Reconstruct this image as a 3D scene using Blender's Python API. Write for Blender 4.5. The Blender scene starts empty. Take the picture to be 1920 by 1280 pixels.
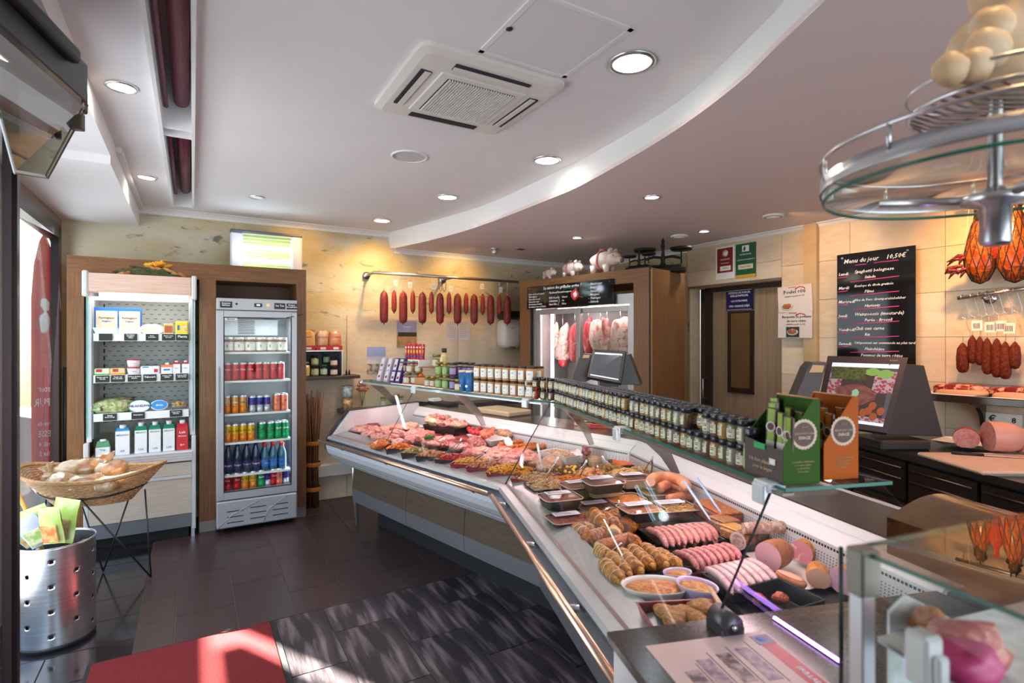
import bpy, bmesh, math, random
from mathutils import Vector, Matrix, noise, Euler
PI = math.pi; sin = math.sin; cos = math.cos; rad = math.radians
sc = bpy.context.scene
COL = sc.collection
rnd = random.Random(7)
# ---------------------------------------------------------------- camera, world, lights
EYE = 1.55; F = 1020.0
cam_d = bpy.data.cameras.new('camera'); cam = bpy.data.objects.new('camera', cam_d); COL.objects.link(cam)
cam.location = (0, 0, EYE); cam.rotation_euler = (PI/2, 0, 0)
cam_d.sensor_width = 36; cam_d.lens = F/1920*36; cam_d.clip_start = 0.05
cam_d.dof.use_dof = True; cam_d.dof.focus_distance = 3.0; cam_d.dof.aperture_fstop = 3.2
sc.camera = cam
sc.view_settings.view_transform = 'Standard'; sc.view_settings.look = 'None'
sc.view_settings.gamma = 1; sc.view_settings.use_curve_mapping = False
sc.view_settings.exposure = 0.55
sc.cycles.use_denoising = True
sc.cycles.max_bounces = 10; sc.cycles.transparent_max_bounces = 24
sc.cycles.diffuse_bounces = 4; sc.cycles.glossy_bounces = 4
sc.cycles.sample_clamp_indirect = 6.0; sc.cycles.blur_glossy = 0.5
sc.cycles.caustics_reflective = False; sc.cycles.caustics_refractive = False
w = bpy.data.worlds.new('sky'); sc.world = w; w.use_nodes = True
nt = w.node_tree; bg = nt.nodes['Background']
sky = nt.nodes.new('ShaderNodeTexSky'); sky.sky_type = 'NISHITA'; sky.sun_disc = False
sky.sun_elevation = rad(40); sky.sun_rotation = rad(-60)
nt.links.new(sky.outputs[0], bg.inputs[0]); bg.inputs[1].default_value = 0.33
# room frame: u runs along the back wall, v runs away from the shop front
ux, uy = .8624, .5062
def UV(u, v, z=0): return Vector((ux*u-uy*v, uy*u+ux*v, z))
RZ = math.atan2(uy, ux)
VA = 5.543                      # back wall
def UB(v): return 4.366+.022*(VA-v)   # right wall
ZC, ZL = 2.683, 2.52            # upper and lower ceiling
def light(kind, name, loc, energy, col, **k):
    d = bpy.data.lights.new(name, kind); d.energy = energy; d.color = col
    o = bpy.data.objects.new(name, d); COL.objects.link(o); o.location = loc
    for a, b in k.items():
        if a == 'to': o.rotation_euler = (Vector(b)-Vector(loc)).to_track_quat('-Z', 'Y').to_euler()
        elif a == 'rot': o.rotation_euler = b
        else: setattr(d, a, b)
    return o
sun_dir = Vector((.869*cos(rad(32)), -.495*cos(rad(32)), -sin(rad(32))))
sun = light('SUN', 'sun', (-4, 3, 6), 110, (1, .93, .84), angle=rad(.3))
sun.rotation_euler = sun_dir.to_track_quat('-Z', 'Y').to_euler()
# daylight through the open shop front behind and beside the camera
light('AREA', 'shop_front_daylight', UV(1.6, -1.9, 1.5), 46, (.80, .89, 1), shape='RECTANGLE', size=3.4, size_y=2.3, to=UV(1.4, 3, 1.2))
light('AREA', 'window_daylight', UV(-.97, 4.85, 1.3), 16, (.82, .91, 1), shape='RECTANGLE', size=1.2, size_y=2.2, to=UV(3, 4.4, 1.1))
light('AREA', 'door_daylight', UV(-.93, 2.6, 1.3), 27, (.84, .92, 1), shape='RECTANGLE', size=2.3, size_y=2.2, to=UV(3, 2.6, 1.2))

def atz(px, py, z=0.0):         # point at height z seen at a pixel
    D = (EYE-z)*F/(py-640.0)
    return Vector(((px-960)/F*D, D, z))
def atD(px, py, D): return Vector(((px-960)/F*D, D, EYE-(py-640)/F*D))
def onplane(px, py, P, dr):     # point on a vertical plane through P along dr
    k = (px-960)/F
    t = (k*P[1]-P[0])/(dr[0]-k*dr[1])
    D = P[1]+dr[1]*t
    return Vector((P[0]+dr[0]*t, D, EYE-(py-640)/F*D))
PAo = UV(0, VA); dA = (ux, uy)
PBo = UV(UB(VA), VA); _b = UV(UB(0), 0)-PBo; _b.normalize(); dB = (_b.x, _b.y)
RB = math.atan2(-dB[1], -dB[0])   # local y of wall things looks into the wall
def wallA(px, py, off=0): return onplane(px, py, UV(0, VA-off), dA)
nB = Vector((dB[1], -dB[0], 0));  nB = nB if nB.dot(-PBo) > 0 else -nB
def wallB(px, py, off=0): return onplane(px, py, PBo+nB*off, dB)
RZB = math.atan2(dB[1], dB[0])    # local x along the right wall towards the camera, local y into the wall
# ---------------------------------------------------------------- mesh building
class G:
    def __init__(s): s.v = []; s.f = []; s.mi = []; s.m = 0; s.T = Matrix.Identity(4); s.sm = []; s.smooth = False
    def add(s, vs, fs):
        n = len(s.v); T = s.T
        s.v += [T @ Vector(p) for p in vs]
        for f in fs: s.f.append([n+i for i in f]); s.mi.append(s.m); s.sm.append(s.smooth)
        return s
    def box(s, c, d, rz=0, bev=0):
        x, y, z = d[0]/2, d[1]/2, d[2]/2; c = Vector(c); R = Matrix.Rotation(rz, 3, 'Z')
        if bev <= 0:
            vs = [c+R @ Vector((a*x, b*y, e*z)) for e in (-1, 1) for a, b in ((-1,-1),(1,-1),(1,1),(-1,1))]
            return s.add(vs, [(3,2,1,0),(4,5,6,7),(0,1,5,4),(1,2,6,5),(2,3,7,6),(3,0,4,7)])
        b_ = min(bev, x*.98, y*.98, z*.98); vs = []
        for zz, e in ((-z, b_), (-z+b_, 0), (z-b_, 0), (z, b_)):
            for a, q in ((-1,-1),(1,-1),(1,1),(-1,1)):
                if (a, q) in ((-1,-1),(1,1)): p = [(a*(x-e), q*(y-b_-e*0)), (a*(x-b_), q*(y-e))]
                else: p = [(a*(x-b_), q*(y-e)), (a*(x-e), q*(y-b_))]
                vs += [c+R @ Vector((p[0][0], p[0][1], zz)), c+R @ Vector((p[1][0], p[1][1], zz))]
        fs = [tuple(range(7, -1, -1)), tuple(range(24, 32))]
        for k in range(3):
            for i in range(8): j = (i+1) % 8; fs.append((k*8+i, k*8+j, k*8+8+j, k*8+8+i))
        return s.add(vs, fs)
    def bb(s, x0, x1, y0, y1, z0, z1, bev=0): return s.box(((x0+x1)/2, (y0+y1)/2, (z0+z1)/2), (x1-x0, y1-y0, z1-z0), 0, bev)
    def prism(s, poly, z0, z1):
        n = len(poly); a = sum(poly[i][0]*poly[(i+1) % n][1]-poly[(i+1) % n][0]*poly[i][1] for i in range(n))
        if a < 0: poly = poly[::-1]
        vs = [(p[0], p[1], z0) for p in poly]+[(p[0], p[1], z1) for p in poly]
        return s.add(vs, [tuple(range(n-1, -1, -1)), tuple(range(n, 2*n))]+[(i, (i+1) % n, n+(i+1) % n, n+i) for i in range(n)])
    def tube(s, pts, r, n=8, cap=True, flat=1.0):
        pts = [Vector(p) for p in pts]; m = len(pts); rr = r if isinstance(r, (list, tuple)) else [r]*m
        vs = []; prev = None
        for i, p in enumerate(pts):
            t = (pts[min(i+1, m-1)]-pts[max(i-1, 0)])
            t = t.normalized() if t.length > 1e-9 else Vector((0, 0, 1))
            if prev is None: a = t.cross(Vector((0, 0, 1))); a = a if a.length > .05 else t.cross(Vector((1, 0, 0)))
            else: a = prev-t*prev.dot(t)
            a.normalize(); prev = a; b = t.cross(a)
            for k in range(n):
                th = 2*PI*k/n; vs.append(p+(a*cos(th)+b*sin(th)*flat)*rr[i])
        fs = [(i*n+k, i*n+(k+1) % n, (i+1)*n+(k+1) % n, (i+1)*n+k) for i in range(m-1) for k in range(n)]
        if cap: fs += [tuple(range(n-1, -1, -1)), tuple((m-1)*n+k for k in range(n))]
        o = s.smooth; s.smooth = True; s.add(vs, fs); s.smooth = o; return s
    def lathe(s, prof, n=16, c=(0, 0, 0), sx=1, sy=1, cap=True):
        vs = [(c[0]+r*cos(2*PI*k/n)*sx, c[1]+r*sin(2*PI*k/n)*sy, c[2]+z) for r, z in prof for k in range(n)]
        m = len(prof)
        fs = [(i*n+k, i*n+(k+1) % n, (i+1)*n+(k+1) % n, (i+1)*n+k) for i in range(m-1) for k in range(n)]
        if cap: fs += [tuple(range(n-1, -1, -1)), tuple((m-1)*n+k for k in range(n))]
        o = s.smooth; s.smooth = True; s.add(vs, fs); s.smooth = o; return s
    def ring(s, c, R, r, n=32, k=6, ax=None, sx=1, sy=1):
        pts = []
        for i in range(n):
            t = 2*PI*i/n; pts.append(Vector((c[0]+R*cos(t)*sx, c[1]+R*sin(t)*sy, c[2])) if ax is None else Vector(c)+ax @ Vector((R*cos(t)*sx, R*sin(t)*sy, 0)))
        vs = []
        for i in range(n):
            t = (pts[(i+1) % n]-pts[i-1]).normalized(); u = (ax @ Vector((0, 0, 1))) if ax else Vector((0, 0, 1)); b = t.cross(u)
            for j in range(k): th = 2*PI*j/k; vs.append(pts[i]+(b*cos(th)+u*sin(th))*r)
        o = s.smooth; s.smooth = True
        s.add(vs, [(i*k+j, ((i+1) % n)*k+j, ((i+1) % n)*k+(j+1) % k, i*k+(j+1) % k) for i in range(n) for j in range(k)]); s.smooth = o; return s
    def blob(s, c, r, seed=0, amp=.15, fr=1.5, rot=(0, 0, 0), n=10, flat=-1.0, pw=1.0):
        c = Vector(c); R = Euler(rot).to_matrix(); vs = []; m = n+n//2
        off = Vector((seed*3.7, seed*1.3, seed*2.1))
        def pt(d):
            k = 1+amp*noise.noise(d*fr+off)*2
            p = Vector((math.copysign(abs(d.x)**pw, d.x)*r[0]*k, math.copysign(abs(d.y)**pw, d.y)*r[1]*k, math.copysign(abs(d.z)**pw, d.z)*r[2]*k))
            p.z = max(p.z, flat*r[2]); return c+R @ p
        vs.append(pt(Vector((0, 0, -1))))
        for i in range(1, n):
            ph = PI*i/n-PI/2
            for j in range(m): th = 2*PI*j/m; vs.append(pt(Vector((cos(ph)*cos(th), cos(ph)*sin(th), sin(ph)))))
        vs.append(pt(Vector((0, 0, 1)))); L = len(vs)-1
        fs = [(0, 1+(j+1) % m, 1+j) for j in range(m)]
        for i in range(n-2):
            for j in range(m): fs.append((1+i*m+j, 1+i*m+(j+1) % m, 1+(i+1)*m+(j+1) % m, 1+(i+1)*m+j))
        b = 1+(n-2)*m; fs += [(b+j, b+(j+1) % m, L) for j in range(m)]
        o = s.smooth; s.smooth = True; s.add(vs, fs); s.smooth = o; return s
    def quad(s, a, b, c, d): return s.add([a, b, c, d], [(0, 1, 2, 3)])
    def sheet(s, a, b, c, d, t):    # quad given thickness t along its normal
        a, b, c, d = map(Vector, (a, b, c, d)); n = (b-a).cross(d-a).normalized()*t
        return s.add([a, b, c, d, a+n, b+n, c+n, d+n], [(3,2,1,0),(4,5,6,7),(0,1,5,4),(1,2,6,5),(2,3,7,6),(3,0,4,7)])
def mesh(name, g, mats, M=None):
    me = bpy.data.meshes.new(name)
    vs = g.v if M is None else [M @ v for v in g.v]
    me.from_pydata([tuple(v) for v in vs], [], g.f); me.update()
    for m in (mats if isinstance(mats, (list, tuple)) else [mats]): me.materials.append(m)
    me.polygons.foreach_set('material_index', g.mi); me.polygons.foreach_set('use_smooth', g.sm)
    return me
def bevel(o, wd=.003, seg=2):
    m = o.modifiers.new('bevel', 'BEVEL'); m.width = wd; m.segments = seg; m.limit_method = 'ANGLE'; m.angle_limit = rad(40); return o
def tag(o, label=None, cat=None, group=None, kind=None):
    if label:
        o['label'] = label
    if cat: o['category'] = cat
    if group: o['group'] = group
    if kind: o['kind'] = kind
    return o
def thing(name, label, cat, loc=(0, 0, 0), rz=0, group=None):
    o = bpy.data.objects.new(name, None); COL.objects.link(o); o.empty_display_size = .05
    o.location = loc; o.rotation_euler = (0, 0, rz); return tag(o, label, cat, group)
def inv(o):
    M = Matrix.Translation(o.location) @ o.rotation_euler.to_matrix().to_4x4()
    return M.inverted()
def obj(name, g, mats, parent=None, world=False, label=None):
    M = None
    if world and parent is not None:
        M = inv(parent) if parent.parent is None else None
        if M is None and parent.parent is not None: M = inv(parent) @ inv(parent.parent)
    o = bpy.data.objects.new(name, mesh(name, g, mats, M)); COL.objects.link(o)
    if parent is not None: o.parent = parent
    if label: o['label'] = label
    return o
def struct(name, g, mats, parent=None):
    o = obj(name, g, mats, parent)
    if parent is None: o['kind'] = 'structure'
    return o
def dup(root, loc, rz=0, label=None, group=None, scale=None):
    r = root.copy(); COL.objects.link(r); r.location = loc; r.rotation_euler = (0, 0, rz)
    if label: r['label'] = label
    if group: r['group'] = group
    if scale: r.scale = (scale,)*3 if not isinstance(scale, tuple) else scale
    for ch in list(root.children):
        c = ch.copy(); COL.objects.link(c); c.parent = r
        for g2 in ch.children:
            d = g2.copy(); COL.objects.link(d); d.parent = c
    return r
class Kind:
    """a prototype whose first use is the thing itself and whose later uses are copies"""
    def __init__(s, root): s.root = root; s.used = False
    def at(s, loc, rz=0, label=None, group=None, scale=None):
        if s.used: return dup(s.root, loc, rz, label, group, scale)
        s.used = True; r = s.root; r.location = loc; r.rotation_euler = (0, 0, rz)
        if label: r['label'] = label
        if group: r['group'] = group
        if scale: r.scale = (scale,)*3 if not isinstance(scale, tuple) else scale
        return r
_tc = {}
def textmesh(txt, size, mat, name='lettering', shear=0, align='CENTER', bold=0, ext=.0006):
    cu = bpy.data.curves.new(name, 'FONT'); cu.body = txt; cu.size = size; cu.extrude = ext; cu.shear = shear; cu.resolution_u = 1
    cu.align_x = align; cu.align_y = 'CENTER'; cu.offset = bold*size; cu.space_line = .95
    o = bpy.data.objects.new(name, cu); COL.objects.link(o)
    dg = bpy.context.evaluated_depsgraph_get(); me = bpy.data.meshes.new_from_object(o.evaluated_get(dg))
    bpy.data.objects.remove(o); me.name = name; me.materials.clear(); me.materials.append(mat); return me
def text(txt, size, mat, parent, loc, rot=(PI/2, 0, 0), name='lettering', **k):
    me = textmesh(txt, size, mat, name, **k)
    o = bpy.data.objects.new(name, me); COL.objects.link(o); o.parent = parent; o.location = loc; o.rotation_euler = rot; return o
# ---------------------------------------------------------------- materials
MATS = {}
def M(name, col=(.5, .5, .5), rough=.5, metal=0, col2=None, sc_=8, st=(1, 1, 1), lo=.4, hi=.6, bump=0, bsc=40, spec=.5, emis=0, ecol=None, coat=0, sss=0, det=4, trans=0, alpha=1, col3=None, sc3=30, lo3=.55, hi3=.7, kind='noise', dist=0, coords='Object', ior=1.45):
    if name in MATS: return MATS[name]
    m = bpy.data.materials.new(name); MATS[name] = m; m.use_nodes = True; nt = m.node_tree; N = nt.nodes; L = nt.links
    b = N['Principled BSDF']
    def c4(c): return (c[0], c[1], c[2], 1)
    b.inputs['Base Color'].default_value = c4(col); b.inputs['Roughness'].default_value = rough; b.inputs['Metallic'].default_value = metal
    b.inputs['Specular IOR Level'].default_value = spec; b.inputs['Coat Weight'].default_value = coat; b.inputs['Coat Roughness'].default_value = .08
    b.inputs['Transmission Weight'].default_value = trans; b.inputs['Alpha'].default_value = alpha; b.inputs['IOR'].default_value = ior
    if sss: b.inputs['Subsurface Weight'].default_value = sss; b.inputs['Subsurface Scale'].default_value = .01
    if emis: b.inputs['Emission Color'].default_value = c4(ecol or col); b.inputs['Emission Strength'].default_value = emis
    tc = N.new('ShaderNodeTexCoord'); mp = N.new('ShaderNodeMapping'); mp.inputs['Scale'].default_value = st; L.new(tc.outputs[coords], mp.inputs[0])
    def tex(s, kd=kind):
        if kd == 'wave':
            t = N.new('ShaderNodeTexWave'); t.inputs['Scale'].default_value = s; t.inputs['Distortion'].default_value = dist; t.inputs['Detail'].default_value = det; t.inputs['Detail Scale'].default_value = 2
            L.new(mp.outputs[0], t.inputs[0]); return t.outputs['Fac']
        if kd == 'voronoi':
            t = N.new('ShaderNodeTexVoronoi'); t.inputs['Scale'].default_value = s; L.new(mp.outputs[0], t.inputs['Vector']); return t.outputs['Distance']
        t = N.new('ShaderNodeTexNoise'); t.inputs['Scale'].default_value = s; t.inputs['Detail'].default_value = det; t.inputs['Distortion'].default_value = dist
        L.new(mp.outputs[0], t.inputs['Vector']); return t.outputs['Fac']
    def mix(prev, fac, c2, a, z):
        r = N.new('ShaderNodeMapRange'); r.inputs[1].default_value = a; r.inputs[2].default_value = z; L.new(fac, r.inputs[0])
        x = N.new('ShaderNodeMix'); x.data_type = 'RGBA'; L.new(r.outputs[0], x.inputs[0]); x.inputs[7].default_value = c4(c2)
        if prev is None: x.inputs[6].default_value = c4(col)
        else: L.new(prev, x.inputs[6])
        return x.outputs[2]
    out = None
    if col2: out = mix(None, tex(sc_), col2, lo, hi)
    if col3: out = mix(out, tex(sc3, 'noise'), col3, lo3, hi3)
    if out: L.new(out, b.inputs['Base Color'])
    if bump:
        t = N.new('ShaderNodeTexNoise'); t.inputs['Scale'].default_value = bsc; t.inputs['Detail'].default_value = 4; L.new(mp.outputs[0], t.inputs['Vector'])
        u = N.new('ShaderNodeBump'); u.inputs['Strength'].default_value = bump; u.inputs['Distance'].default_value = .01; L.new(t.outputs['Fac'], u.inputs['Height']); L.new(u.outputs[0], b.inputs['Normal'])
    return m
def glass(name, tint=(1, 1, 1), refl=1.0, rough=.0, base=.012):
    """thin pane: clear, with a mirror reflection that rises at grazing angles on either side"""
    m = bpy.data.materials.new(name); MATS[name] = m; m.use_nodes = True; nt = m.node_tree; N = nt.nodes; L = nt.links
    N.remove(N['Principled BSDF']); t = N.new('ShaderNodeBsdfTransparent'); t.inputs[0].default_value = (*tint, 1)
    g = N.new('ShaderNodeBsdfGlossy'); g.inputs['Roughness'].default_value = rough
    lw = N.new('ShaderNodeLayerWeight'); lw.inputs[0].default_value = .5
    pw = N.new('ShaderNodeMath'); pw.operation = 'POWER'; pw.inputs[1].default_value = 5; L.new(lw.outputs['Facing'], pw.inputs[0])
    mr = N.new('ShaderNodeMath'); mr.operation = 'MULTIPLY_ADD'; mr.inputs[1].default_value = refl*.9; mr.inputs[2].default_value = base; mr.use_clamp = True
    L.new(pw.outputs[0], mr.inputs[0])
    x = N.new('ShaderNodeMixShader'); L.new(mr.outputs[0], x.inputs[0]); L.new(t.outputs[0], x.inputs[1]); L.new(g.outputs[0], x.inputs[2])
    L.new(x.outputs[0], N['Material Output'].inputs[0]); return m
white = M('white_enamel', (.86, .86, .86), .35)
cream = M('cream_plastic', (.80, .77, .70), .4)
ceilm = M('ceiling_plaster', (.86, .84, .84), .85, col2=(.84, .82, .82), sc_=3)
chrome = M('brushed_steel', (.62, .62, .63), .28, 1, col2=(.72, .72, .73), sc_=3, st=(1, 1, 40))
steel = M('matt_steel', (.55, .55, .56), .42, 1)
alu = M('aluminium', (.72, .73, .76), .35, .85)
black = M('black_plastic', (.015, .015, .017), .35)
matblack = M('matt_black', (.012, .012, .013), .7)
darkgrey = M('dark_grey_plastic', (.045, .038, .038), .4)
labelw = M('label_paper', (.85, .83, .78), .6)
ink = M('ink', (.03, .03, .04), .6)
inkw = M('white_ink', (.9, .88, .88), .6)
clear = glass('clear_glass', (.97, .985, .975), .9)
jarglass = glass('jar_glass', (.93, .95, .93), .9)
plasticclear = glass('clear_lid_plastic', (.96, .96, .97), 1, .08, .05)
gedge = M('green_glass_edge', (.02, .16, .11), .15)
def PM(name, **k): return M(name, **k)
# ================================================================ room shell
stone = [M('travertine_%s' % 'abc'[i], c, .32, col2=c2, sc_=6, st=(1, 1, 3), lo=.35, hi=.7, bump=.15, bsc=60, col3=(.42, .30, .18), sc3=22, lo3=.68, hi3=.82, dist=1.2) for i, (c, c2) in enumerate((((.66, .52, .36), (.74, .61, .45)), ((.62, .49, .34), (.70, .57, .41)), ((.69, .56, .41), (.76, .64, .49))))]
grout = M('grout', (.34, .27, .2), .9)
plaster = M('marbled_plaster', (.56, .45, .24), .6, col2=(.64, .60, .46), sc_=1.6, lo=.35, hi=.65, dist=1.0, det=6, st=(1, 1, 2.2), col3=(.20, .19, .16), sc3=6, lo3=.60, hi3=.72, bump=.4, bsc=18)
# floor: black subfloor with three fields of tiles, each tile its own piece
fl = G()
fl.prism([UV(-3.2, -2.6)[:2], UV(UB(-2.6)+.2, -2.6)[:2], UV(UB(VA)+.2, VA+.2)[:2], UV(-3.2, VA+.2)[:2]], -.2, -.006)
floor = struct('floor', fl, M('tile_joint', (.20, .17, .15), .9))
t_brown = [M('brown_floor_tile_%d' % i, c, .33, col2=tuple(x*.8 for x in c), sc_=14, st=(1, 3, 1), bump=.08, bsc=50, spec=.28) for i, c in enumerate(((.060, .036, .036), (.068, .042, .041), (.054, .033, .034)))]
t_black = [M('black_floor_tile_%d' % i, c, .12, col2=tuple(x*.7 for x in c), sc_=6, spec=.6) for i, c in enumerate(((.016, .014, .018), (.020, .018, .023)))]
t_grey = [M('grey_streaked_tile_%d' % i, c, .45, col2=tuple(x*2.0 for x in c), sc_=7, st=(2.2, .3, 1), lo=.42, hi=.72, col3=(.26, .20, .22), sc3=9, lo3=.50, hi3=.80, bump=.25, bsc=30, spec=.25) for i, c in enumerate(((.032, .024, .028), (.040, .029, .034), (.026, .020, .025)))]
def tile(u0, u1, v0, v1, mt, gap=.0022, top=0.0):
    if u1-u0 < .01 or v1-v0 < .01: return
    g = G(); g.bb(-(u1-u0)/2+gap, (u1-u0)/2-gap, -(v1-v0)/2+gap, (v1-v0)/2-gap, -.006, top, .0012)
    o = obj('floor_tile', g, mt, floor); o.location = UV((u0+u1)/2, (v0+v1)/2); o.rotation_euler = (0, 0, RZ)
VB0 = 3.28
us = [-.26, -.085]+[.215+.3*i for i in range(15)]
for i in range(len(us)-1):
    off = .3 if i % 2 else 0
    vs_ = [VB0]+[v for v in (VB0+.02+off+.6*k for k in range(-1, 5)) if VB0+.05 < v < VA-.03]+[VA]
    for a, b in zip(vs_, vs_[1:]): tile(us[i], min(us[i+1], UB(4)), a, b, rnd.choice(t_brown))
for j in range(27):             # dark polished strip beside the window
    v0 = -2.2+.3*j+.25; v1 = min(v0+.3, VA)
    if v0 > VA: break
    c = -.62 if j % 2 else -.86
    for a, b in ((-1.25, c), (c, -.26)): tile(a, b, v0, v1, rnd.choice(t_black))
us = [-.26+.305*i for i in range(16)]
for i in range(len(us)-1):
    off = 0 if i % 2 else .3
    vs_ = [VB0-.0]+[v for v in (2.98-off-.6*k+.0 for k in range(-1, 9)) if v < VB0-.05]
    vs_ = sorted(set(round(v, 3) for v in vs_), reverse=True)
    for a, b in zip(vs_, vs_[1:]):
        if b < -2.3: continue
        tile(us[i], us[i+1], b, a, rnd.choice(t_grey))
# back wall: slab, tiled lower part, marbled plaster above
wall_back = struct('wall_back', G().prism([UV(-.93, VA)[:2], UV(UB(VA)+.2, VA)[:2], UV(UB(VA)+.2, VA+.15)[:2], UV(-.93, VA+.15)[:2]], 0, ZC+.1), plaster)
def stone_piece(parent, name, u0, u1, z0, z1, mt, th=.012, base=VA):
    g = G(); g.bb(-(u1-u0)/2+.0012, (u1-u0)/2-.0012, -th, 0, z0+.0012, z1-.0012, .001)
    o = obj(name, g, mt, parent); o.location = UV((u0+u1)/2, base); o.rotation_euler = (0, 0, RZ)
zt = wallA(700, 592).z
ua = [0.867, 1.33, 1.94, 2.55, 3.16, 3.78, 4.37]
zs_ = [0, .30, .62, 1.24, zt]
for i in range(len(ua)-1):
    for j in range(len(zs_)-1): stone_piece(wall_back, 'wall_tile', ua[i], ua[i+1], zs_[j], (zs_[j+1] if i > 0 or j < 3 else 1.24), rnd.choice(stone)) if not (i == 0 and j == 3) else None
# right wall with slabs of travertine
def WB(s, off=0, z=0): p = PBo+Vector((dB[0], dB[1], 0))*s+nB*off; return Vector((p.x, p.y, z))
LB = 8.2
sB = lambda px, off=0: (onplane(px, 500, PBo+nB*off, dB)-PBo).dot(Vector((dB[0], dB[1], 0)))
s_green = sB(1290)
s_d0, s_d1 = sB(1294), sB(1467); z_door = wallB(1380, 533).z
pl = lambda a, b, c, d: [WB(a, c)[:2], WB(b, c)[:2], WB(b, d)[:2], WB(a, d)[:2]]
g = G(); g.prism(pl(-.2, s_d0, 0, -.15), 0, ZL+.1); g.prism(pl(s_d1, LB, 0, -.15), 0, ZL+.1); g.prism(pl(s_d0, s_d1, 0, -.15), z_door, ZL+.1)
wall_right = struct('wall_right', g, plaster)
def slab(s0, s1, z0, z1, th=.012, off=0, mt=None):
    g = G(); g.bb(-(s1-s0)/2+.0013, (s1-s0)/2-.0013, -th, 0, z0+.0013, z1-.0013, .001)
    o = obj('wall_slab', g, mt or rnd.choice(stone), wall_right); o.location = WB((s0+s1)/2, off); o.rotation_euler = (0, 0, RZB)
s_p0, s_p1 = sB(1513), sB(1537)
zrow = [0, .62, .96, 1.27, 1.58, 1.89, 2.20, ZL]
cols = [s_d1+.0, s_p0]
for j in range(7): slab(s_d1, s_p0, zrow[j], zrow[j+1])
for a, b in ((s_green, (s_d0+s_d1)/2+.2), ((s_d0+s_d1)/2+.2, s_d1)): slab(max(a, s_green), b, z_door+.02, 2.26); slab(max(a, s_green), b, 2.26, ZL)
g = G(); g.prism(pl(s_p0, s_p1, .05, 0), 0, ZL)
pilaster = struct('trim_1', g, M('polished_pilaster_stone', (.50, .34, .18), .15, col2=(.56, .40, .23), sc_=5))
cs = [s_p1+.31*i for i in range(20)]
cs = [s_p1, s_p1+.24]+[s_p1+.24+.62*i for i in range(1, 9)]
for i in range(len(cs)-1):
    if cs[i+1] > LB: break
    for j in range(7): slab(cs[i], cs[i+1], zrow[j], zrow[j+1])
# window wall on the left
LW = -.90
g = G()
g.prism([UV(LW, 4.15)[:2], UV(LW, 3.95)[:2], UV(LW-.12, 3.95)[:2], UV(LW-.12, 4.15)[:2]], 0, 2.6)
g.prism([UV(LW, 5.42)[:2], UV(LW, VA)[:2], UV(LW-.03, VA)[:2], UV(LW-.03, 5.42)[:2]], 0, 2.6)
g.prism([UV(LW, 1.2)[:2], UV(LW, -2.0)[:2], UV(LW-.12, -2.0)[:2], UV(LW-.12, 1.2)[:2]], 0, 2.6)
g.prism([UV(LW, -2.0)[:2], UV(LW, 5.42)[:2], UV(LW-.12, 5.42)[:2], UV(LW-.12, -2.0)[:2]], 2.44, 2.75)
wall_left = struct('wall_left', g, M('brown_grey_wall', (.30, .23, .19), .7))
fr = M('dark_bronze_frame', (.035, .020, .022), .3, .4)
g = G()
for v0, v1 in ((5.33, 5.42), (4.15, 4.22)): g.prism([UV(LW+.02, v0)[:2], UV(LW+.02, v1)[:2], UV(LW-.03, v1)[:2], UV(LW-.03, v0)[:2]], 0, 2.44)
for z0, z1 in ((.0, .10), (2.34, 2.44)): g.prism([UV(LW+.02, 4.2)[:2], UV(LW+.02, 5.4)[:2], UV(LW-.06, 5.4)[:2], UV(LW-.06, 4.2)[:2]], z0, z1)
window = struct('window_1', g, fr)
gl = obj('window_pane', G().prism([UV(LW-.01, 4.2)[:2], UV(LW-.01, 5.35)[:2], UV(LW-.016, 5.35)[:2], UV(LW-.016, 4.2)[:2]], .08, 2.36), clear, window)
g = G().tube([UV(LW+.05, 5.38, .55), UV(LW+.05, 5.38, 1.35)], .012, 8); obj('window_bar', g, black, window)
# wide glazed door beside it with its dark post nearest the camera
post = atD(19, 700, 1.9)
g = G(); g.T = Matrix.Translation((post.x, post.y, 0)) @ Matrix.Rotation(RZ, 4, 'Z')
g.bb(-.012, .012, -.04, .04, 0, 2.6); g.bb(.012, .022, -.015, .02, 0, 2.6)
door1 = struct('door_1', g, fr)
g = G(); p0 = UV(0, 0); 
a = Vector((post.x, post.y, 0)); b = a+UV(0, -1.3); n_ = UV(.004, 0)
g.sheet(a, b, b+Vector((0, 0, 2.4)), a+Vector((0, 0, 2.4)), .008); obj('door_pane', g, clear, door1)
# front of the shop behind the camera: posts and lintel, open to the daylight
g = G()
for u0, u1 in ((-1.0, -.6), (3.3, UB(-2)+.2)): g.prism([UV(u0, -2.1)[:2], UV(u1, -2.1)[:2], UV(u1, -2.25)[:2], UV(u0, -2.25)[:2]], 0, 2.75)
g.prism([UV(-.6, -2.1)[:2], UV(3.3, -2.1)[:2], UV(3.3, -2.25)[:2], UV(-.6, -2.25)[:2]], 2.35, 2.75)
struct('wall_front', g, ceilm)
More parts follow.
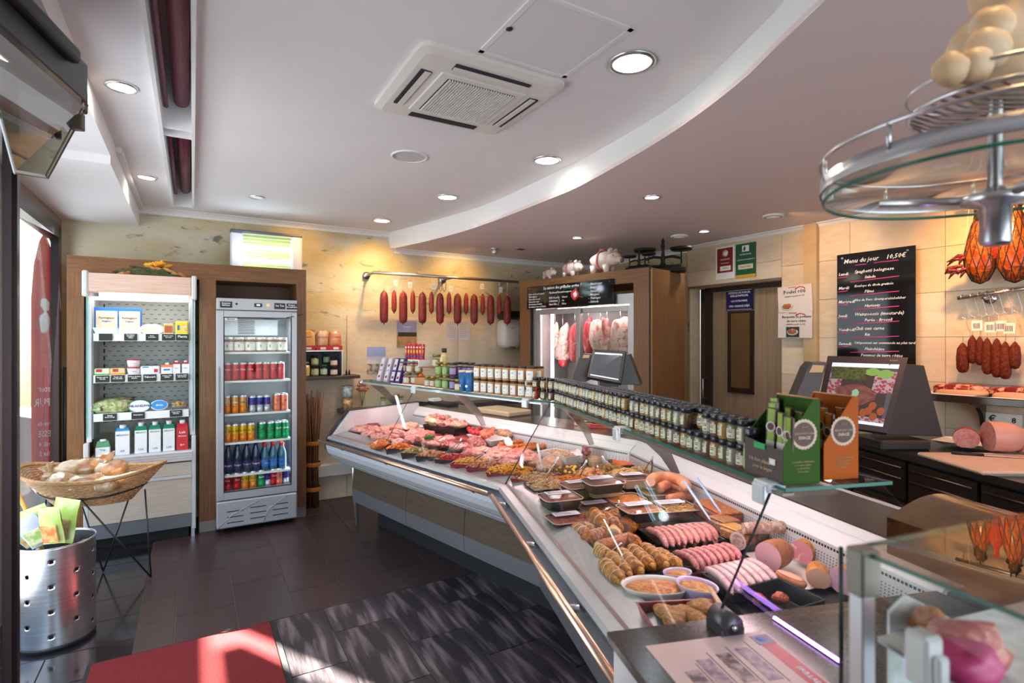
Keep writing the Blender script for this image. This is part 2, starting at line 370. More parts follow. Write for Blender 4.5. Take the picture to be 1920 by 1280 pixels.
# ceilings
low = [(729, 467), (803, 451), (895, 425), (1035, 371), (1105, 339), (1245, 258), (1376, 163), (1464, 79), (1547, 0), (1640, -110), (1740, -260)]
up = [(729, 436), (895, 389), (1035, 326), (1140, 272), (1280, 186), (1420, 57), (1464, 9), (1560, -100), (1680, -270)]
zl2 = 1.55+.97; 
lc = [atz(x, y, ZL) for x, y in low]; uc = [atz(x, y, ZC) for x, y in up]
def spl(pts, n=40):              # resample by smooth interpolation
    out = []; m = len(pts)-1
    for i in range(n+1):
        t = i/n*m; k = min(int(t), m-1); f = t-k
        p0, p1, p2, p3 = pts[max(k-1, 0)], pts[k], pts[k+1], pts[min(k+2, m)]
        out.append(.5*((2*p1)+(p2-p0)*f+(2*p0-5*p1+4*p2-p3)*f*f+(3*p1-p0-3*p2+p3)*f**3))
    return out
def uvof(p): return (p.x*ux+p.y*uy, -p.x*uy+p.y*ux)
uc_uv = [uvof(p) for p in uc]
lc_uv = [uvof(p) for p in lc]
def interp(tab, v):              # u of the curve at a given v, tab sorted by falling v
    for (u0, v0), (u1, v1) in zip(tab, tab[1:]):
        if v <= v0 and v >= v1: return u0+(u1-u0)*(v0-v)/(v0-v1)
    return tab[0][0] if v > tab[0][1] else tab[-1][0]+(tab[-1][1]-v)*.10
lcs = spl(lc); ucs = spl(uc)
lcs = [p for p in lcs]; 
def foot(pts):                   # extend the curve into the back wall and behind the camera
    a = uvof(pts[0]); e = uvof(pts[-1]); d = uvof(pts[-2]); k = ((e[0]-d[0])/(e[1]-d[1]))
    return [(a[0]-.02, VA+.05)]+[uvof(p) for p in pts if uvof(p)[1] < VA]+[(e[0]+k*(-2.3-e[1])*.4, -2.3)]
LCu, UCu = foot(lcs), foot(ucs)
g = G(); ring_ = [UV(u, v)[:2] for u, v in LCu]+[UV(UB(-2.3)+.1, -2.3)[:2], UV(UB(VA)+.1, VA+.05)[:2]]
g.prism(ring_, ZL, ZL+.02); ceil_low = struct('ceiling_2', g, M('pink_bounce_plaster', (.80, .69, .67), .6))  # reddish bounce from the meat lamps is put into the plaster colour
g = G(); N_ = 60
def samp(tab, n):
    L_ = [0]
    for p, q in zip(tab, tab[1:]): L_.append(L_[-1]+math.hypot(p[0]-q[0], p[1]-q[1]))
    out = []
    for i in range(n+1):
        t = L_[-1]*i/n; k = max(j for j in range(len(L_)) if L_[j] <= t+1e-9); k = min(k, len(tab)-2); f = (t-L_[k])/max(L_[k+1]-L_[k], 1e-9)
        out.append((tab[k][0]+(tab[k+1][0]-tab[k][0])*f, tab[k][1]+(tab[k+1][1]-tab[k][1])*f))
    return out
A_, B_ = samp(LCu, N_), samp(UCu, N_); g.smooth = True
g.add([UV(u, v, ZL-.001) for u, v in A_]+[UV(u, v, ZC+.01) for u, v in B_], [(i, i+1, N_+2+i, N_+1+i) for i in range(N_)])
struct('trim_2', g, M('white_riser', (.88, .88, .87), .6))
# upper ceiling with a slot for the rolled shutters
slot = [uvof(atz(x, y, ZC)) for x, y in ((268, 0), (322, 390), (362, 395), (372, 0))]
su0, su1 = -.82, -.57
su = [uvof(atz(x, y, ZC)) for x, y in ((325, 392), (364, 392))]
SU0 = .5*(uvof(atz(325, 392, ZC))[0]+uvof(atz(280, 60, ZC))[0]); SU1 = .5*(uvof(atz(364, 392, ZC))[0]+uvof(atz(371, 60, ZC))[0])
SU1 = uvof(atz(364, 392, ZC))[0]; SU0 = uvof(atz(322, 380, ZC))[0]
SV1 = 5.20; SV0 = -1.9
BM = uvof(atz(262, 390, ZC))[0]   # face of the dropped box over the window
g = G()
g.prism([UV(BM-.1, -2.3)[:2], UV(SU0, -2.3)[:2], UV(SU0, VA)[:2], UV(BM-.1, VA)[:2]], ZC, ZC+.1)
g.prism([UV(SU1, -2.3)[:2], UV(5.2, -2.3)[:2], UV(5.2, VA)[:2], UV(SU1, VA)[:2]], ZC, ZC+.1)
g.prism([UV(SU0, SV1)[:2], UV(SU1, SV1)[:2], UV(SU1, VA)[:2], UV(SU0, VA)[:2]], ZC, ZC+.1)
g.prism([UV(SU0-.1, SV0)[:2], UV(SU1+.1, SV0)[:2], UV(SU1+.1, VA)[:2], UV(SU0-.1, VA)[:2]], ZC+.34, ZC+.4)
ceiling = struct('ceiling', g, ceilm)
g = G(); lt = .016; zb = ZC-.045
for u in (SU0, SU1-lt): g.prism([UV(u, SV0)[:2], UV(u+lt, SV0)[:2], UV(u+lt, SV1)[:2], UV(u, SV1)[:2]], zb, ZC+.34)
for v in (SV0, 3.30, 3.42, SV1-.02): g.prism([UV(SU0, v)[:2], UV(SU1, v)[:2], UV(SU1, v+.02)[:2], UV(SU0, v+.02)[:2]], zb+.01, ZC+.34)
struct('trim_3', g, white)
maroon = M('maroon_blind', (.16, .010, .035), .4)
for (v0, v1, lb) in ((3.46, 5.14, 'maroon rolled blind in the ceiling slot, the one nearer the back wall'), (0.4, 3.26, 'maroon rolled blind in the ceiling slot, the one nearer the camera')):
    t = thing('rolled_blind', lb, 'blind', UV((SU0+SU1)/2, v0, ZC+.1), RZ, 'maroon blinds in the ceiling slot')
    uw = SU1-SU0
    g = G().tube([(uw*.12, 0, 0), (uw*.12, v1-v0, 0)], uw*.23, 20); obj('roll', g, maroon, t)
    g = G().tube([(-uw*.30, 0, -.04), (-uw*.30, v1-v0, -.04)], uw*.07, 10); obj('bottom_bar', g, maroon, t)
# dropped box over the window, cornices
ZBX = 2.52
g = G(); v_b = uvof(atz(202, 307, ZBX))[1]
g.prism([UV(LW-.1, v_b)[:2], UV(BM, v_b)[:2], UV(BM, VA)[:2], UV(LW-.1, VA)[:2]], ZBX, ZC+.05)
g.prism([UV(LW-.1, -2.1)[:2], UV(BM, -2.1)[:2], UV(BM, v_b)[:2], UV(LW-.1, v_b)[:2]], ZBX+.045, ZC+.05)
g.prism([UV(BM, 3.9)[:2], UV(BM+.03, 3.9)[:2], UV(BM+.03, VA)[:2], UV(BM, VA)[:2]], ZC-.03, ZC)
struct('trim_4', g, ceilm)
def cornice(a, b, z, inn, nm):
    g = G(); a = Vector(a); b = Vector(b); a.z = b.z = 0; inn = Vector(inn)
    prof = [(0, -.05), (.006, -.05), (.012, -.03), (.03, -.012), (.05, -.006), (.05, 0), (0, 0)]
    vs = [p+inn*x+Vector((0, 0, z+y)) for p in (a, b) for x, y in prof]; n = len(prof)
    g.add(vs, [(i, (i+1) % n, n+(i+1) % n, n+i) for i in range(n)]+[tuple(range(n)), tuple(range(2*n-1, n-1, -1))]); g2 = struct(nm, g, white)
iA = UV(0, -1)
cornice(UV(BM, VA), UV(LCu[1][0], VA), ZC, iA, 'trim_5'); cornice(UV(LCu[1][0], VA), UV(UB(VA), VA), ZL, iA, 'trim_6')
cornice(WB(0), WB(s_p0), ZL, nB, 'trim_7'); cornice(WB(s_p1), WB(LB), ZL, nB, 'trim_8')
# ---------------------------------------------------------------- outdoors beyond the window
g = G(); g.prism([(-16, -6), (0.6, -6), (0.6, -2.9), (-2.2, 3), (-4.2, 7.6), (-6, 13), (-16, 13)], -.25, -.02); struct('street', g, M('asphalt', (.16, .16, .17), .9, col2=(.2, .2, .2), sc_=30))
def outslab(name, label, u0, u1, v0, v1, z0, z1, mt):
    t = thing(name, label, 'building', UV((u0+u1)/2, (v0+v1)/2), RZ)
    g = G(); g.bb(-(u1-u0)/2, (u1-u0)/2, -(v1-v0)/2, (v1-v0)/2, z0, z1); obj('wall', g, mt, t); return t
bd = outslab('green_building', 'grey and lime green building front across the street outside the window', -7.5, -6.55, 5.5, 21, 0, 8.3, M('grey_render', (.22, .25, .27), .8))
lime = M('lime_render', (.14, .32, .03), .7)
g = G(); g.bb(.475, .53, -7.7, 7.7, 2.9, 7.5); obj('upper_band', g, lime, bd)
g = G(); g.bb(.475, .58, -6.5, 7.6, 2.80, 2.95); obj('ledge', g, white, bd)
for k in range(8): g = G(); g.bb(.475, .51, -6.6+k*1.7, -5.5+k*1.7, .4, 2.3); obj('shop_window', g, M('dark_shop_glass', (.05, .09, .10), .1), bd)
text('UR', .55, M('dark_letter', (.10, .10, .11), .6), bd, (.53, -3.4, 2.55), (PI/2, 0, PI/2), name='sign_lettering', bold=.02, ext=.02)
# unseen slabs added to block the sun, leaving only a narrow beam of sun on the mat
outslab('sun_block_slab', 'tall pale building further along the street outside', -6.52, -6.4, 14.94, 24, 8.3, 10.6, M('pale_render', (.6, .6, .58), .8))
outslab('sun_block_slab', 'tall pale building at the near end of the street outside', -6.52, -6.4, -3, 14.58, 8.3, 10.6, M('pale_render', (.6, .6, .58), .8))
# feather flag
fl_ = thing('feather_flag', 'tall red feather flag with white lettering standing outside the window', 'flag', UV(-1.055, 5.83), .7)
fl_.scale = (.56, 1, .95)
zf = lambda py, D=5.1: EYE-(py-640)/F*D
g = G(); prof = [(-.14, .35), (-.15, 1.0), (-.15, 1.5), (-.15, 2.0), (-.12, 2.3), (-.06, 2.5), (0, 2.58), (.07, 2.45), (.12, 2.2), (.15, 1.9), (.16, 1.5), (.15, 1.0), (.14, .35)]
fm = M('red_flag_cloth', (.62, .02, .035), .7)
n = len(prof); g.add([(x, .012*sin(z*9), z) for x, z in prof]+[(x, .012*sin(z*9)+.004, z) for x, z in prof], [tuple(range(n)), tuple(range(2*n-1, n-1, -1))]+[(i, n+i, n+(i+1) % n, (i+1) % n) for i in range(n)])
obj('cloth', g, fm, fl_)
g = G(); g.tube([(.17, 0, 0), (.17, 0, 1.5), (.155, 0, 2.1), (.08, 0, 2.5), (0, 0, 2.62)], .012, 6); obj('pole', g, black, fl_)
g = G(); g.box((.1, 0, .02), (.5, .5, .04)); obj('foot', g, black, fl_)
for tx, s_, z in (('ster', .085, 1.22), ('PPUR', .10, 1.1), ('rue de', .06, .92), ('ESSE', .075, .83), ('tél. 4', .06, .74), ('fax 2', .06, .66)):
    text(tx, s_, inkw, fl_, (0.0, -.018, z), (PI/2, 0, 0), name='flag_lettering').scale = (-1, 1, 1)
g = G(); g.blob((0, -.014, 1.80), (.055, .006, .10), 3, .2); g.blob((0.01, -.014, 1.95), (.05, .006, .06), 5, .2); obj('white_print', g, inkw, fl_)
for k in range(3):
    t = thing('planter_hedge', ['rightmost', 'middle', 'leftmost'][k]+' of three dark clipped hedge planters outside the window', 'plant', UV(-3.4, 6.6+k*.9), RZ)
    g = G(); g.bb(-.3, .3, -.35, .35, 0, .5, .02); obj('box', g, M('teal_planter', (.03, .10, .11), .4), t)
    g = G(); g.blob((0, 0, .85), (.35, .4, .45), k, .25, 3, n=14); obj('foliage', g, M('hedge_leaves', (.02, .07, .04), .7, col2=(.05, .16, .07), sc_=30), t)
# ================================================================ refrigerated counter: far run A, near run B, mitred
a1 = Vector((-.6815, .7318, 0)); a2 = Vector((.7318, .6815, 0))
b1 = Vector((-.2205, .9754, 0)); b2 = Vector((.9754, .2205, 0))
OFF = 1.325
def AP(s, d, z=0): p = a1*s+a2*(d+OFF); p.z = z; return p       # far run: s along, d across from its front
def BP(t, d, z=0): p = b1*t+b2*d; p.z = z; return p             # near run
def mit(d, z=0):
    det = a2.x*b2.y-a2.y*b2.x; p_, q_ = d+OFF, d
    return Vector(((p_*b2.y-q_*a2.y)/det, (a2.x*q_-b2.x*p_)/det, z))
RZA = math.atan2(-a1.y, -a1.x); RZC = math.atan2(-b1.y, -b1.x)
def endA(d): return 3.966+.117*(d+OFF)
TB = 1.135
def sA(p): return Vector((p.x, p.y, 0)).dot(a1)
def dA_(p): return Vector((p.x, p.y, 0)).dot(a2)-OFF
def tB_(p): return Vector((p.x, p.y, 0)).dot(b1)
def qB_(p): return Vector((p.x, p.y, 0)).dot(b2)
def runA(g, prof, s_=0, gap=.0):
    n = len(prof); vs = [AP(endA(d)+s_, d, z) for d, z in prof]+[mit(d, z)+a1*gap for d, z in prof]
    return g.add(vs, [(i, i+n, (i+1) % n+n, (i+1) % n) for i in range(n)]+[tuple(range(n)), tuple(range(2*n-1, n-1, -1))])
def runB(g, prof, t_=0, gap=.0, te=None):
    n = len(prof); te = TB if te is None else te
    vs = [mit(d, z)-b1*gap for d, z in prof]+[BP(te+t_, d, z) for d, z in prof]
    return g.add(vs, [(i, i+n, (i+1) % n+n, (i+1) % n) for i in range(n)]+[tuple(range(n)), tuple(range(2*n-1, n-1, -1))])
CA = thing('refrigerated_counter', 'far run of the butcher counter, with raw meat behind sloping glass', 'counter', AP(3.1, .75), RZA, 'refrigerated counters')
CB = thing('refrigerated_counter', 'near run of the butcher counter, with cooked food and sausages behind glass', 'counter', BP(2.0, .75), RZC, 'refrigerated counters')
pearl = M('pearl_grey_enamel', (.60, .62, .66), .25, .25)
lipm = M('satin_lip', (.40, .40, .42), .32, .6, col2=(.45, .45, .47), sc_=4, st=(1, 1, 1))
whitein = M('white_interior', (.66, .63, .65), .3)
woodp = M('shaded_oak_laminate', (.062, .040, .022), .45, col2=(.095, .066, .040), sc_=6, st=(1, 1, 26), det=6, lo=.35, hi=.65)  # oak darkened: the shade on the counter front is put into its colour
kickm = M('kick_steel_dull', (.34, .34, .37), .3, .7)
deckm = M('dark_deck', (.018, .018, .02), .45, 0)
def both(name, prof, mt, s_=0, t_=0, gap=.001):
    oa = obj(name, runA(G(), prof, s_, gap), mt, CA, True); ob = obj(name, runB(G(), prof, t_, gap), mt, CB, True); return oa, ob
both('front_lip', [(.555, .775), (.565, .790), (.69, .822), (.70, .822), (.70, .80), (.58, .77)], lipm)
both('lip_ridge', [(.60, .803), (.608, .8065), (.608, .800), (.60, .797)], M('ridge_red', (.30, .18, .17), .4))  # dull red ridge line along the lip
both('front_groove', [(.555, .773), (.60, .765), (.60, .735), (.575, .730), (.575, .757), (.556, .768)], M('dark_groove', (.16, .17, .21), .3, .5))
both('belly_panel', [(.600, .735), (.545, .728), (.548, .70), (.565, .66), (.60, .62), (.66, .585), (.70, .575), (.70, .735)], pearl)
both('under_strip', [(.655, .585), (.70, .545), (.80, .53), (.83, .545), (.83, .62), (.70, .62)], M('pale_blue_strip', (.62, .68, .72), .3, .3))
both('body', [(.84, .60), (.84, .28), (.86, .20), (1.38, .20), (1.38, .76), (.84, .76)], matblack)
both('plinth', [(.98, 0), (.98, .20), (1.36, .20), (1.36, 0)], matblack, -.1)
# laminate panels and steel kick strips, one for each bay
sm = sA(mit(.83)); e = endA(.83); cuts = [sm, sm+.66, sm+1.34, e]
for a_, b_ in zip(cuts, cuts[1:]):
    g = G(); g.add([AP(s, d, z) for s in (a_+.002, b_-.002) for d, z in ((.80, .545), (.785, .33), (.795, .33), (.81, .545))], [(0,1,2,3), (7,6,5,4), (0,4,5,1), (1,5,6,2), (2,6,7,3), (3,7,4,0)]); obj('laminate_panel', g, woodp, CA, True)
    g = G(); g.add([AP(s, d, z) for s in (a_+.002, b_-.002) for d, z in ((.780, .33), (.795, .22), (.82, .22), (.80, .33))], [(0,1,2,3), (7,6,5,4), (0,4,5,1), (1,5,6,2), (2,6,7,3), (3,7,4,0)]); obj('kick_strip', g, kickm, CA, True)
tm = tB_(mit(.83)); cuts = [tm, tm-.7, tm-1.4, TB-.9]
for a_, b_ in zip(cuts, cuts[1:]):
    g = G(); g.add([BP(s, d, z) for s in (a_-.002, b_+.002) for d, z in ((.80, .545), (.785, .33), (.795, .33), (.81, .545))], [(0,1,2,3), (7,6,5,4), (0,4,5,1), (1,5,6,2), (2,6,7,3), (3,7,4,0)]); obj('laminate_panel', g, woodp, CB, True)
    g = G(); g.add([BP(s, d, z) for s in (a_-.002, b_+.002) for d, z in ((.780, .33), (.795, .22), (.82, .22), (.80, .33))], [(0,1,2,3), (7,6,5,4), (0,4,5,1), (1,5,6,2), (2,6,7,3), (3,7,4,0)]); obj('kick_strip', g, kickm, CB, True)
both('deck', [(.70, .775), (1.40, .775), (1.40, .76), (.70, .76)], deckm)
both('back_riser', [(1.385, .76), (1.400, .892), (1.42, .892), (1.42, .76)], M('grey_riser', (.62, .62, .64), .35, .4))
both('ledge', [(1.40, .892), (1.47, .952), (1.80, .952), (1.80, .93), (1.44, .93), (1.42, .89)], whitein)
# rows of dark perforations along the riser: fine geometry, one object per run
def perfs(P, t0, t1, C):
    g = G()
    n = int(abs(t1-t0)/.0125); 
    for i in range(n):
        t = t0+(t1-t0)*(i+.5)/n
        for z, w in ((.878, .0042), (.853, .002), (.844, .002), (.835, .002), (.826, .002), (.817, .002), (.808, .002)):
            d = 1.385+(z-.76)/.132*.015-.0006; h = w*1.0
            if C is CA and w < .003 and i % 2: continue
            g.add([P(t-w, d, z-h), P(t+w, d, z-h), P(t+w, d, z+h), P(t-w, d, z+h)], [(0, 1, 2, 3)])
    o = obj('perforations', g, matblack, C, True); o['kind'] = 'stuff'
perfs(AP, sA(mit(1.39))+.01, endA(1.39)-.02, CA); perfs(BP, tB_(mit(1.39))-.01, TB-.1, CB)
# worktop steel behind the far ledge
g = G(); 
vs = [AP(endA(1.5), 1.47)[:2], mit(1.47)[:2], mit(1.80)[:2], AP(endA(1.8), 1.80)[:2]]
g.prism(vs, .953, .958); obj('steel_worktop', g, M('worktop_steel', (.36, .33, .31), .22, 1), CA, True)
vs = [mit(1.47)[:2], BP(.4, 1.47)[:2], BP(.4, 1.75)[:2], mit(1.75)[:2]]
g = G(); g.prism(vs, .953, .958); obj('dark_worktop', g, M('smoky_worktop', (.10, .075, .07), .2, .5), CB, True)
# left end: inner white side panel and outer black end cap
endp = [(.575, .76), (.60, .80), (1.02, 1.0), (1.40, .985), (1.47, .965), (1.47, .76)]
def ends(prof, s0, s1): 
    n = len(prof); vs = [AP(endA(d)+s0, d, z) for d, z in prof]+[AP(endA(d)+s1, d, z) for d, z in prof]
    return G().add(vs, [(i, (i+1) % n, n+(i+1) % n, n+i) for i in range(n)]+[tuple(range(n-1, -1, -1)), tuple(range(n, 2*n))])
obj('side_panel', ends([(.57, .775), (.60, .80), (.76, .975), (1.47, .985), (1.47, .76), (.62, .76)], -.03, .004), whitein, CA, True)
obj('end_cap', ends([(.56, .78), (.60, .84), (.74, .985), (1.48, .995), (1.80, .95), (1.80, .58), (.70, .575), (.60, .62), (.545, .70)], .004, .028), M('black_end_cap', (.03, .03, .035), .4), CA, True)
g = G().tube([AP(endA(.8)+.01, .8, .58), AP(endA(.8)+.01, .80, .44), AP(endA(.8)+.02, .84, 0.01)], .014, 6); obj('end_leg', g, alu, CA, True)
# rails on brackets
zr = .757; dr = .515
orange = M('warm_reflection_rail', (.78, .52, .38), .28, 1)  # copper tint puts the warm reflection into the steel's colour
sa0, sa1 = sA(mit(dr))+.03, endA(dr)+.06
g = G().tube([AP(sa0, dr, zr), AP(sa1, dr, zr)], .013, 12); obj('bumper_rail', g, orange, CA, True)
tb0, tb1 = tB_(mit(dr))-.03, TB-.02
g = G().tube([BP(tb0, dr, zr), BP(tb1, dr, zr)], .013, 12); obj('bumper_rail', g, orange, CB, True)
for s in (sa1-.35, sa1-1.0, sa0+.15):
    obj('rail_bracket', G().tube([AP(s, dr, zr), AP(s, .58, .71)], .011, 8), chrome, CA, True)
for t in (tb0-.14, tb0-.68, tb0-1.2):
    obj('rail_bracket', G().tube([BP(t, dr, zr), BP(t, .60, zr-.01)], .012, 10), chrome, CB, True)
# glass: sloping fronts, top shelf, clips and curved arms
dT, zT = .868, 1.212
slope = lambda z: .600+(z-.803)*(dT-.600)/(zT-.803)
z0g = .803
sj = sA(atz(760, 852, .80)); 
for (a_, b_) in ((endA(.7)-.004, 3.39), (3.386, None)):
    pts = []
    for z in (z0g, zT):
        d = slope(z); pts.append((AP(a_ if a_ > 3.5 else a_, d, z), AP(b_, d, z) if b_ else mit(d, z)+a1*.004))
    g = G().sheet(pts[0][0], pts[0][1], pts[1][1], pts[1][0], .006); obj('front_glass', g, clear, CA, True)
obj('glass_joint', G().tube([AP(3.388, slope(z0g)-.003, z0g), AP(3.388, slope(zT)-.003, zT)], .0022, 4), matblack, CA, True)
g = G().sheet(mit(slope(z0g), z0g)-b1*.004, BP(TB-.03, slope(z0g), z0g), BP(TB-.03, slope(zT), zT), mit(slope(zT), zT)-b1*.004, .006); obj('front_glass', g, clear, CB, True)
obj('glass_joint', G().tube([mit(slope(z0g)-.004, z0g), mit(slope(zT)-.004, zT)], .0035, 4), matblack, CB, True)
# end panes
e0 = lambda d: endA(d)+.0
g = G().add([AP(e0(d)+k, d, z) for k in (0, -.006) for d, z in ((.61, .82), (slope(zT), zT), (1.16, zT), (1.16, .99), (.76, .985))], [(0,1,2,3,4), (9,8,7,6,5), (0,5,6,1), (1,6,7,2), (2,7,8,3), (3,8,9,4), (4,9,5,0)]); obj('end_glass', g, clear, CA, True)
tE = 1.095
g = G().add([BP(tE+k, d, z) for k in (0, -.006) for d, z in ((.715, .91), (.862, zT), (1.16, zT), (1.42, .96), (1.40, .91))], [(0,1,2,3,4), (9,8,7,6,5), (0,5,6,1), (1,6,7,2), (2,7,8,3), (3,8,9,4), (4,9,5,0)]); obj('end_glass', g, clear, CB, True)
obj('glass_edge', G().tube([BP(tE-.003, .712, .91), BP(tE-.003, .858, zT-.01)], .0034, 4), matblack, CB, True)
g = G(); g.T = Matrix.Translation(BP(tE-.01, .735, .925)) @ Matrix.Rotation(RZC, 4, 'Z'); g.tube([(-.03, 0, 0), (.03, 0, 0)], .026, 20); g.bb(-.03, .03, -.028, .028, -.022, -.004); obj('glass_pivot', g, M('pivot_grey', (.10, .09, .10), .35, .6), CB, True)
g = G(); g.T = Matrix.Translation(BP(tE-.042, .735, .925)) @ Matrix.Rotation(RZC, 4, 'Z'); g.tube([(0, 0, 0), (.006, 0, 0)], .006, 8); obj('pivot_screw', g, chrome, CB, True)
DS = 1.16
def shelf(C, P4, nm='top_shelf'):
    g = G(); g.prism([p[:2] for p in P4], zT, zT+.008); g.m = 1
    o = obj(nm, g, [clear, gedge], C, True)
    me = o.data
    for p in me.polygons:
        if abs(p.normal.z) < .5: p.material_index = 1
    return o
shelf(CA, [AP(endA(dT), dT), mit(dT), mit(DS), AP(endA(DS), DS)]); shelf(CB, [mit(dT), BP(tE-.04, dT), BP(tE-.04, DS), mit(DS)])
obj('shelf_trim', runA(G(), [(dT-.012, zT-.014), (dT+.03, zT-.014), (dT+.03, zT-.004), (dT-.012, zT-.004)], -.002, .06), alu, CA, True)
obj('shelf_roll_end', G().tube([AP(endA(dT)+.012, dT, zT-.006), AP(endA(dT)-.03, dT, zT-.006)], .017, 12), chrome, CA, True)
obj('shelf_trim', runB(G(), [(dT-.008, zT-.009), (dT+.022, zT-.009), (dT+.022, zT-.003), (dT-.008, zT-.003)], -.04, .06, te=tE), M('shelf_trim_brown', (.25, .19, .17), .35, .6), CB, True)
def clip(C, P, t, d=dT):
    g = G(); R = Matrix.Rotation(RZA if C is CA else RZC, 4, 'Z'); g.T = Matrix.Translation(P(t, d, zT)) @ R
    g.bb(-.026, .026, -.02, .03, -.012, .012, .003); g.bb(-.022, .022, -.028, -.012, -.04, .006, .003); obj('glass_clip', g, M('clip_alu', (.72, .76, .78), .35, .5), C, True)
clip(CA, AP, 3.39); clip(CA, AP, sA(atz(1012, 748, zT))); clip(CB, BP, tB_(atz(1175, 805, zT))); clip(CB, BP, tE+.02)
def arm(C, P, t, mt):
    pts = [(1.10, 1.195), (1.06, 1.19), (1.10, 1.17), (1.22, 1.09), (1.32, 1.0), (1.385, .915)]
    R = []
    lo_ = [(1.0, 1.20), (1.08, 1.17), (1.20, 1.075), (1.30, .985), (1.36, .90)]; hi_ = [(1.0, 1.21), (1.12, 1.205), (1.24, 1.12), (1.35, 1.01), (1.40, .90)]
    poly = lo_+hi_[::-1]; n = len(poly)
    g = G().add([P(t-.004, d, z) for d, z in poly]+[P(t+.004, d, z) for d, z in poly], [(i, (i+1) % n, n+(i+1) % n, n+i) for i in range(n)]+[(i, n-1-i, n-2-i, i+1) for i in range(len(lo_)-1)]+[(n+i+1, 2*n-2-i, 2*n-1-i, n+i) for i in range(len(lo_)-1)])
    obj('shelf_arm', g, mt, C, True)
armm = M('arm_steel', (.55, .50, .50), .25, .9)
for px in (785, 925): 
    # arm foot seen on the ledge
    arm(CA, AP, sA(atz(px, 760 if px < 800 else 788, .93)), armm)
arm(CA, AP, sA(atz(1122, 822, .93)), armm)
arm(CB, BP, tB_(atz(1228, 878, .93)), M('arm_dark', (.12, .09, .09), .3, .6))
# strip lamps below the glass shelf
lamp_tube = M('strip_lamp_tube', (1, .86, .88), .5, emis=3, ecol=(1, .72, .76))
for C, P, a_, b_ in ((CA, AP, 2.35, 4.15), (CB, BP, 1.2, 2.6)):
    obj('strip_lamp', G().tube([P(a_, 1.12, zT-.02), P(b_, 1.12, zT-.02)], .008, 8), lamp_tube, C, True)
    g = G(); g.T = Matrix.Translation(P((a_+b_)/2, 1.12, zT-.009)) @ Matrix.Rotation(RZA if C is CA else RZC, 4, 'Z'); g.bb(-abs(a_-b_)/2, abs(a_-b_)/2, -.022, .022, -.004, .008); obj('lamp_housing', g, alu, C, True)
    m_ = P((a_+b_)/2, 1.10, zT-.035)
    l = light('AREA', 'counter_strip_light', m_, 5.5 if C is CA else 3.8, (1, .68, .72), shape='RECTANGLE', size=abs(a_-b_), size_y=.03, rot=(rad(-12), 0, RZA if C is CA else RZC))
# granite slab at the near end with its paper
GT = .905
g = G(); slabp = [BP(TB, .472), BP(TB, 1.385), BP(.10, 1.385), BP(.10, .472)]
g.prism([p[:2] for p in slabp], GT-.022, GT)
gran = M('dark_granite', (.045, .035, .03), .2, col2=(.085, .065, .055), sc_=160, lo=.5, hi=.66, det=2)
gc = thing('granite_worktop', 'dark speckled granite worktop at the near end of the counter under the price sheet', 'worktop', BP(.6, .9), RZC)
o = obj('slab', g, gran, gc, True); bevel(o, .003)
g = G(); g.prism([p[:2] for p in (BP(TB-.01, .50), BP(TB-.01, 1.37), BP(.12, 1.37), BP(.12, .50))], .0, GT-.023); obj('base_cabinet', g, M('violet_black_side', (.05, .04, .06), .25), gc, True)
g = G(); g.prism([p[:2] for p in (BP(TB+.001, .49), BP(TB+.001, .56), BP(.12, .56), BP(.12, .49))], .60, GT-.024); obj('edge_strip', g, pearl, gc, True)
# ================================================================ ceiling things
def downlight(px, py, z, r, lab, power, col, emis, lit=True, tilt=None, nm='downlight', grp='round downlights'):
    p = atz(px, py, z); t = thing(nm, lab, 'ceiling light', (p.x, p.y, z), 0, grp)
    g = G().lathe([(r, -.001), (r*1.02, -.006), (r*.84, -.008), (r*.80, -.001), (r*.78, .0)], 32, cap=False); g.lathe([(r*.80, -.003), (0.001, -.0025)], 32, cap=False)
    g = G().lathe([(r*1.02, 0), (r*1.02, -.007), (r*.84, -.009), (r*.81, -.002)], 32, cap=False); obj('rim', g, chrome, t)
    g = G().lathe([(r*.82, -.004), (.001, -.004)], 32, cap=False); obj('lamp', g, M('lamp_%s_%g' % (nm, emis), col, .5, emis=emis), t)
    if lit: light('SPOT', 'downlight_beam', (p.x, p.y, z-.02), power, col, spot_size=rad(150), spot_blend=1.0, shadow_soft_size=r*.8, **({'to': tilt} if tilt else {}))
    return t
warm = (1, .80, .55); neu = (1, .92, .80); cool = (.75, .88, 1)
for (x, y, r, lb) in ((1185, 117, .094, 'large lit round downlight nearest the camera beside the curved edge'), (1026, 300, .088, 'second large lit downlight from the camera beside the curved edge'), (839, 369, .086, 'third large lit downlight from the camera beside the curved edge'), (716, 413, .086, 'farthest large lit downlight by the back wall beside the curved edge')):
    downlight(x, y, ZC, r, lb, 24, neu, 14)
for (x, y, r, lb, lit) in ((228, 162, .062, 'small silver downlight left of the blinds, nearer the camera', True), (275, 332, .060, 'small silver downlight left of the blinds, nearer the back wall', True), (481, 369, .055, 'unlit small silver downlight near the wood surround', False)):
    downlight(x, y, ZC, r, lb, 12, neu, 20 if lit else .15, lit, nm='small_downlight')
for (x, y, r, lb, c, pw) in ((1222, 369, .055, 'small cool lit downlight in the lower ceiling, nearest one', cool, 8), (1082, 445, .05, 'small cool lit downlight in the lower ceiling over the jars', cool, 8), (1320, 433, .05, 'small lit downlight in front of the certificates', neu, 10), (1574, 377, .055, 'small silver downlight above the menu board', neu, 10)):
    downlight(x, y, ZL, r, lb, pw, c, 20, nm='lower_downlight')
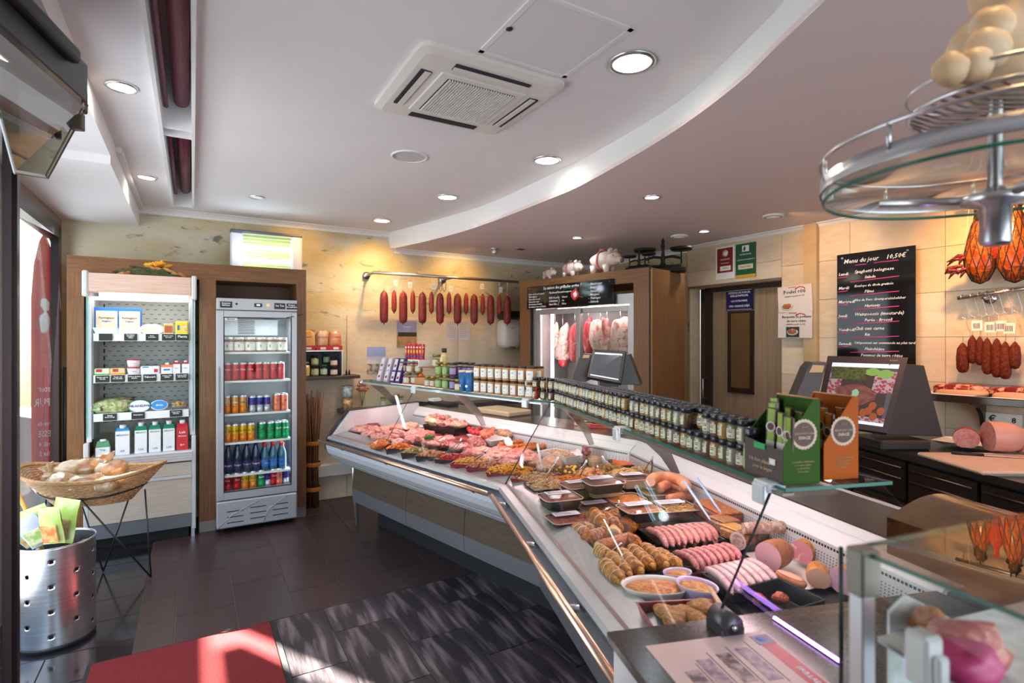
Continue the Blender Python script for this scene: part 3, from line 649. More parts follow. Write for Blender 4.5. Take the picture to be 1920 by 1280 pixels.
for (x, y, lb) in ((1450, 404, 'round white air vent above the pilaster'), (1274, 442, 'round white air vent between the small downlights')):
    p = atz(x, y, ZL); t = thing('air_vent', lb, 'vent', (p.x, p.y, ZL), 0, 'round white vents')
    obj('ring', G().lathe([(.078, 0), (.078, -.012), (.06, -.016), (.058, -.004)], 28, cap=False), cream, t); obj('cap', G().lathe([(.05, -.006), (.05, -.02), (.001, -.022)], 28, cap=False), cream, t)
p = atz(768, 293, ZC); t = thing('ceiling_speaker', 'round flat white loudspeaker set in the ceiling', 'speaker', (p.x, p.y, ZC)); obj('ring', G().lathe([(.112, 0), (.112, -.006), (.098, -.008), (.097, -.002)], 36, cap=False), white, t)
obj('grille', G().lathe([(.099, -.003), (.001, -.005)], 36, cap=False), M('speaker_grille', (.62, .60, .59), .7), t)
p = atz(927, 466, ZL); t = thing('wall_spotlight', 'small swivel spotlight aimed at the back wall, behind the curved edge', 'spotlight', (p.x, p.y, ZL)); obj('base', G().lathe([(.045, 0), (.045, -.01), (.001, -.01)], 20, cap=False), chrome, t)
g = G(); g.blob((0, 0, -.035), (.032, .032, .03), 1, 0); obj('head', g, alu, t)
p = atz(976, 466, ZL); t = thing('ceiling_sensor', 'flat square sensor in the lower ceiling beside the swivel spotlight', 'sensor', (p.x, p.y, ZL), RZ); g = G(); g.bb(-.05, .05, -.05, .05, -.008, 0, .002); obj('housing', g, M('sensor_grey', (.35, .32, .3), .5), t); g = G(); g.bb(-.03, .03, -.03, .03, -.011, -.008); obj('grille', g, matblack, t)
# spots that wash the back wall with warm light
for (x, y, pw) in ((700, 560, 34), (850, 540, 16), (560, 500, 9)):
    tgt = wallA(x, y); src = tgt+UV(.0, -.55); src.z = ZL-.03 if x > 740 else ZC-.02
    light('SPOT', 'wall_wash_beam', src, pw, (1, .56, .16), spot_size=rad(95), spot_blend=1, shadow_soft_size=.03, to=tgt)
# amber heat lamp over the hams, hidden by the stand
tgt = wallB(1860, 480, .2); src = tgt+nB*.5; src.z = ZL-.04
light('SPOT', 'ham_lamp_beam', src, 48, (1, .50, .14), spot_size=rad(110), spot_blend=1, shadow_soft_size=.04, to=tgt)
tgt = wallB(1560, 520, .0); src = tgt+nB*.6; src.z = ZL-.04
light('SPOT', 'menu_lamp_beam', src, 11, (1, .60, .30), spot_size=rad(110), spot_blend=1, shadow_soft_size=.04, to=tgt)
tgt = Vector((2.6, 2.9, .95)); light('SPOT', 'added_red_beam', (2.45, 2.6, ZL-.04), 38, (1, .42, .26), spot_size=rad(120), spot_blend=1, shadow_soft_size=.05, to=tgt)  # added spot without a fixture, to warm the right ceiling
# access panel
c = [atz(x, y, ZC) for x, y in ((991, 0), (894, 96), (1060, 143), (1191, 53))]
us_ = [uvof(p) for p in c]; pu0 = (us_[0][0]+us_[1][0])/2; pu1 = (us_[2][0]+us_[3][0])/2; pv1 = us_[1][1]; pv1 = (us_[1][1]+us_[2][1])/2; pv0 = us_[3][1]
t = thing('access_panel', 'square white access hatch in the ceiling with a small dark lock', 'panel', UV((pu0+pu1)/2, (pv0+pv1)/2, ZC), RZ)
W_, H_ = (pu1-pu0)/2, (pv1-pv0)/2
g = G()
for a_ in ((-W_, W_, -H_, -H_+.02), (-W_, W_, H_-.02, H_), (-W_, -W_+.02, -H_, H_), (W_-.02, W_, -H_, H_)): g.bb(*a_, -.006, 0)
obj('frame', g, white, t); g = G(); g.bb(-W_+.023, W_-.023, -H_+.023, H_-.023, -.004, 0); obj('door', g, M('hatch_white', (.80, .79, .79), .5), t)
lk = uvof(atz(955, 51, ZC)); g = G().lathe([(.012, -.009), (.012, 0)], 16, c=(lk[0]-(pu0+pu1)/2, lk[1]-(pv0+pv1)/2, 0)); obj('lock', g, black, t)
# air conditioning cassette
c = [uvof(atz(x, y, ZC)) for x, y in ((790, 69), (699, 200), (932, 250), (1065, 148))]
cu = sum(p[0] for p in c)/4; cv = sum(p[1] for p in c)/4; hs = .345
cb = (uvof(atz(1065, 148, ZC))[0]+uvof(atz(932, 250, ZC))[0]-uvof(atz(790, 69, ZC))[0]-uvof(atz(699, 200, ZC))[0])/4
hs = cb*1.0; t = thing('air_conditioner', 'square cream ceiling air conditioner with a slatted grille', 'air conditioner', UV(cu, cv, ZC), RZ)
def rr(h, r, n=5): return [(sx_*(h-r)+r*cos(th), sy_*(h-r)+r*sin(th)) for sx_, sy_, t0 in ((1, 1, 0), (-1, 1, PI/2), (-1, -1, PI), (1, -1, 3*PI/2)) for th in [t0+PI/2*i/n for i in range(n+1)]]
g = G(); n = 24; P_ = [rr(hs, .05), rr(hs, .05), rr(hs-.03, .04), rr(hs*.60, .02)]; Z_ = [0, -.018, -.030, -.034]
g.add([(x, y, z) for p, z in zip(P_, Z_) for x, y in p], [(k*n+i, (k+1)*n+i, (k+1)*n+(i+1) % n, k*n+(i+1) % n) for k in range(3) for i in range(n)]); obj('frame', g, cream, t)
gh = hs*.60; g = G(); g.bb(-gh, gh, -gh, gh, -.040, -.030, .004); o = obj('centre_panel', g, cream, t)
g = G(); g.bb(-gh*.80, gh*.80, -gh*.84, gh*.84, -.0415, -.0405); obj('grille_recess', g, M('grille_dark', (.03, .03, .045), .6), t)
for k in range(26):
    x = -gh*.79+gh*1.58*(k+.5)/26; g = G(); g.bb(-gh*.012, gh*.018, -gh*.84, gh*.84, -.048, -.0415); o = obj('grille_slat', g, cream, t); o.location = (x, 0, 0)
for k in range(4):
    th = k*PI/2; R = Matrix.Rotation(th, 4, 'Z')
    g = G(); g.T = R; g.bb(-hs*.52, hs*.52, hs*.70, hs*.84, -.0375, -.030); obj('air_slot', g, M('slot_dark', (.02, .02, .03), .6), t)
    g = G(); g.T = R; a_ = .25 if k in (1, 3) else -.1
    w0, w1 = (hs*.70, hs*.79) if k != 0 else (hs*.80, hs*.84); g.bb(-hs*.52, hs*.52, w0+.004, w1, -.0405, -.036); obj('flap', g, cream, t)
# ================================================================ wood surround with the two refrigerators
oak = M('brown_oak', (.15, .058, .018), .38, col2=(.22, .096, .032), sc_=5, st=(14, 14, 1), det=6, lo=.35, hi=.65)
oakh = M('brown_oak_across', (.15, .058, .018), .38, col2=(.22, .096, .032), sc_=5, st=(1, 14, 14), det=6, lo=.35, hi=.65)
VF = 5.08
ws = thing('wood_surround', 'brown wooden surround framing the two refrigerators along the back wall', 'cabinet', UV(0, VF), RZ)
T = 2.183
def wpart(nm, a, mt): g = G(); g.bb(*a); return obj(nm, g, mt, ws)
wpart('side_panel', (-.795, -.695, 0, VA-VF-.002, .09, T-.13), oak); wpart('centre_post', (.045, .165, 0, VA-VF-.002, .09, T-.13), oak)
wpart('side_panel', (.785, .867, 0, VA-VF-.002, .09, T-.13), oak); wpart('top_rail', (-.795, .867, 0, VA-VF-.002, T-.13, T), oakh)
wpart('back_board', (.165, .785, .40, .42, .1, T-.13), M('niche_back', (.16, .09, .06), .6))
for a in ((-.795, -.695), (.045, .165), (.785, .867)): wpart('plinth_block', (a[0], a[1], .01, .3, 0, .088), M('steel_plinth', (.28, .24, .22), .4, .5))
wpart('cable', (.8655, .869, .05, .053, 1.6, 1.9), black)
c = thing('power_cable', 'thin black cable looping down beside the wood surround', 'cable', UV(.88, VA-.03, 1.9), RZ)
obj('wire', G().tube([(.02, 0, .03), (-.01, -.02, 0), (.0, -.15, -.06), (-.06, -.5, -.12), (-.2, -.62, -.15)], .004, 5), black, c)
# products ------------------------------------------------------
def can_kind(nm, c1, c2, txt=None, tcol=None, r=.029, h=.146):
    t = thing('drink_can', 'can', 'drink can'); g = G()
    g.lathe([(r*.80, 0), (r, .010), (r, h*.45)], 14, cap=True); g.m = 1; g.lathe([(r, h*.45), (r, h-.014)], 14, cap=False); g.m = 2; g.lathe([(r, h-.014), (r*.84, h-.002), (r*.84, h), (r*.7, h-.003), (.001, h-.003)], 14, cap=False)
    obj('body', g, [c1, c2, alu], t); obj('pull_tab', G().bb(-.008, .008, -.012, .006, h-.002, h+.001), chrome, t)
    if txt:
        me = textmesh(txt, .021, tcol or inkw, 'can_lettering', shear=.25, bold=.03, ext=.0002)
        for v in me.vertices: a = v.co.x/r; v.co = Vector((sin(a)*(r+.0006), -cos(a)*(r+.0006), h*.62+v.co.y))
        o = bpy.data.objects.new('can_lettering', me); COL.objects.link(o); o.parent = t
    return t
mt = lambda n, c, r=.28, m=.35: M(n, c, r, m)
cola = mt('cola_red', (.50, .008, .012)); org = mt('orange_can', (.75, .22, .02)); yel = mt('yellow_can', (.78, .50, .03)); grn = mt('green_can', (.01, .32, .10)); blu = mt('blue_can', (.02, .04, .30)); sil = mt('silver_can', (.55, .57, .62), .3, .7); pk = mt('coral_can', (.75, .20, .10))
K = {}
K['cola'] = can_kind('cola', cola, cola, 'Coca'); K['orange'] = can_kind('o', org, mt('orange2', (.62, .30, .10)), 'fanta', inkw); K['yellow'] = can_kind('y', org, yel, 'Ice Tea', M('tea_red', (.5, .02, .02), .4))
K['green'] = can_kind('g', grn, grn, 'Sprite'); K['energy'] = can_kind('e', sil, blu, 'energy', M('en_red', (.6, .02, .02), .4), r=.0265, h=.135); K['coral'] = can_kind('c', pk, pk, 'up', M('deep_blue_ink', (.02, .08, .35), .4))
def bottle_kind(body, cap, lab, txt, r=.031, h=.225, neck=.012):
    t = thing('drink_bottle', 'bottle', 'bottle'); obj('body', G().lathe([(r*.9, 0), (r, .01), (r, h*.30), (r*.92, h*.34), (r, h*.40), (r, h*.55), (r*.85, h*.68), (neck, h*.88), (neck, h*.93)], 14), body, t)
    obj('label', G().lathe([(r*1.02, h*.16), (r*1.02, h*.42)], 14, cap=False), lab, t); obj('cap', G().lathe([(neck*1.3, h*.90), (neck*1.3, h)], 12), cap, t)
    me = textmesh(txt, .022, inkw, 'bottle_lettering', shear=.2, bold=.02, ext=.0002)
    for v in me.vertices: a = v.co.x/r; v.co = Vector((sin(a)*(r*1.03+.0005), -cos(a)*(r*1.03+.0005), h*.29+v.co.y))
    o = bpy.data.objects.new('bottle_lettering', me); COL.objects.link(o); o.parent = t; return t
wat = M('blue_water_bottle', (.03, .12, .20), .1, spec=.8); dkb = M('dark_blue_bottle', (.012, .03, .07), .08, spec=.8)
K['water'] = bottle_kind(wat, M('red_cap', (.7, .06, .03), .4), M('blue_label', (.03, .16, .55), .4), 'Viva'); K['still'] = bottle_kind(dkb, M('navy_cap', (.02, .03, .22), .4), M('violet_label', (.03, .02, .12), .4), 'Rosport', h=.25)
t = thing('white_label_jar', 'jar', 'jar'); obj('body', G().lathe([(.036, 0), (.038, .006), (.038, .095), (.034, .105)], 16), M('soup_jar', (.22, .10, .04), .25), t); obj('label', G().lathe([(.0388, .012), (.0388, .082)], 16, cap=False), labelw, t); obj('lid', G().lathe([(.037, .100), (.038, .104), (.038, .118), (.034, .12)], 16), M('silver_lid', (.62, .60, .57), .3, .6), t)
obj('label_emblem', G().blob((-.012, -.0375, .05), (.006, .002, .014), 1, 0, n=6), M('olive_ink', (.35, .35, .12), .6), t)
text('Soup', .016, M('red_ink', (.5, .02, .03), .5), t, (.012, -.0395, .074))
K['jar'] = t
KK = {k: Kind(v) for k, v in K.items()}
# tall drinks refrigerator -------------------------------------
V2 = 4.945
fr2 = thing('drinks_refrigerator', 'tall silver drinks refrigerator with a glass door, full of cans and bottles', 'refrigerator', UV(.467, V2), RZ)
hw = .303; silver = M('silver_enamel', (.42, .42, .45), .35, .3); inner = M('fridge_liner', (.60, .64, .68), .4)
def p2(nm, a, mtl, b=0, par=None): g = G(); g.bb(*a, b); return obj(nm, g, mtl, par or fr2)
g = G()
for a in ((-hw, -hw+.02, .05, .50, .05, 1.90), (hw-.02, hw, .05, .50, .05, 1.90), (-hw, hw, .48, .50, .05, 1.9), (-hw, hw, .05, .5, 1.80, 1.90), (-hw, hw, .05, .5, .05, .27)): g.bb(*a)
obj('cabinet', g, silver, fr2)
p2('liner', (-hw+.021, hw-.021, .46, .479, .28, 1.79), inner); 
for x in (-hw+.021, hw-.025): p2('liner', (x, x+.004, .052, .46, .28, 1.79), inner)
g = G(); DW = .05
for a in ((-hw, -hw+.052, 0, .045, .27, 1.80), (hw-.045, hw, 0, .045, .27, 1.80), (-hw+.052, hw-.045, 0, .045, .27, .335), (-hw+.052, hw-.045, 0, .045, 1.745, 1.80)): g.bb(*a, .003)
dr2 = obj('door', g, silver, fr2)
g = G(); g.bb(-hw+.05, hw-.043, .004, .008, .33, 1.75); obj('door_glass', g, clear, dr2)
g = G()
for a in ((-hw+.050, -hw+.057, .0, .010, .33, 1.75), (hw-.050, hw-.043, 0, .010, .33, 1.75), (-hw+.05, hw-.043, 0, .01, .33, .337), (-hw+.05, hw-.043, 0, .01, 1.743, 1.75)): g.bb(*a)
obj('door_gasket', g, matblack, dr2)
p2('door_handle', (-hw+.010, -hw+.024, -.012, .0, .98, 1.35), M('handle_grey', (.32, .32, .34), .4), .003, dr2)
p2('control_panel', (-hw, hw, -.005, .05, 1.805, 1.90), silver, .004)
p2('power_switch', (-.03, .03, -.009, -.005, 1.835, 1.865), black, .002); p2('switch_lens', (-.012, .012, -.011, -.009, 1.845, 1.857), M('white_lens', (.9, .9, .95), .3, emis=1.2)); p2('orange_lens', (.065, .085, -.009, -.005, 1.842, 1.862), M('orange_lens', (.9, .35, .12), .4, emis=.8))
g = G().tube([(-.16, -.007, 1.855), (-.16, -.003, 1.855)], .009, 12); obj('lock', g, black, fr2)
for x, tx, w_ in ((-.235, 'Boissons\nfraîches:', .088), (.165, 'Ice Tea', .085), (.26, 'Boisson\nénergétique', .082)):
    pp = p2('price_label', (x-w_/2, x+w_/2, -.010, -.006, 1.822, 1.872), black)
    text(tx, .017 if '\n' in tx else .022, inkw, pp, (x, -.0105, 1.850), bold=.02)
pp = p2('brand_plate', (-.245, -.155, -.001, .004, 1.722, 1.740), labelw, par=dr2); 
o = text('FRICOLD', .014, ink, fr2, (-.2, -.0015, 1.731), bold=.03)
g = G(); g.bb(-.245, .19, .30, .46, 1.60, 1.745, .005); obj('fan_box', g, M('fan_box_grey', (.60, .63, .66), .5), fr2)
for k in range(9): g = G(); g.bb(-.13, -.0, .296, .299, 1.615+k*.0135, 1.621+k*.0135); obj('fan_slot', g, matblack, fr2)
tubeL = M('cool_tube', (.85, .92, 1), .5, emis=2.5, ecol=(.75, .88, 1))
g = G(); g.bb(hw-.034, hw-.026, .055, .07, .34, 1.55); obj('light_strip', g, tubeL, fr2)
zsh = [EYE-(y-640)/F*4.45 for y in (659, 713, 775, 829, 890, 948)]
for z in zsh[:5]: 
    g = G(); g.bb(-hw+.026, hw-.036, .055, .45, z-.02, z-.004); obj('shelf', g, white, fr2)
g = G(); g.bb(-hw+.026, hw-.036, .055, .45, .30, .318); obj('bottom_shelf', g, white, fr2)
g = G(); g.bb(-hw, hw, -.012, .05, .045, .262, .01); obj('base_grille', g, silver, fr2)
for k, (x, dz) in enumerate(((-.17, -.01), (0, 0), (.17, .0))):
    for j in range(3): g = G(); g.bb(x-.06, x+.06, -.0135, -.011, .095+j*.045+dz, .102+j*.045+dz); obj('vent_slot', g, matblack, fr2)
for (a, b) in (((-.30, .05), (-.09, .20)), ((.04, .06), (.12, .2))): obj('grille_rib', G().tube([(a[0], -.012, a[1]), ((a[0]+b[0])/2, -.014, a[1]+.10), (b[0]+.1, -.012, a[1]+.19)], .004, 5), silver, fr2)
for x in (-.25, .25): obj('foot', G().lathe([(.02, 0), (.02, .05)], 10, c=(x, .08, 0)), black, fr2)
def F2(x, y, z): return UV(.467+x, V2+y, z)
light('AREA', 'drinks_refrigerator_light', F2(hw-.05, .12, 1.05), 2.2, (.78, .88, 1), shape='RECTANGLE', size=1.3, size_y=.03, rot=(0, rad(90), RZ))
light('AREA', 'drinks_refrigerator_top_light', F2(0, .08, 1.74), 1.2, (.85, .92, 1), shape='RECTANGLE', size=.4, size_y=.05, rot=(0, 0, RZ))
ordw = ['leftmost', 'second from the left', 'third from the left', 'fourth from the left', 'fifth from the left', 'sixth from the left', 'seventh from the left', 'eighth from the left', 'ninth from the left', 'tenth from the left', 'eleventh from the left', 'rightmost']
def frow(z, y, items, shelf_name, back=None):
    n = len(items)
    for i, (x, k, nm) in enumerate(items):
        kd = KK[k]; kd.at(F2(x, y, z+.001), RZ+rnd.uniform(-.25, .25), '%s, %s on %s' % (nm, ordw[i] if i < n-1 else 'rightmost', shelf_name), 'drinks in the refrigerator, '+shelf_name)
        if back:
            kd.at(F2(x+rnd.uniform(-.004, .004), y+back, z+.001), RZ+rnd.uniform(-.5, .5), '%s behind the %s one on %s' % (nm.replace(' and silver', '').split(' with')[0], ordw[i] if i < n-1 else 'rightmost', shelf_name), 'second row of drinks, '+shelf_name)
z = [q-.004 for q in zsh]
frow(z[0], .11, [(-.215+.083*i, 'jar', 'white labelled soup jar with silver lid') for i in range(6)], 'the top drinks shelf', .09)
frow(z[1], .10, [(-.222+.0585*i, 'cola', 'red cola can') for i in range(8)], 'the second drinks shelf', .065)
frow(z[2], .10, [(-.225, 'orange', 'orange soda can'), (-.165, 'orange', 'orange soda can'), (-.105, 'orange', 'orange soda can'), (-.035, 'energy', 'blue and silver energy can'), (.022, 'energy', 'blue and silver energy can'), (.078, 'energy', 'blue and silver energy can'), (.155, 'coral', 'coral soda can'), (.215, 'coral', 'coral soda can')], 'the third drinks shelf', .065)
frow(z[3], .10, [(-.22, 'yellow', 'yellow tea can'), (-.165, 'yellow', 'yellow tea can'), (-.105, 'yellow', 'yellow tea can'), (-.045, 'yellow', 'yellow tea can'), (.04, 'green', 'green lemonade can'), (.105, 'green', 'green lemonade can'), (.165, 'green', 'green lemonade can'), (.222, 'green', 'green lemonade can')], 'the fourth drinks shelf', .065)
frow(z[4], .11, [(-.215, 'still', 'dark water bottle with navy cap'), (-.145, 'still', 'dark water bottle with navy cap'), (-.075, 'still', 'dark water bottle with navy cap'), (-.005, 'still', 'dark water bottle with navy cap'), (.065, 'water', 'blue water bottle with red cap'), (.13, 'water', 'blue water bottle with red cap'), (.20, 'water', 'blue water bottle with red cap')], 'the fifth drinks shelf', .068)
frow(.318, .10, [(-.222, 'cola', 'red cola can'), (-.155, 'cola', 'red cola can'), (-.092, 'yellow', 'yellow tea can'), (-.030, 'yellow', 'yellow tea can'), (.032, 'green', 'green lemonade can'), (.085, 'energy', 'blue and silver energy can'), (.128, 'cola', 'red cola can'), (.172, 'coral', 'coral soda can'), (.228, 'energy', 'blue and silver energy can')], 'the bottom drinks shelf')
# open display refrigerator ------------------------------------
V1 = 5.02; u0, u1 = -.69, .022; cu1 = (u0+u1)/2; h1 = (u1-u0)/2
fr1 = thing('open_refrigerator', 'open shelved dairy refrigerator with pale wood front and blind, left of the drinks refrigerator', 'refrigerator', UV(cu1, V1), RZ)
pale = M('pale_wood_laminate', (.52, .43, .35), .4, col2=(.62, .54, .46), sc_=5, st=(1, 1, 30), det=6, lo=.35, hi=.65)
pinkw = M('pink_pale_wood', (.62, .42, .33), .45, col2=(.70, .50, .41), sc_=5, st=(1, 1, 30), det=6)
def p1(nm, a, mtl, b=0, par=None): g = G(); g.bb(*a, b); return obj(nm, g, mtl, par or fr1)
def Z1(py, D=4.25): return EYE-(py-640)/F*D
sg = M('fridge_side_grey', (.62, .61, .62), .4)
p1('side_frame', (-h1, -h1+.03, -.0, .06, .06, .80), sg, .004); p1('side_frame', (h1-.03, h1, -.0, .06, .06, .80), sg, .004)
p1('side_frame', (-h1+.01, -h1+.04, .06, .10, .80, 1.93), sg); p1('side_frame', (h1-.04, h1-.005, .06, .10, .80, 1.93), sg)
for s in (-1, 1): 
    g = G(); x = s*(h1-.02); g.add([(x+k, y, z) for k in (0, s*.005) for y, z in ((-.01, .84), (.06, .84), (.06, 1.9), (-.01, 1.9), (-.03, 1.2))], [(0,1,2,3,4), (9,8,7,6,5), (0,5,6,1), (1,6,7,2), (2,7,8,3), (3,8,9,4), (4,9,5,0)]); obj('side_glass', g, glass('teal_side_glass%d' % s, (.80, .93, .92), .1), fr1)
    p1('glass_edge', (x-.002, x+.002, -.012, -.008, .84, 1.9), M('teal_edge', (.10, .36, .34), .2))
p1('canopy', (-h1+.03, h1-.03, -.03, .08, 1.915, 2.055), pinkw, .006); p1('canopy_cap', (-h1-.005, -h1+.03, -.035, .1, 1.88, 2.07), sg, .008); p1('canopy_cap', (h1-.03, h1+.005, -.035, .1, 1.88, 2.07), sg, .008)
p1('roof', (-h1+.03, h1-.03, .08, .50, 1.95, 2.0), sg)
p1('lamp_cover', (-h1+.05, h1-.04, .0, .03, 1.855, 1.885), white, .004)
obj('tube_lamp', G().tube([(-h1+.09, .02, 1.90), (h1-.05, .02, 1.90)], .011, 8), M('tube_lamp_warmwhite', (1, .98, .9), .5, emis=3.5, ecol=(1, .97, .86)), fr1)
light('AREA', 'open_refrigerator_light', UV(cu1, V1+.05, 1.89), 1.2, (1, .97, .88), shape='RECTANGLE', size=.6, size_y=.03, rot=(rad(8), 0, RZ))
bk = p1('back_panel', (-h1+.04, h1-.04, .40, .42, .82, 1.95), M('back_panel_grey', (.42, .43, .41), .5))
g = G()
for r in range(26):
    z = .90+r*.038
    for c_ in range(11): x = -h1+.075+c_*.056+(.028 if r % 2 else 0); g.bb(x, x+.024, .3985, .3999, z, z+.004)
s_ = obj('slots', g, matblack, fr1); s_['kind'] = 'stuff'
for s in (-1, 1): p1('liner', (s*(h1-.045)-.004, s*(h1-.045)+.004, .08, .4, .82, 1.95), M('liner_grey', (.45, .45, .44), .5))
for k in range(16): g = G(); g.bb(-h1+.075, -h1+.083, .392, .398, .92+k*.06, .95+k*.06); obj('rack_slot', g, matblack, fr1)
shz = [Z1(634), Z1(709), Z1(778)]
for z in shz:
    g = G(); g.bb(-h1+.055, h1-.05, .04, .38, z+.02, z+.028); g.bb(-h1+.055, h1-.05, .03, .036, z-.022, z+.036); obj('shelf', g, white, fr1)
z_l = Z1(845)
p1('tray_lip', (-h1+.03, h1-.02, -.01, .38, z_l-.09, z_l-.01), sg, .006)
for k in range(4): p1('lip_groove', (-h1+.035, h1-.03, -.013, -.009, z_l-.085+k*.019, z_l-.078+k*.019), M('groove_beige', (.55, .50, .45), .5))
p1('front_panel', (-h1+.03, h1-.03, 0, .05, .50, z_l-.1), pale); p1('front_trim', (-h1+.03, h1-.03, -.008, .05, .475, .497), sg); p1('front_panel', (-h1+.03, h1-.03, 0, .05, .19, .473), pale)
p1('steel_kick', (-h1+.03, h1-.03, -.002, .05, .085, .187), M('kick_steel', (.22, .22, .24), .3, .7)); p1('plinth', (-h1+.05, h1-.05, .06, .4, 0, .085), matblack); p1('body', (-h1+.04, h1-.04, .06, .5, .085, z_l-.1), matblack)
for s in (-1, 1): p1('leg', (s*(h1-.02)-.012, s*(h1-.02)+.012, .01, .04, 0, .08), chrome)
def X1(px, y=.0):   # local x on a plane at depth y behind the front
    p = onplane(px, 640, UV(0, V1+y), dA); return uvof(p)[0]-cu1
def F1(x, y, z): return UV(cu1+x, V1+y, z)
def tg(px, pz, txt, w=.085, h=.052, s=.014):
    x = X1(px, .02); p = p1('price_tag', (x-w/2, x+w/2, .020, .024, pz-.018, pz-.018+h), black, .002)
    if txt: text(txt, s, inkw, p, (x, .0196, pz+.014), bold=.02, name='tag_lettering')
for px, tx in ((198, ''), (245, 'Parmigiano\nReggiano\nFrisch'), (285, 'Sauce\nbolonaise'), (316, 'Beurre doux\nrose pur'), (342, 'Planta')): tg(px, shz[0], tx, s=.026 if tx == 'Planta' else .012, w=.088 if px > 300 else .082)
for px, tx in ((192, 'Vache qui rit\nGouda'), (221, 'Vache qui\nrit Cheddar'), (252, 'Crème épaisse\nfraîche'), (281, 'Yahourt'), (313, 'Crème 33%\n200ml'), (341, 'Crème UHT\n33% 200ml')): tg(px, shz[1], tx, s=.022 if tx == 'Yahourt' else .013)
for px, tx in ((206, 'Salade\nfrisée 250gr'), (259, 'Philadelphia'), (330, 'Préparation\nd\'ananas')): tg(px, shz[2], tx, s=.0125)
# products of the open refrigerator
def slabthing(nm, lab, cat, loc, w, d, h, mats_, rz=RZ, lean=0, group=None, parts=(), tx=()):
    t = thing(nm, lab, cat, loc, rz, group); g = G(); g.bb(-w/2, w/2, -d/2, d/2, 0, h, min(w, d, h)*.12); obj('pack', g, mats_, t)
    for (pn, a, m_) in parts: g = G(); g.bb(*a); obj(pn, g, m_, t)
    for (s_t, size, x, z, m_) in tx: text(s_t, size, m_, t, (x, -d/2-.0022, z), bold=.02)
    if lean: t.rotation_euler = (lean, 0, rz)
    return t
blue = M('bag_blue', (.02, .12, .50), .4); crm = M('bag_cream', (.72, .62, .46), .5); redi = M('red_ink2', (.6, .03, .04), .5); bluei = M('blue_ink', (.05, .15, .5), .5)
for px, lb in ((200, 'leftmost'), (243, 'second')):
    slabthing('grated_cheese_bag', 'blue and cream bag of grated cheese on the top shelf, %s of two' % lb, 'food bag', F1(X1(px, .10), .12, shz[0]+.05), .155, .03, .185, blue, parts=(('bag_label', (-.066, .066, -.0165, -.015, .0, .158), crm),), tx=(('Parmigiano', .022, 0, .105, M('brown_ink', (.25, .10, .04), .5)), ('Reggiano', .016, 0, .08, bluei)), group='grated cheese bags')
    g = G(); x = .0; t = thing('white_tray', 'white angled tray holding the %s grated cheese bag' % lb, 'tray', F1(X1(px, .06), .08, shz[0]+.029), RZ, 'white trays'); g.add([(-.085, -.03, .05), (.085, -.03, .05), (.065, -.015, 0), (-.065, -.015, 0), (-.085, .03, .05), (.085, .03, .05), (.065, .025, 0), (-.065, .025, 0)], [(0,3,2,1), (4,5,6,7), (0,4,7,3), (1,2,6,5), (3,7,6,2)]); obj('tray_body', g, white, t)
t = thing('butter_dish', 'oval white tub of pale butter on the top shelf', 'food tub', F1(X1(285, .08), .07, shz[0]+.07), RZ); t.rotation_euler = (rad(70), 0, RZ); obj('tub', G().lathe([(.05, -.03), (.072, 0), (.066, 0), (.001, -.004)], 20, sx=1.15, sy=.62, cap=False), white, t); obj('contents', G().lathe([(.058, -.001), (.001, .006)], 20, sx=1.15, sy=.6, cap=False), M('butter_print', (.85, .68, .38), .5, col2=(.9, .8, .6), sc_=30), t)
slabthing('butter_pack', 'small gold and red butter packet beside the oval tub', 'food pack', F1(X1(316, .08), .07, shz[0]+.03), .062, .03, .085, M('gold_foil', (.60, .42, .12), .35, .4), parts=(('print', (-.025, .025, -.0165, -.015, .015, .068), M('rust_print', (.45, .12, .04), .5)),))
slabthing('margarine_tub', 'bright yellow margarine tub at the right end of the top shelf', 'food tub', F1(X1(341, .08), .07, shz[0]+.03), .086, .05, .105, M('yellow_tub', (.90, .72, .02), .35), parts=(('flower', (.0, .035, -.0265, -.025, .03, .08), M('petal_white', (.9, .8, .5), .5, col2=(.8, .4, .05), sc_=60)), ('blue_mark', (-.03, -.015, -.0265, -.025, .035, .075), bluei)))
z = shz[1]+.029
slabthing('cheese_slices', 'cheese slices pack with green edge, left end of the middle shelf', 'food pack', F1(X1(192, .1), .10, z), .095, .05, .055, M('slices_white', (.85, .78, .55), .4), parts=(('red_print', (-.035, .0, -.0265, -.025, .028, .05), redi), ('green_edge', (-.047, .047, -.0265, -.025, .004, .016), M('green_edge_print', (.15, .45, .12), .5))))
slabthing('cheese_slices', 'cheese slices pack with orange edge on the middle shelf', 'food pack', F1(X1(221, .1), .10, z), .092, .05, .055, M('slices_orange', (.85, .60, .30), .4), parts=(('red_print', (-.03, .005, -.0265, -.025, .028, .05), redi), ('orange_edge', (-.046, .046, -.0265, -.025, .004, .018), M('orange_edge_print', (.85, .33, .04), .5))))
for k, zz in enumerate((0, .062)):
    t = thing('cream_tub', '%s white cream tub with a red lid in the stack of two' % ('lower', 'upper')[k], 'food tub', F1(X1(251, .1), .10, z+zz), RZ, 'cream tubs'); obj('tub', G().lathe([(.038, 0), (.045, .052)], 18, sy=.85), white, t); obj('lid', G().lathe([(.0475, .052), (.0475, .058), (.001, .059)], 18, sy=.85), M('red_lid', (.62, .05, .08), .4), t); text('crème', .018, redi, t, (0, -.0405, .03))
slabthing('yogurt_carton', 'wide white yogurt carton with a red fruit print', 'food carton', F1(X1(282, .1), .10, z), .125, .06, .066, M('yog_white', (.82, .84, .87), .4), parts=(('fruit_print', (.025, .05, -.0315, -.03, .018, .044), redi), ('blue_line', (-.05, -.01, -.0315, -.03, .055, .062), bluei)))
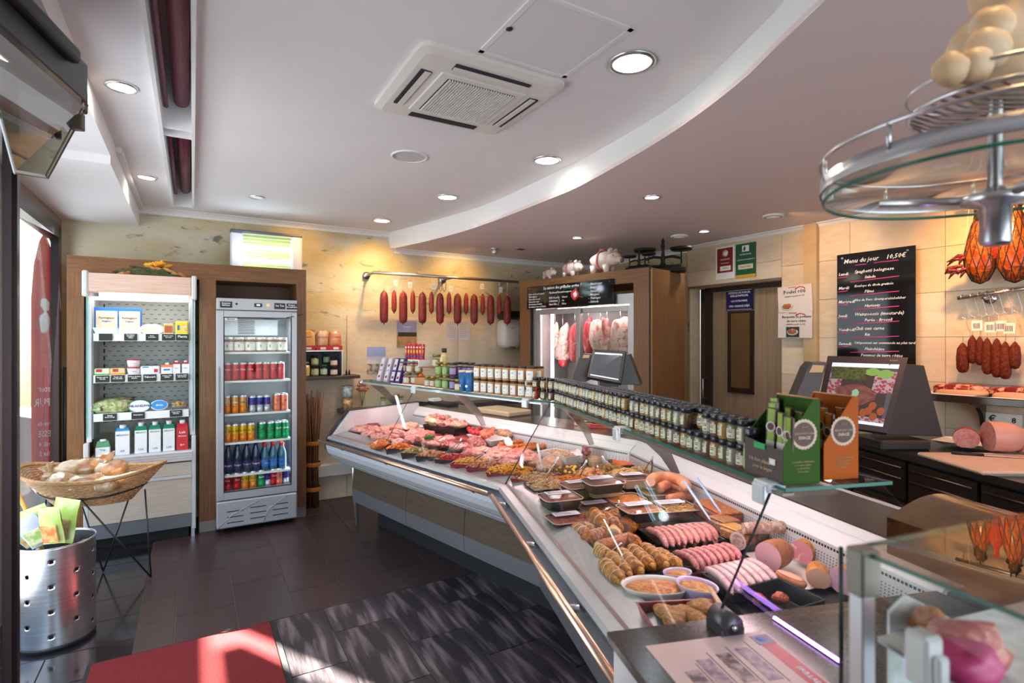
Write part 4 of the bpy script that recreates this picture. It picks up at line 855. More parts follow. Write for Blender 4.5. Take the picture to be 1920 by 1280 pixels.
slabthing('cream_carton', 'small white cream carton with an orange top', 'food carton', F1(X1(313, .1), .10, z), .078, .05, .07, M('carton_white', (.84, .84, .86), .4), parts=(('orange_top', (-.0395, .0395, -.026, .026, .055, .075), M('orange_top', (.85, .22, .06), .4)), ('blue_print', (-.022, .022, -.0265, -.0252, .03, .042), bluei), ('white_crest', (-.012, .012, -.01, .01, .075, .09), white)))
def brick(nm, lab, px, y, z, w, h, c1, c2, capc, px_y=.1, gable=.75, grp=None, marks=()):
    t = thing(nm, lab, 'drink carton', F1(X1(px, px_y), y, z), RZ, grp); g = G(); g.bb(-w/2, w/2, -w*.4, w*.4, 0, h*gable); obj('carton', g, c1, t)
    q = w/2; g = G(); g.add([(-q, -w*.4, h*gable), (q, -w*.4, h*gable), (q, w*.4, h*gable), (-q, w*.4, h*gable), (-q*.8, -w*.1, h*.9), (q*.8, -w*.1, h*.9), (q*.8, w*.3, h*.93), (-q*.8, w*.3, h*.93)], [(0,1,5,4), (1,2,6,5), (2,3,7,6), (3,0,4,7), (4,5,6,7)]); obj('sloped_top', g, c2, t)
    obj('cap', G().lathe([(w*.24, h*.88), (w*.24, h), (.001, h)], 12), capc, t)
    for (txt, s, zz, m_) in marks: text(txt, s, m_, t, (0, -w*.4-.0012, zz), bold=.01, name='carton_lettering')
    return t
cw = M('milk_white', (.84, .85, .86), .35); gg = M('milk_green', (.01, .22, .12), .4); bb_ = M('milk_blue', (.06, .30, .62), .4); rr_ = M('milk_red', (.60, .02, .03), .4)
for px, lb in ((331, 'left'), (348, 'right')): brick('cream_carton', 'small red topped cream carton at the right end of the middle shelf, %s one' % lb, px, .10, z, .050, .105, cw, rr_, white, grp='small cream cartons', marks=(('UHT', .013, .045, redi),))
z = shz[2]+.029
t = thing('salad_bag', 'clear bag of frisée salad leaves on the lower shelf', 'food bag', F1(X1(210, .1), .12, z), RZ); sal = M('salad_leaves', (.30, .36, .10), .5, col2=(.62, .62, .36), sc_=40, lo=.4, hi=.6, col3=(.12, .03, .04), sc3=25, lo3=.6, hi3=.68)
g = G(); g.blob((0, 0, .05), (.15, .08, .055), 3, .18, 3, n=14, flat=-.85); obj('leaves', g, sal, t); g = G(); g.blob((.04, .03, .095), (.10, .04, .025), 8, .25, 3, n=10); obj('bag_top', g, M('olive_bag_print', (.30, .26, .10), .4, col2=(.12, .08, .06), sc_=30), t)
def ovaltub(px, lab, c1, c2, txt, w=.075, tc=inkw, zz=.045):
    t = thing('cheese_tub', lab, 'food tub', F1(X1(px, .1), .08, z+zz), RZ, 'round cheese tubs'); t.rotation_euler = (rad(75), 0, RZ)
    obj('tub', G().lathe([(w*.85, -.035), (w, 0), (w, .004), (.001, .004)], 24, sy=.68), c1, t); obj('lid_print', G().lathe([(w*.88, .0045), (.001, .0065)], 24, sy=.66, cap=False), c2, t)
    text(txt, .024, tc, t, (0, 0, .008), (0, 0, 0), bold=.02)
ovaltub(262, 'oval cream cheese tub with a green rim and white centre', M('ph_green', (.03, .28, .14), .4), white, 'PHILADELPHIA', .078, M('navy_ink', (.03, .05, .25), .4)); 
ovaltub(299, 'small oval bright blue cream cheese tub', white, M('ph_blue', (.03, .28, .70), .4), 'doux', .06)
t = thing('pineapple_tub', 'round clear tub of chopped fruit salad at the right end of the lower shelf', 'food tub', F1(X1(336, .1), .09, z), RZ); obj('tub', G().lathe([(.05, 0), (.062, .045), (.060, .046), (.048, .004)], 20), plasticclear, t); g = G()
for k in range(60): a = rnd.uniform(0, 6.28); r_ = rnd.uniform(0, .048); g.box((r_*cos(a), r_*sin(a), .03+rnd.uniform(0, .03)), (.014, .014, .011), rnd.uniform(0, 3))
o = obj('chopped_fruit', g, M('fruit_dice', (.85, .62, .12), .4, col2=(.40, .10, .05), sc_=60), t); o['kind'] = 'stuff'
z = z_l-.008
brick('buttermilk_bottle', 'short white bottle with a green band at the left of the bottom shelf', 194, .08, z, .085, .125, cw, M('band_green', (.10, .30, .14), .4), white, gable=.55, marks=(('Yog', .02, .05, M('gi', (.05, .3, .12), .5)),))
brick('milk_carton', 'tall white milk carton with a blue band, left of the green ones', 231, .08, z, .088, .225, cw, bb_, white, gable=.80, marks=(('MËLLECH', .018, .15, bluei), ('0,0', .022, .03, bluei)))
for k, px in enumerate((265, 291, 317)): brick('milk_carton', 'tall white milk carton with a green top, %s of three' % ('leftmost', 'middle', 'rightmost')[k], px, .08, z, .078, .235, cw, gg, white, grp='green topped milk cartons', marks=(('MËLLECH', .015, .16, M('gi', (.05, .3, .12), .5)), ('1,5%', .02, .03, M('gi', (.05, .3, .12), .5))))
brick('chocolate_milk_carton', 'tall red chocolate milk carton at the right end of the bottom shelf', 342, .08, z, .078, .235, rr_, rr_, white, marks=(('Lait', .028, .14, inkw), ('Milkshake', .014, .11, inkw), ('BIO', .018, .04, inkw)))
# autumn decoration on top --------------------------------------
t = thing('autumn_decoration', 'mossy autumn decoration with yellow fabric flower on top of the open refrigerator', 'decoration', UV(cu1+.06, V1+.10, 2.055), RZ)
g = G(); g.blob((0, 0, .02), (.22, .10, .06), 2, .25, 3, n=14); obj('moss', g, M('moss', (.05, .06, .02), .9, col2=(.10, .11, .04), sc_=60, bump=1, bsc=90), t)
yf = M('yellow_cloth', (.80, .45, .03), .6, col2=(.75, .20, .02), sc_=12)
for k in range(7): g = G(); g.blob((-.02+.022*k, -.04+rnd.uniform(-.02, .02), .09+rnd.uniform(-.01, .015)), (.03, .025, .018), k, .4, 2, rot=(0, rnd.uniform(-.6, .6), k)); obj('petal', g, yf, t)
lf = M('dry_leaf', (.35, .12, .04), .7, col2=(.50, .26, .10), sc_=20)
for k in range(9):
    x = -.20+.05*k; g = G(); g.blob((x, -.07, .06-.3*abs(x-.02)+rnd.uniform(0, .02)), (.035, .008, .014), k+9, .3, 2, rot=(0, (-.5 if x < 0 else .5), rnd.uniform(-.4, .4)), n=6); obj('dry_leaf', g, lf, t)
# insect killer --------------------------------------------------
pz = lambda py: EYE-(py-640)/F*4.95
t = thing('insect_killer', 'white electric insect killer with two blue violet tubes standing on the wood surround', 'insect killer', UV(.42, 5.30, T), RZ)
L0, L1 = uvof(onplane(432, 460, UV(0, 5.25), dA))[0]-.42, uvof(onplane(567, 460, UV(0, 5.25), dA))[0]-.42
HH = .315
g = G(); g.bb(L0, L0+.10, -.05, .06, 0, HH, .012); obj('side_casing', g, M('ik_grey', (.66, .66, .72), .35), t); g = G(); g.bb(L1-.09, L1, -.05, .06, 0, HH, .012); obj('side_casing', g, M('ik_grey', (.66, .66, .72), .35), t)
g = G(); g.bb(L0, L1, -.055, .06, HH, HH+.022, .006); obj('top_cap', g, M('ik_top', (.12, .11, .13), .4), t)
g = G(); g.bb(L0+.08, L1-.08, .04, .06, 0, HH); obj('back_plate', g, M('ik_back', (.50, .55, .12), .4), t)
for zz in (.085, .205): obj('violet_tube', G().tube([(L0+.10, .0, zz), (L1-.09, .0, zz)], .022, 12), M('uv_tube', (.7, .85, 1), .5, emis=4.5, ecol=(.55, .80, 1)), t)
for k in range(11): g = G(); zz = .006+k*.0295; g.bb(L0+.09, L1-.085, -.045, -.038, zz, zz+.0075); obj('guard_slat', g, M('ik_guard', (.75, .75, .70), .4), t)
light('POINT', 'insect_killer_glow', UV(.40, 5.15, T+.15), 1.2, (.7, .85, 1), shadow_soft_size=.05)
# sacks of bread in a wicker basket on a wire stand -----------------
bD = 3.6
bc = atD(175, 905, bD)
t = thing('wicker_basket', 'boat shaped wicker basket on a black wire stand, full of bread bags', 'basket', (bc.x, bc.y, bc.z-.11), rad(4))
wk = M('wicker', (.45, .22, .085), .6, col2=(.60, .36, .17), sc_=60, lo=.35, hi=.65)
def bsk(th, k):   # k 0 bottom 1 rim
    a = .23+.20*k; b = .14+.12*k; x = a*cos(th); y = b*sin(th)
    return Vector((x, y, k*.17+(.06*k*abs(cos(th))**3 if True else 0)+.0))
g = G(); n = 64
for i in range(17):
    k = i/16; ph = i % 2
    vs = []
    pts = [bsk(2*PI*j/n, k)*(1) for j in range(n)]
    for j in range(n):
        w_ = .0045*(1 if (j+i) % 2 else -1); p = pts[j]; nn = Vector((p.x, p.y*1.5, 0)).normalized(); pts[j] = p+nn*w_
    g2 = []
    for j in range(n):
        tt = (pts[(j+1) % n]-pts[j-1]).normalized(); nn = tt.cross(Vector((0, 0, 1)))
        for q in range(5): th = 2*PI*q/5; g2.append(pts[j]+(nn*cos(th)+Vector((0, 0, 1))*sin(th))*.0058)
    g.smooth = True; g.add(g2, [(j*5+q, ((j+1) % n)*5+q, ((j+1) % n)*5+(q+1) % 5, j*5+(q+1) % 5) for j in range(n) for q in range(5)])
o = obj('woven_strands', g, wk, t); o['kind'] = 'stuff'
g = G()
for j in range(32): g.tube([bsk(2*PI*j/32+.05, k)*1.0 for k in (0, .5, 1.02)], .004, 5)
o = obj('stakes', g, wk, t); o['kind'] = 'stuff'
obj('floor_weave', G().lathe([(.225, 0), (.001, .0)], 32, sy=.6, cap=False), wk, t)
n = 40
for kk, rr2 in ((1.0, .011), (1.04, .009)): 
    pts = [bsk(2*PI*j/n, kk) for j in range(n+1)]; obj('rim', G().tube(pts, rr2, 6, cap=False), wk, t)
st = thing('wire_stand', 'black wire stand with crossed legs carrying the wicker basket', 'stand', (bc.x, bc.y, 0), rad(4)); zr_ = bc.z-.11+.055
pts = [(.32*cos(2*PI*j/32), .20*sin(2*PI*j/32), zr_+.04*abs(cos(2*PI*j/32))**3) for j in range(33)]; obj('ring', G().tube(pts, .006, 6, cap=False), black, st)
for (x0, y0, x1, y1) in ((.06, -.20, .40, -.06), (.06, -.20, -.30, -.08), (.31, .03, .40, -.06), (.16, .16, .03, .05), (-.20, .13, .03, .05), (-.31, .03, -.30, -.08)): obj('leg', G().tube([(x0, y0, zr_), (x1, y1, .006)], .0055, 6), black, st)
bread = M('bread_brown', (.55, .30, .11), .5, col2=(.68, .45, .22), sc_=18, coat=.6); film = M('bread_bag_film', (.50, .34, .20), .22, col2=(.36, .17, .06), sc_=14, lo=.45, hi=.6, coat=.8, bump=.5, bsc=14)
def breadbag(px, py, rx, ry, rz_, lab, ang, seed, tuft=None, D=bD):
    p = atD(px, py, D); t = thing('bread_bag', lab, 'bread bag', tuple(p), ang, 'bagged loaves in the basket')
    g = G(); g.blob((0, 0, 0), (rx*1.2, ry*1.2, rz_*1.3), seed, .14, 2.2, n=12, pw=.8); obj('loaf', g, film, t)
    g = G(); g.box((rx*.1, -ry*.95, rz_*.25), (.022, .008, .022), .3); obj('blue_print', g, bluei, t)
    if tuft:
        g = G(); n = 14; vs = [Vector(tuft)*0]; T0 = Vector((tuft[0], tuft[1], tuft[2])); T1 = T0*1.0+Vector((0, 0, 0))
        dirn = T0.normalized(); sd = dirn.cross(Vector((0, 1, 0))).normalized(); base = dirn*max(rx, rz_)*.8
        lo = [base+sd*(.012*cos(2*PI*i/n))+Vector((0, .010*sin(2*PI*i/n), 0)) for i in range(n)]
        hi = [base+dirn*(.055+.008*(i % 2))+sd*(.055*cos(2*PI*i/n))+Vector((0, (.02+.008*(i % 2))*sin(2*PI*i/n), 0)) for i in range(n)]
        g.add(lo+hi, [(i, (i+1) % n, n+(i+1) % n, n+i) for i in range(n)]); g.add(hi, [tuple(range(n))]); obj('gathered_end', g, film, t)
    return t
breadbag(150, 880, .10, .06, .055, 'large bagged loaf at the back middle of the basket', .3, 1)
breadbag(212, 882, .075, .06, .055, 'bagged loaf with a gathered fan top at the right of the basket', .2, 2, (-.03, 0, .09))
breadbag(118, 905, .09, .06, .045, 'bagged loaf in the front left of the basket', -.3, 3, D=3.47)
breadbag(165, 905, .085, .055, .04, 'bagged loaf in the front middle of the basket', .35, 4, D=3.44)
breadbag(200, 908, .06, .05, .035, 'small bagged loaf behind the front rim of the basket', .1, 5, D=3.44)
breadbag(86, 912, .055, .05, .035, 'bagged loaf at the left tip of the basket', -.4, 6)
breadbag(98, 895, .04, .045, .03, 'bagged loaf with a gathered fan top at the left of the basket', 0, 7, (-.04, 0, .08), D=3.55)
breadbag(235, 900, .055, .05, .04, 'bagged loaf with brown crust at the right tip of the basket', .5, 8)
# perforated steel bin with packets -------------------------------
bp = atz(106, 1196, 0); rb = .152*1.02; hb = 1.55-(1012-640)/F*bp.y*.98
t = thing('steel_bin', 'round perforated brushed steel bin beside the shop window', 'bin', (bp.x, bp.y+.0, 0))
rb = 59/F*bp.y; hb = EYE-(1010-640)/F*bp.y
g = G(); n = 120; rows = 60; hz = hb-.02; vs = [(rb*cos(2*PI*j/n), rb*sin(2*PI*j/n), .02+hz*i/rows) for i in range(rows+1) for j in range(n)]; fs = []
holes = set()
for c_ in range(10):
    for r in range(4):
        j0 = c_*12+4; i0 = 6+r*15+(7 if c_ % 2 else 0)
        if i0 < rows-3:
            for dj in range(2):
                for di in range(2): holes.add((i0+di, (j0+dj) % n))
fs = [(i*n+j, i*n+(j+1) % n, (i+1)*n+(j+1) % n, (i+1)*n+j) for i in range(rows) for j in range(n) if (i, j) not in holes]
g.smooth = True; g.add(vs, fs); o = obj('perforated_shell', g, chrome, t); md = o.modifiers.new('thick', 'SOLIDIFY'); md.thickness = .002
obj('base', G().lathe([(rb*1.0, 0), (rb*1.01, .025), (rb*.95, .03), (.001, .03)], 40), black, t); g = G(); g.ring((0, 0, hb), rb, .003, 48, 6); obj('rim', g, chrome, t)
obj('inner_liner', G().lathe([(rb*.9, .03), (rb*.9, hb-.12)], 30, cap=False), M('liner_dark', (.05, .05, .06), .4), t)
def packet(px, py, w, h, lab, c1, c2, rz_, ln, D, tilt=0):
    p = atD(px, py, D); t = thing('snack_packet', lab, 'packet', tuple(p), rz_, 'packets in the steel bin'); t.rotation_euler = (ln, tilt, rz_)
    g = G(); n = 8; vs = []
    for i in range(n+1):
        for j in range(5): x = -w/2+w*j/4; z = -h/2+h*i/n; b = .018*(1-(2*j/4-1)**2)*(1-(2*i/n-1)**4); vs.append((x, -b+.003*sin(j*3+i), z))
    m = len(vs); vs += [(x, .004-y*.6, z) for x, y, z in vs]
    fs = [(i*5+j, i*5+j+1, (i+1)*5+j+1, (i+1)*5+j) for i in range(n) for j in range(4)]; g.smooth = True; g.add(vs, fs+[tuple(m+q for q in f[::-1]) for f in fs]); obj('pouch', g, c1, t)
    g = G(); g.bb(-w*.36, w*.36, -.022, -.017, -h*.42, h*.05, .002); obj('picture_print', g, c2, t)
lim = M('lime_film', (.42, .60, .06), .3, col2=(.60, .72, .30), sc_=6, coat=.5); prn = M('food_print', (.40, .14, .04), .5, col2=(.60, .45, .15), sc_=30)
packet(75, 985, .12, .20, 'lime green packet leaning left in the bin', lim, prn, .3, .1, 2.72, -.35); packet(120, 975, .14, .22, 'large lime green packet with a brown picture standing upright in the bin', lim, M('chestnut_print', (.16, .05, .03), .5, col2=(.35, .25, .10), sc_=20), -.1, -.1, 2.80, .1)
packet(96, 985, .10, .19, 'lime packet with an orange picture in the front of the bin', lim, M('carrot_print', (.60, .16, .03), .5, col2=(.60, .45, .15), sc_=30), .1, .15, 2.66, -.05)
packet(62, 995, .10, .16, 'pale lilac packet at the left rim of the bin', M('lilac_film', (.50, .52, .72), .3), M('green_print', (.25, .42, .10), .5, col2=(.7, .6, .4), sc_=30), .4, .1, 2.66, -.5); packet(50, 1005, .08, .12, 'turquoise packet at the far left of the bin', M('turquoise_film', (.08, .42, .50), .3), prn, .5, .1, 2.70, -.6)
g = G(); t = thing('wooden_stick', 'orange wooden stick standing in the steel bin by the window', 'stick', tuple(atz(75, 1190, .05)))
a_ = atD(34, 925, 2.78)-t.location; b_ = atD(62, 985, 2.74)-t.location; obj('shaft', G().tube([Vector((bp.x+.02, bp.y+.04, .12))-t.location, b_, a_], [.008, .008, .011], 8), M('orange_wood', (.65, .30, .06), .4), t)
# red entrance mat -------------------------------------------------
t = thing('entrance_mat', 'red carpet entrance mat with black rubber edge on the tiles', 'mat', UV(-.02, 2.40), RZ)
g = G(); g.bb(-.415, .415, -.87, .87, .0, .006, .002); obj('rubber_edge', g, matblack, t); g = G(); g.bb(-.395, .385, -.85, .85, .006, .014, .003); obj('pile', g, M('red_carpet', (.20, .022, .026), .95, col2=(.27, .045, .045), sc_=220, bump=1, bsc=300, spec=.1), t)
# bundle of canes, duct, little corner shelf ----------------------
p = wallA(588, 900); cp = UV(uvof(p)[0]+.0, VA-.16); pt = atD(590, 740, 5.2)
t = thing('cane_bundle', 'tall bundle of dry brown canes with orange ties beside the wood surround', 'bundle', UV(.975, 5.36), RZ)
cane = [M('cane_%d' % i, c, .4) for i, c in enumerate(((.16, .06, .025), (.09, .03, .015), (.26, .11, .04)))]
HCn = 1.06
for k in range(70):
    a = rnd.uniform(0, 6.28); r = .062*math.sqrt(rnd.random()); x, y = r*cos(a), r*sin(a)
    g = G().tube([(x, y, 0), (x*.9, y*.9, .42), (x*1.0, y*1.0, .62), (x*1.7+rnd.uniform(-.02, .02), y*1.7, HCn+rnd.uniform(-.09, .04))], [.005, .005, .005, .002], 5); obj('cane', g, cane[k % 3], t)
for z in (.17, .40, .60): g = G(); g.lathe([(.068, z-.02), (.072, z), (.068, z+.02)], 20, cap=False); obj('orange_tie', g, M('orange_tie', (.62, .22, .03), .5), t)
t = thing('wall_duct', 'white square cable duct along the foot of the tiled back wall', 'duct', UV(1.25, VA-.05, .30), RZ); g = G(); g.bb(-.36, .30, -.045, .035, -.06, .055, .006); obj('duct_body', g, M('duct_white', (.66, .64, .60), .4), t); g = G(); g.bb(.30, .32, -.052, .035, -.068, .062, .004); obj('duct_end', g, M('duct_white', (.66, .64, .60), .4), t)
# corner shelf
zs1 = wallA(650, 703, .15).z
dkw = M('dark_wood_shelf', (.06, .035, .03), .4)
t = thing('wall_shelf', 'short dark wooden shelf on the back wall beside the wood surround', 'shelf', UV(1.12, VA, zs1), RZ); g = G(); g.bb(-.25, .29, -.22, -.014, -.03, 0, .003); obj('board', g, dkw, t)
t2 = thing('jar_rack', 'small metal rack on the wall shelf with jars below and crouton bags on top', 'rack', UV(1.08, VA-.12, zs1), RZ)
g = G()
for a in ((-.21, .17, -.09, .09, .235, .243),): g.bb(*a)
obj('rack_top', g, alu, t2); g = G(); g.bb(.155, .163, -.09, .09, 0, .235); obj('rack_side', g, alu, t2); obj('rack_side', G().bb(-.21, -.202, -.09, .09, 0, .235), alu, t2); obj('rack_back', G().bb(-.2, .155, .084, .09, 0, .235), M('rack_back_dark', (.04, .04, .045), .5), t2)
def jar_kind(r, h, fill, lid, lab, nm='jar', hexa=14, labc=None, lidh=.014):
    t = thing(nm, nm, 'jar'); obj('glass_body', G().lathe([(r*.92, 0), (r, .006), (r, h-.012), (r*.85, h-.004), (r*.85, h)], hexa), jarglass, t)
    obj('contents', G().lathe([(r*.88, .003), (r*.94, .008), (r*.94, h-.016), (.001, h-.014)], hexa, cap=False), fill, t)
    if lab: 
        lc_ = G(); m = hexa; vs = [(r*1.015*cos(a), r*1.015*sin(a), z) for z in (h*.18, h*.72) for a in [(-PI/2-1.15)+2.3*i/8 for i in range(9)]]; lc_.smooth = True; lc_.add(vs, [(i, i+1, 9+i+1, 9+i) for i in range(8)]); obj('label', lc_, lab, t)
    obj('lid', G().lathe([(r*.92, h-.002), (r*.92, h+lidh-.002), (r*.88, h+lidh)], hexa), lid, t); return t
goldlid = M('gold_lid', (.62, .45, .12), .3, .7); blacklid = M('black_lid', (.018, .02, .026), .3); 
def fillm(nm, a, b, s=60): return M(nm, a, .4, col2=b, sc_=s, lo=.4, hi=.6)
JK = {'gherkin': jar_kind(.036, .085, fillm('gherkin', (.30, .32, .06), (.45, .42, .12)), blacklid, M('lab_greenwhite', (.55, .60, .35), .6)),
      'onion': jar_kind(.036, .12, fillm('onion', (.80, .55, .15), (.9, .75, .4), 30), M('violetlid', (.35, .33, .42), .3, .6), M('lab_orange', (.80, .50, .20), .6)),
      'red': jar_kind(.036, .075, fillm('redjar', (.22, .08, .03), (.40, .20, .08)), blacklid, M('lab_pinkwhite', (.75, .60, .55), .6)),
      'green': jar_kind(.034, .09, fillm('greenjar', (.03, .07, .02), (.10, .16, .04)), M('greenlid', (.02, .14, .06), .35), M('lab_palegreen', (.50, .58, .48), .6))}
JK = {k: Kind(v) for k, v in JK.items()}
for (k, x, z, lb) in (('onion', -.165, 0, 'tall yellow onion jar at the left of the wall shelf rack'), ('gherkin', -.085, 0, 'lower gherkin jar of the two stacked in the wall shelf rack'), ('gherkin', -.085, .10, 'upper gherkin jar of the two stacked in the wall shelf rack'), ('green', -.005, 0, 'dark green jar with green lid in the wall shelf rack'), ('red', .09, 0, 'bottom jar of the right stack in the wall shelf rack'), ('red', .09, .09, 'middle jar of the right stack in the wall shelf rack'), ('green', .04, .112, 'dark jar standing behind the right stack in the wall shelf rack')):
    JK[k].at(UV(1.08+x, VA-.16 if z == 0 or k != 'green' else VA-.07, zs1+.001+z), RZ, lb, 'jars in the wall rack')
bagm = [M('orange_snack_film', (.80, .38, .06), .35, col2=(.85, .62, .25), sc_=9, coat=.4), M('cream_snack_film', (.75, .55, .32), .35, col2=(.62, .18, .08), sc_=10, coat=.4), M('red_snack_film', (.80, .42, .20), .35, col2=(.65, .10, .04), sc_=8, coat=.4)]
for k, (x, lb) in enumerate(((-.14, 'orange crouton bag, leftmost on the metal rack'), (-.01, 'cream and red crouton bag in the middle on the metal rack'), (.11, 'orange red crouton bag, rightmost on the metal rack'))):
    t = thing('crouton_bag', lb, 'food bag', UV(1.08+x, VA-.12, zs1+.27), RZ, 'crouton bags'); g = G(); g.blob((0, 0, .075), (.058, .03, .085), k, .1, 3, n=12, pw=.6); obj('pouch', g, bagm[k], t)
    text(('Paroli', 'Croûtons', 'Croûtons')[k], .024, redi, t, (0, -.033, .10), shear=.2, bold=.02)
    t = thing('display_carton', 'low red display carton under the %s crouton bag' % ('left', 'middle', 'right')[k], 'carton', UV(1.08+x, VA-.12, zs1+.244), RZ, 'red display cartons'); g = G(); g.bb(-.06, .06, -.05, .05, 0, .02); g.bb(-.06, .06, -.052, -.048, 0, .045); obj('carton_body', g, M('carton_red', (.50, .02, .03), .5), t); g = G(); g.bb(-.025, .025, -.0535, -.052, .008, .03); obj('price_label', g, labelw, t)
for k in range(2): 
    t = thing('small_bottle', '%s of two tiny dark bottles on the end of the wall shelf' % ('left', 'right')[k], 'bottle', UV(1.30+.028*k, VA-.12, zs1), RZ); obj('body', G().lathe([(.009, 0), (.009, .03), (.005, .038), (.005, .052)], 10), M('dark_bottle', (.03, .01, .01), .2), t)
# tin cans on the lower dark ledge
zl_ = .96
t = thing('wall_ledge', 'dark ledge along the back wall behind the far end of the counter', 'shelf', UV(2.0, VA, 1.0), RZ)
pz0 = onplane(665, 768, UV(0, VA-.2), dA); zl_ = pz0.z; t.location.z = zl_
g = G(); x0 = uvof(onplane(640, 768, UV(0, VA-.2), dA))[0]-2.0; g.bb(x0, 1.2, -.25, -.014, -.04, 0, .003); obj('board', g, dkw, t)
p = onplane(651, 765, UV(0, VA-.14), dA)
for k, (c_, lb) in enumerate(((M('tin_brown', (.30, .12, .06), .4, col2=(.65, .45, .25), sc_=25), 'lower brown tin with a picture on the wall ledge'), (M('tin_blue', (.25, .42, .52), .4, col2=(.75, .70, .60), sc_=25), 'upper pale blue tin stacked on the wall ledge'))):
    t = thing('food_tin', lb, 'tin', UV(uvof(p)[0], VA-.14, zl_+.0005+k*.118), RZ); obj('can', G().lathe([(.05, 0), (.05, .112), (.046, .112)], 20), c_, t); g = G(); g.ring((0, 0, .112), .05, .003, 24, 5); g.ring((0, 0, .004), .05, .003, 24, 5); obj('rims', g, M('tin_rim', (.5, .42, .3), .3, .8), t)
# ================================================================ sausage rail on the back wall
def hook_g(h=.06, r=.0022, w=.012): return G().tube([(-.002, -w*.3, .012), (0, -.006, .016), (0, 0, .008), (0, 0, -h*.5), (w*.2, 0, -h*.85), (w*.9, 0, -h), (w*1.3, 0, -h*.8), (w*1.2, 0, -h*.66)], r, 6)
rp0, rp1 = onplane(700, 512, UV(0, VA-.30), dA), onplane(972, 527, UV(0, VA-.30), dA)
zr1 = onplane(712, 511, UV(0, VA-.3), dA).z
t = thing('hanging_rail', 'round steel rail along the back wall carrying the row of red salamis', 'rail', (rp0+rp1)/2, RZ)
L_ = (rp1-rp0).length/2
obj('bar', G().tube([(-L_, 0, 0), (L_, 0, 0)], .015, 14), M('pinkish_steel', (.60, .52, .47), .28, .95), t)
for x in (-L_+.01, .02, L_-.05): obj('bracket', G().tube([(x, 0, 0), (x, .29, 0)], .012, 10), chrome, t)
for x in (-L_+.01, .02): obj('flange', G().tube([(x, .27, 0), (x, .285, 0)], .038, 18), chrome, t)
zr1 = rp0.z
salm = M('salami_red', (.15, .008, .008), .42, col2=(.25, .022, .016), sc_=80, bump=.5, bsc=120, spec=.5, col3=(.55, .16, .10), sc3=170, lo3=.60, hi3=.70)
salt = M('slim_salami_red', (.27, .014, .010), .45, col2=(.36, .03, .018), sc_=80, bump=.3, bsc=120, col3=(.60, .20, .13), sc3=170, lo3=.60, hi3=.70)
string = M('string_cream', (.70, .55, .35), .7)
def salami(r, h, m_, top=.055, nm='salami'):
    t = thing(nm, 'x', 'sausage'); z1 = -top
    obj('sausage_body', G().lathe([(.003, z1-h), (r*.55, z1-h+.004), (r*.9, z1-h+.02), (r, z1-h+.05), (r*1.02, z1-h*.5), (r*.97, z1-.07), (r*.75, z1-.03), (r*.3, z1-.01), (.003, z1-.003)], 16), m_, t)
    g = G(); g.tube([(0, 0, 0), (0, 0, z1)], .0014, 5); g.blob((0, 0, z1+.002), (.009, .009, .008), 1, .3, n=6); obj('string', g, string, t)
    obj('clip', G().blob((0, 0, z1-h-.006), (.006, .006, .009), 1, .2, n=6), M('dark_clip', (.10, .03, .02), .5), t)
    return t
mpx = 5.4/F
big = Kind(salami(.041, .325, salm, .095)); sm_ = Kind(salami(.0245, .225, salt, .085))
Xs = [(720, 1), (739, 0), (756, 1), (774, 0), (792, 1), (809, 0), (825, 1), (842, 0), (858, 1), (874, 0), (889, 1), (905, 0), (920, 1), (936, 0), (951, 1)]
ordn = ['first', 'second', 'third', 'fourth', 'fifth', 'sixth', 'seventh', 'eighth']; cb_, cs_ = 0, 0
hk = None
for i, (px, b) in enumerate(Xs):
    p = onplane(px, 520, UV(0, VA-.30), dA); f = (p-rp0).length/(rp1-rp0).length; z = rp0.z+(rp1.z-rp0.z)*f-.015
    th = thing('meat_hook', 'small steel hook %s from the left on the back wall rail' % (['first', 'second', 'third', 'fourth', 'fifth', 'sixth', 'seventh', 'eighth', 'ninth', 'tenth', 'eleventh', 'twelfth', 'thirteenth', 'fourteenth', 'fifteenth'][i]), 'hook', (p.x, p.y, z), RZ, 'hooks on the back wall rail')
    if hk is None: hk = mesh('hook_wire', hook_g(.05, .0022, .009), chrome)
    o = bpy.data.objects.new('hook_wire', hk); COL.objects.link(o); o.parent = th
    dd = (p.y/5.4)
    if b: big.at((p.x, p.y, z-.05), rnd.uniform(0, 6), 'thick dark red salami, %s from the left of eight thick ones' % ordn[cb_], 'thick salamis on the rail'); cb_ += 1
    else: sm_.at((p.x, p.y, z-.05), rnd.uniform(0, 6), 'slim bright red salami, %s from the left of seven slim ones' % ordn[cs_], 'slim salamis on the rail'); cs_ += 1
for k, (px, py) in enumerate(((742, 530), (769, 534), (813, 537), (845, 541), (904, 537), (939, 543))):
    p = onplane(px, py, UV(0, VA-.31), dA); t = thing('price_tag', 'small white paper tag, %s from the left, on the salami strings' % ordn[k], 'tag', tuple(p), RZ, 'paper tags of the salamis'); g = G(); g.bb(-.022, .022, -.001, .001, -.028, .028); obj('paper', g, labelw, t); text('Pork', .014, redi, t, (0, -.002, .005)); text('%d,90' % (9+k), .012, ink, t, (0, -.002, -.012))
for k, px in enumerate((829, 836)):
    p = onplane(px, 527, UV(0, VA-.28), dA); t = thing('large_hook', '%s of two empty black curved hooks on the back wall rail' % ('left', 'right')[k], 'hook', tuple(p), RZ+.4, 'empty black hooks'); obj('hook_wire', hook_g(.11, .003, -.03), black, t)
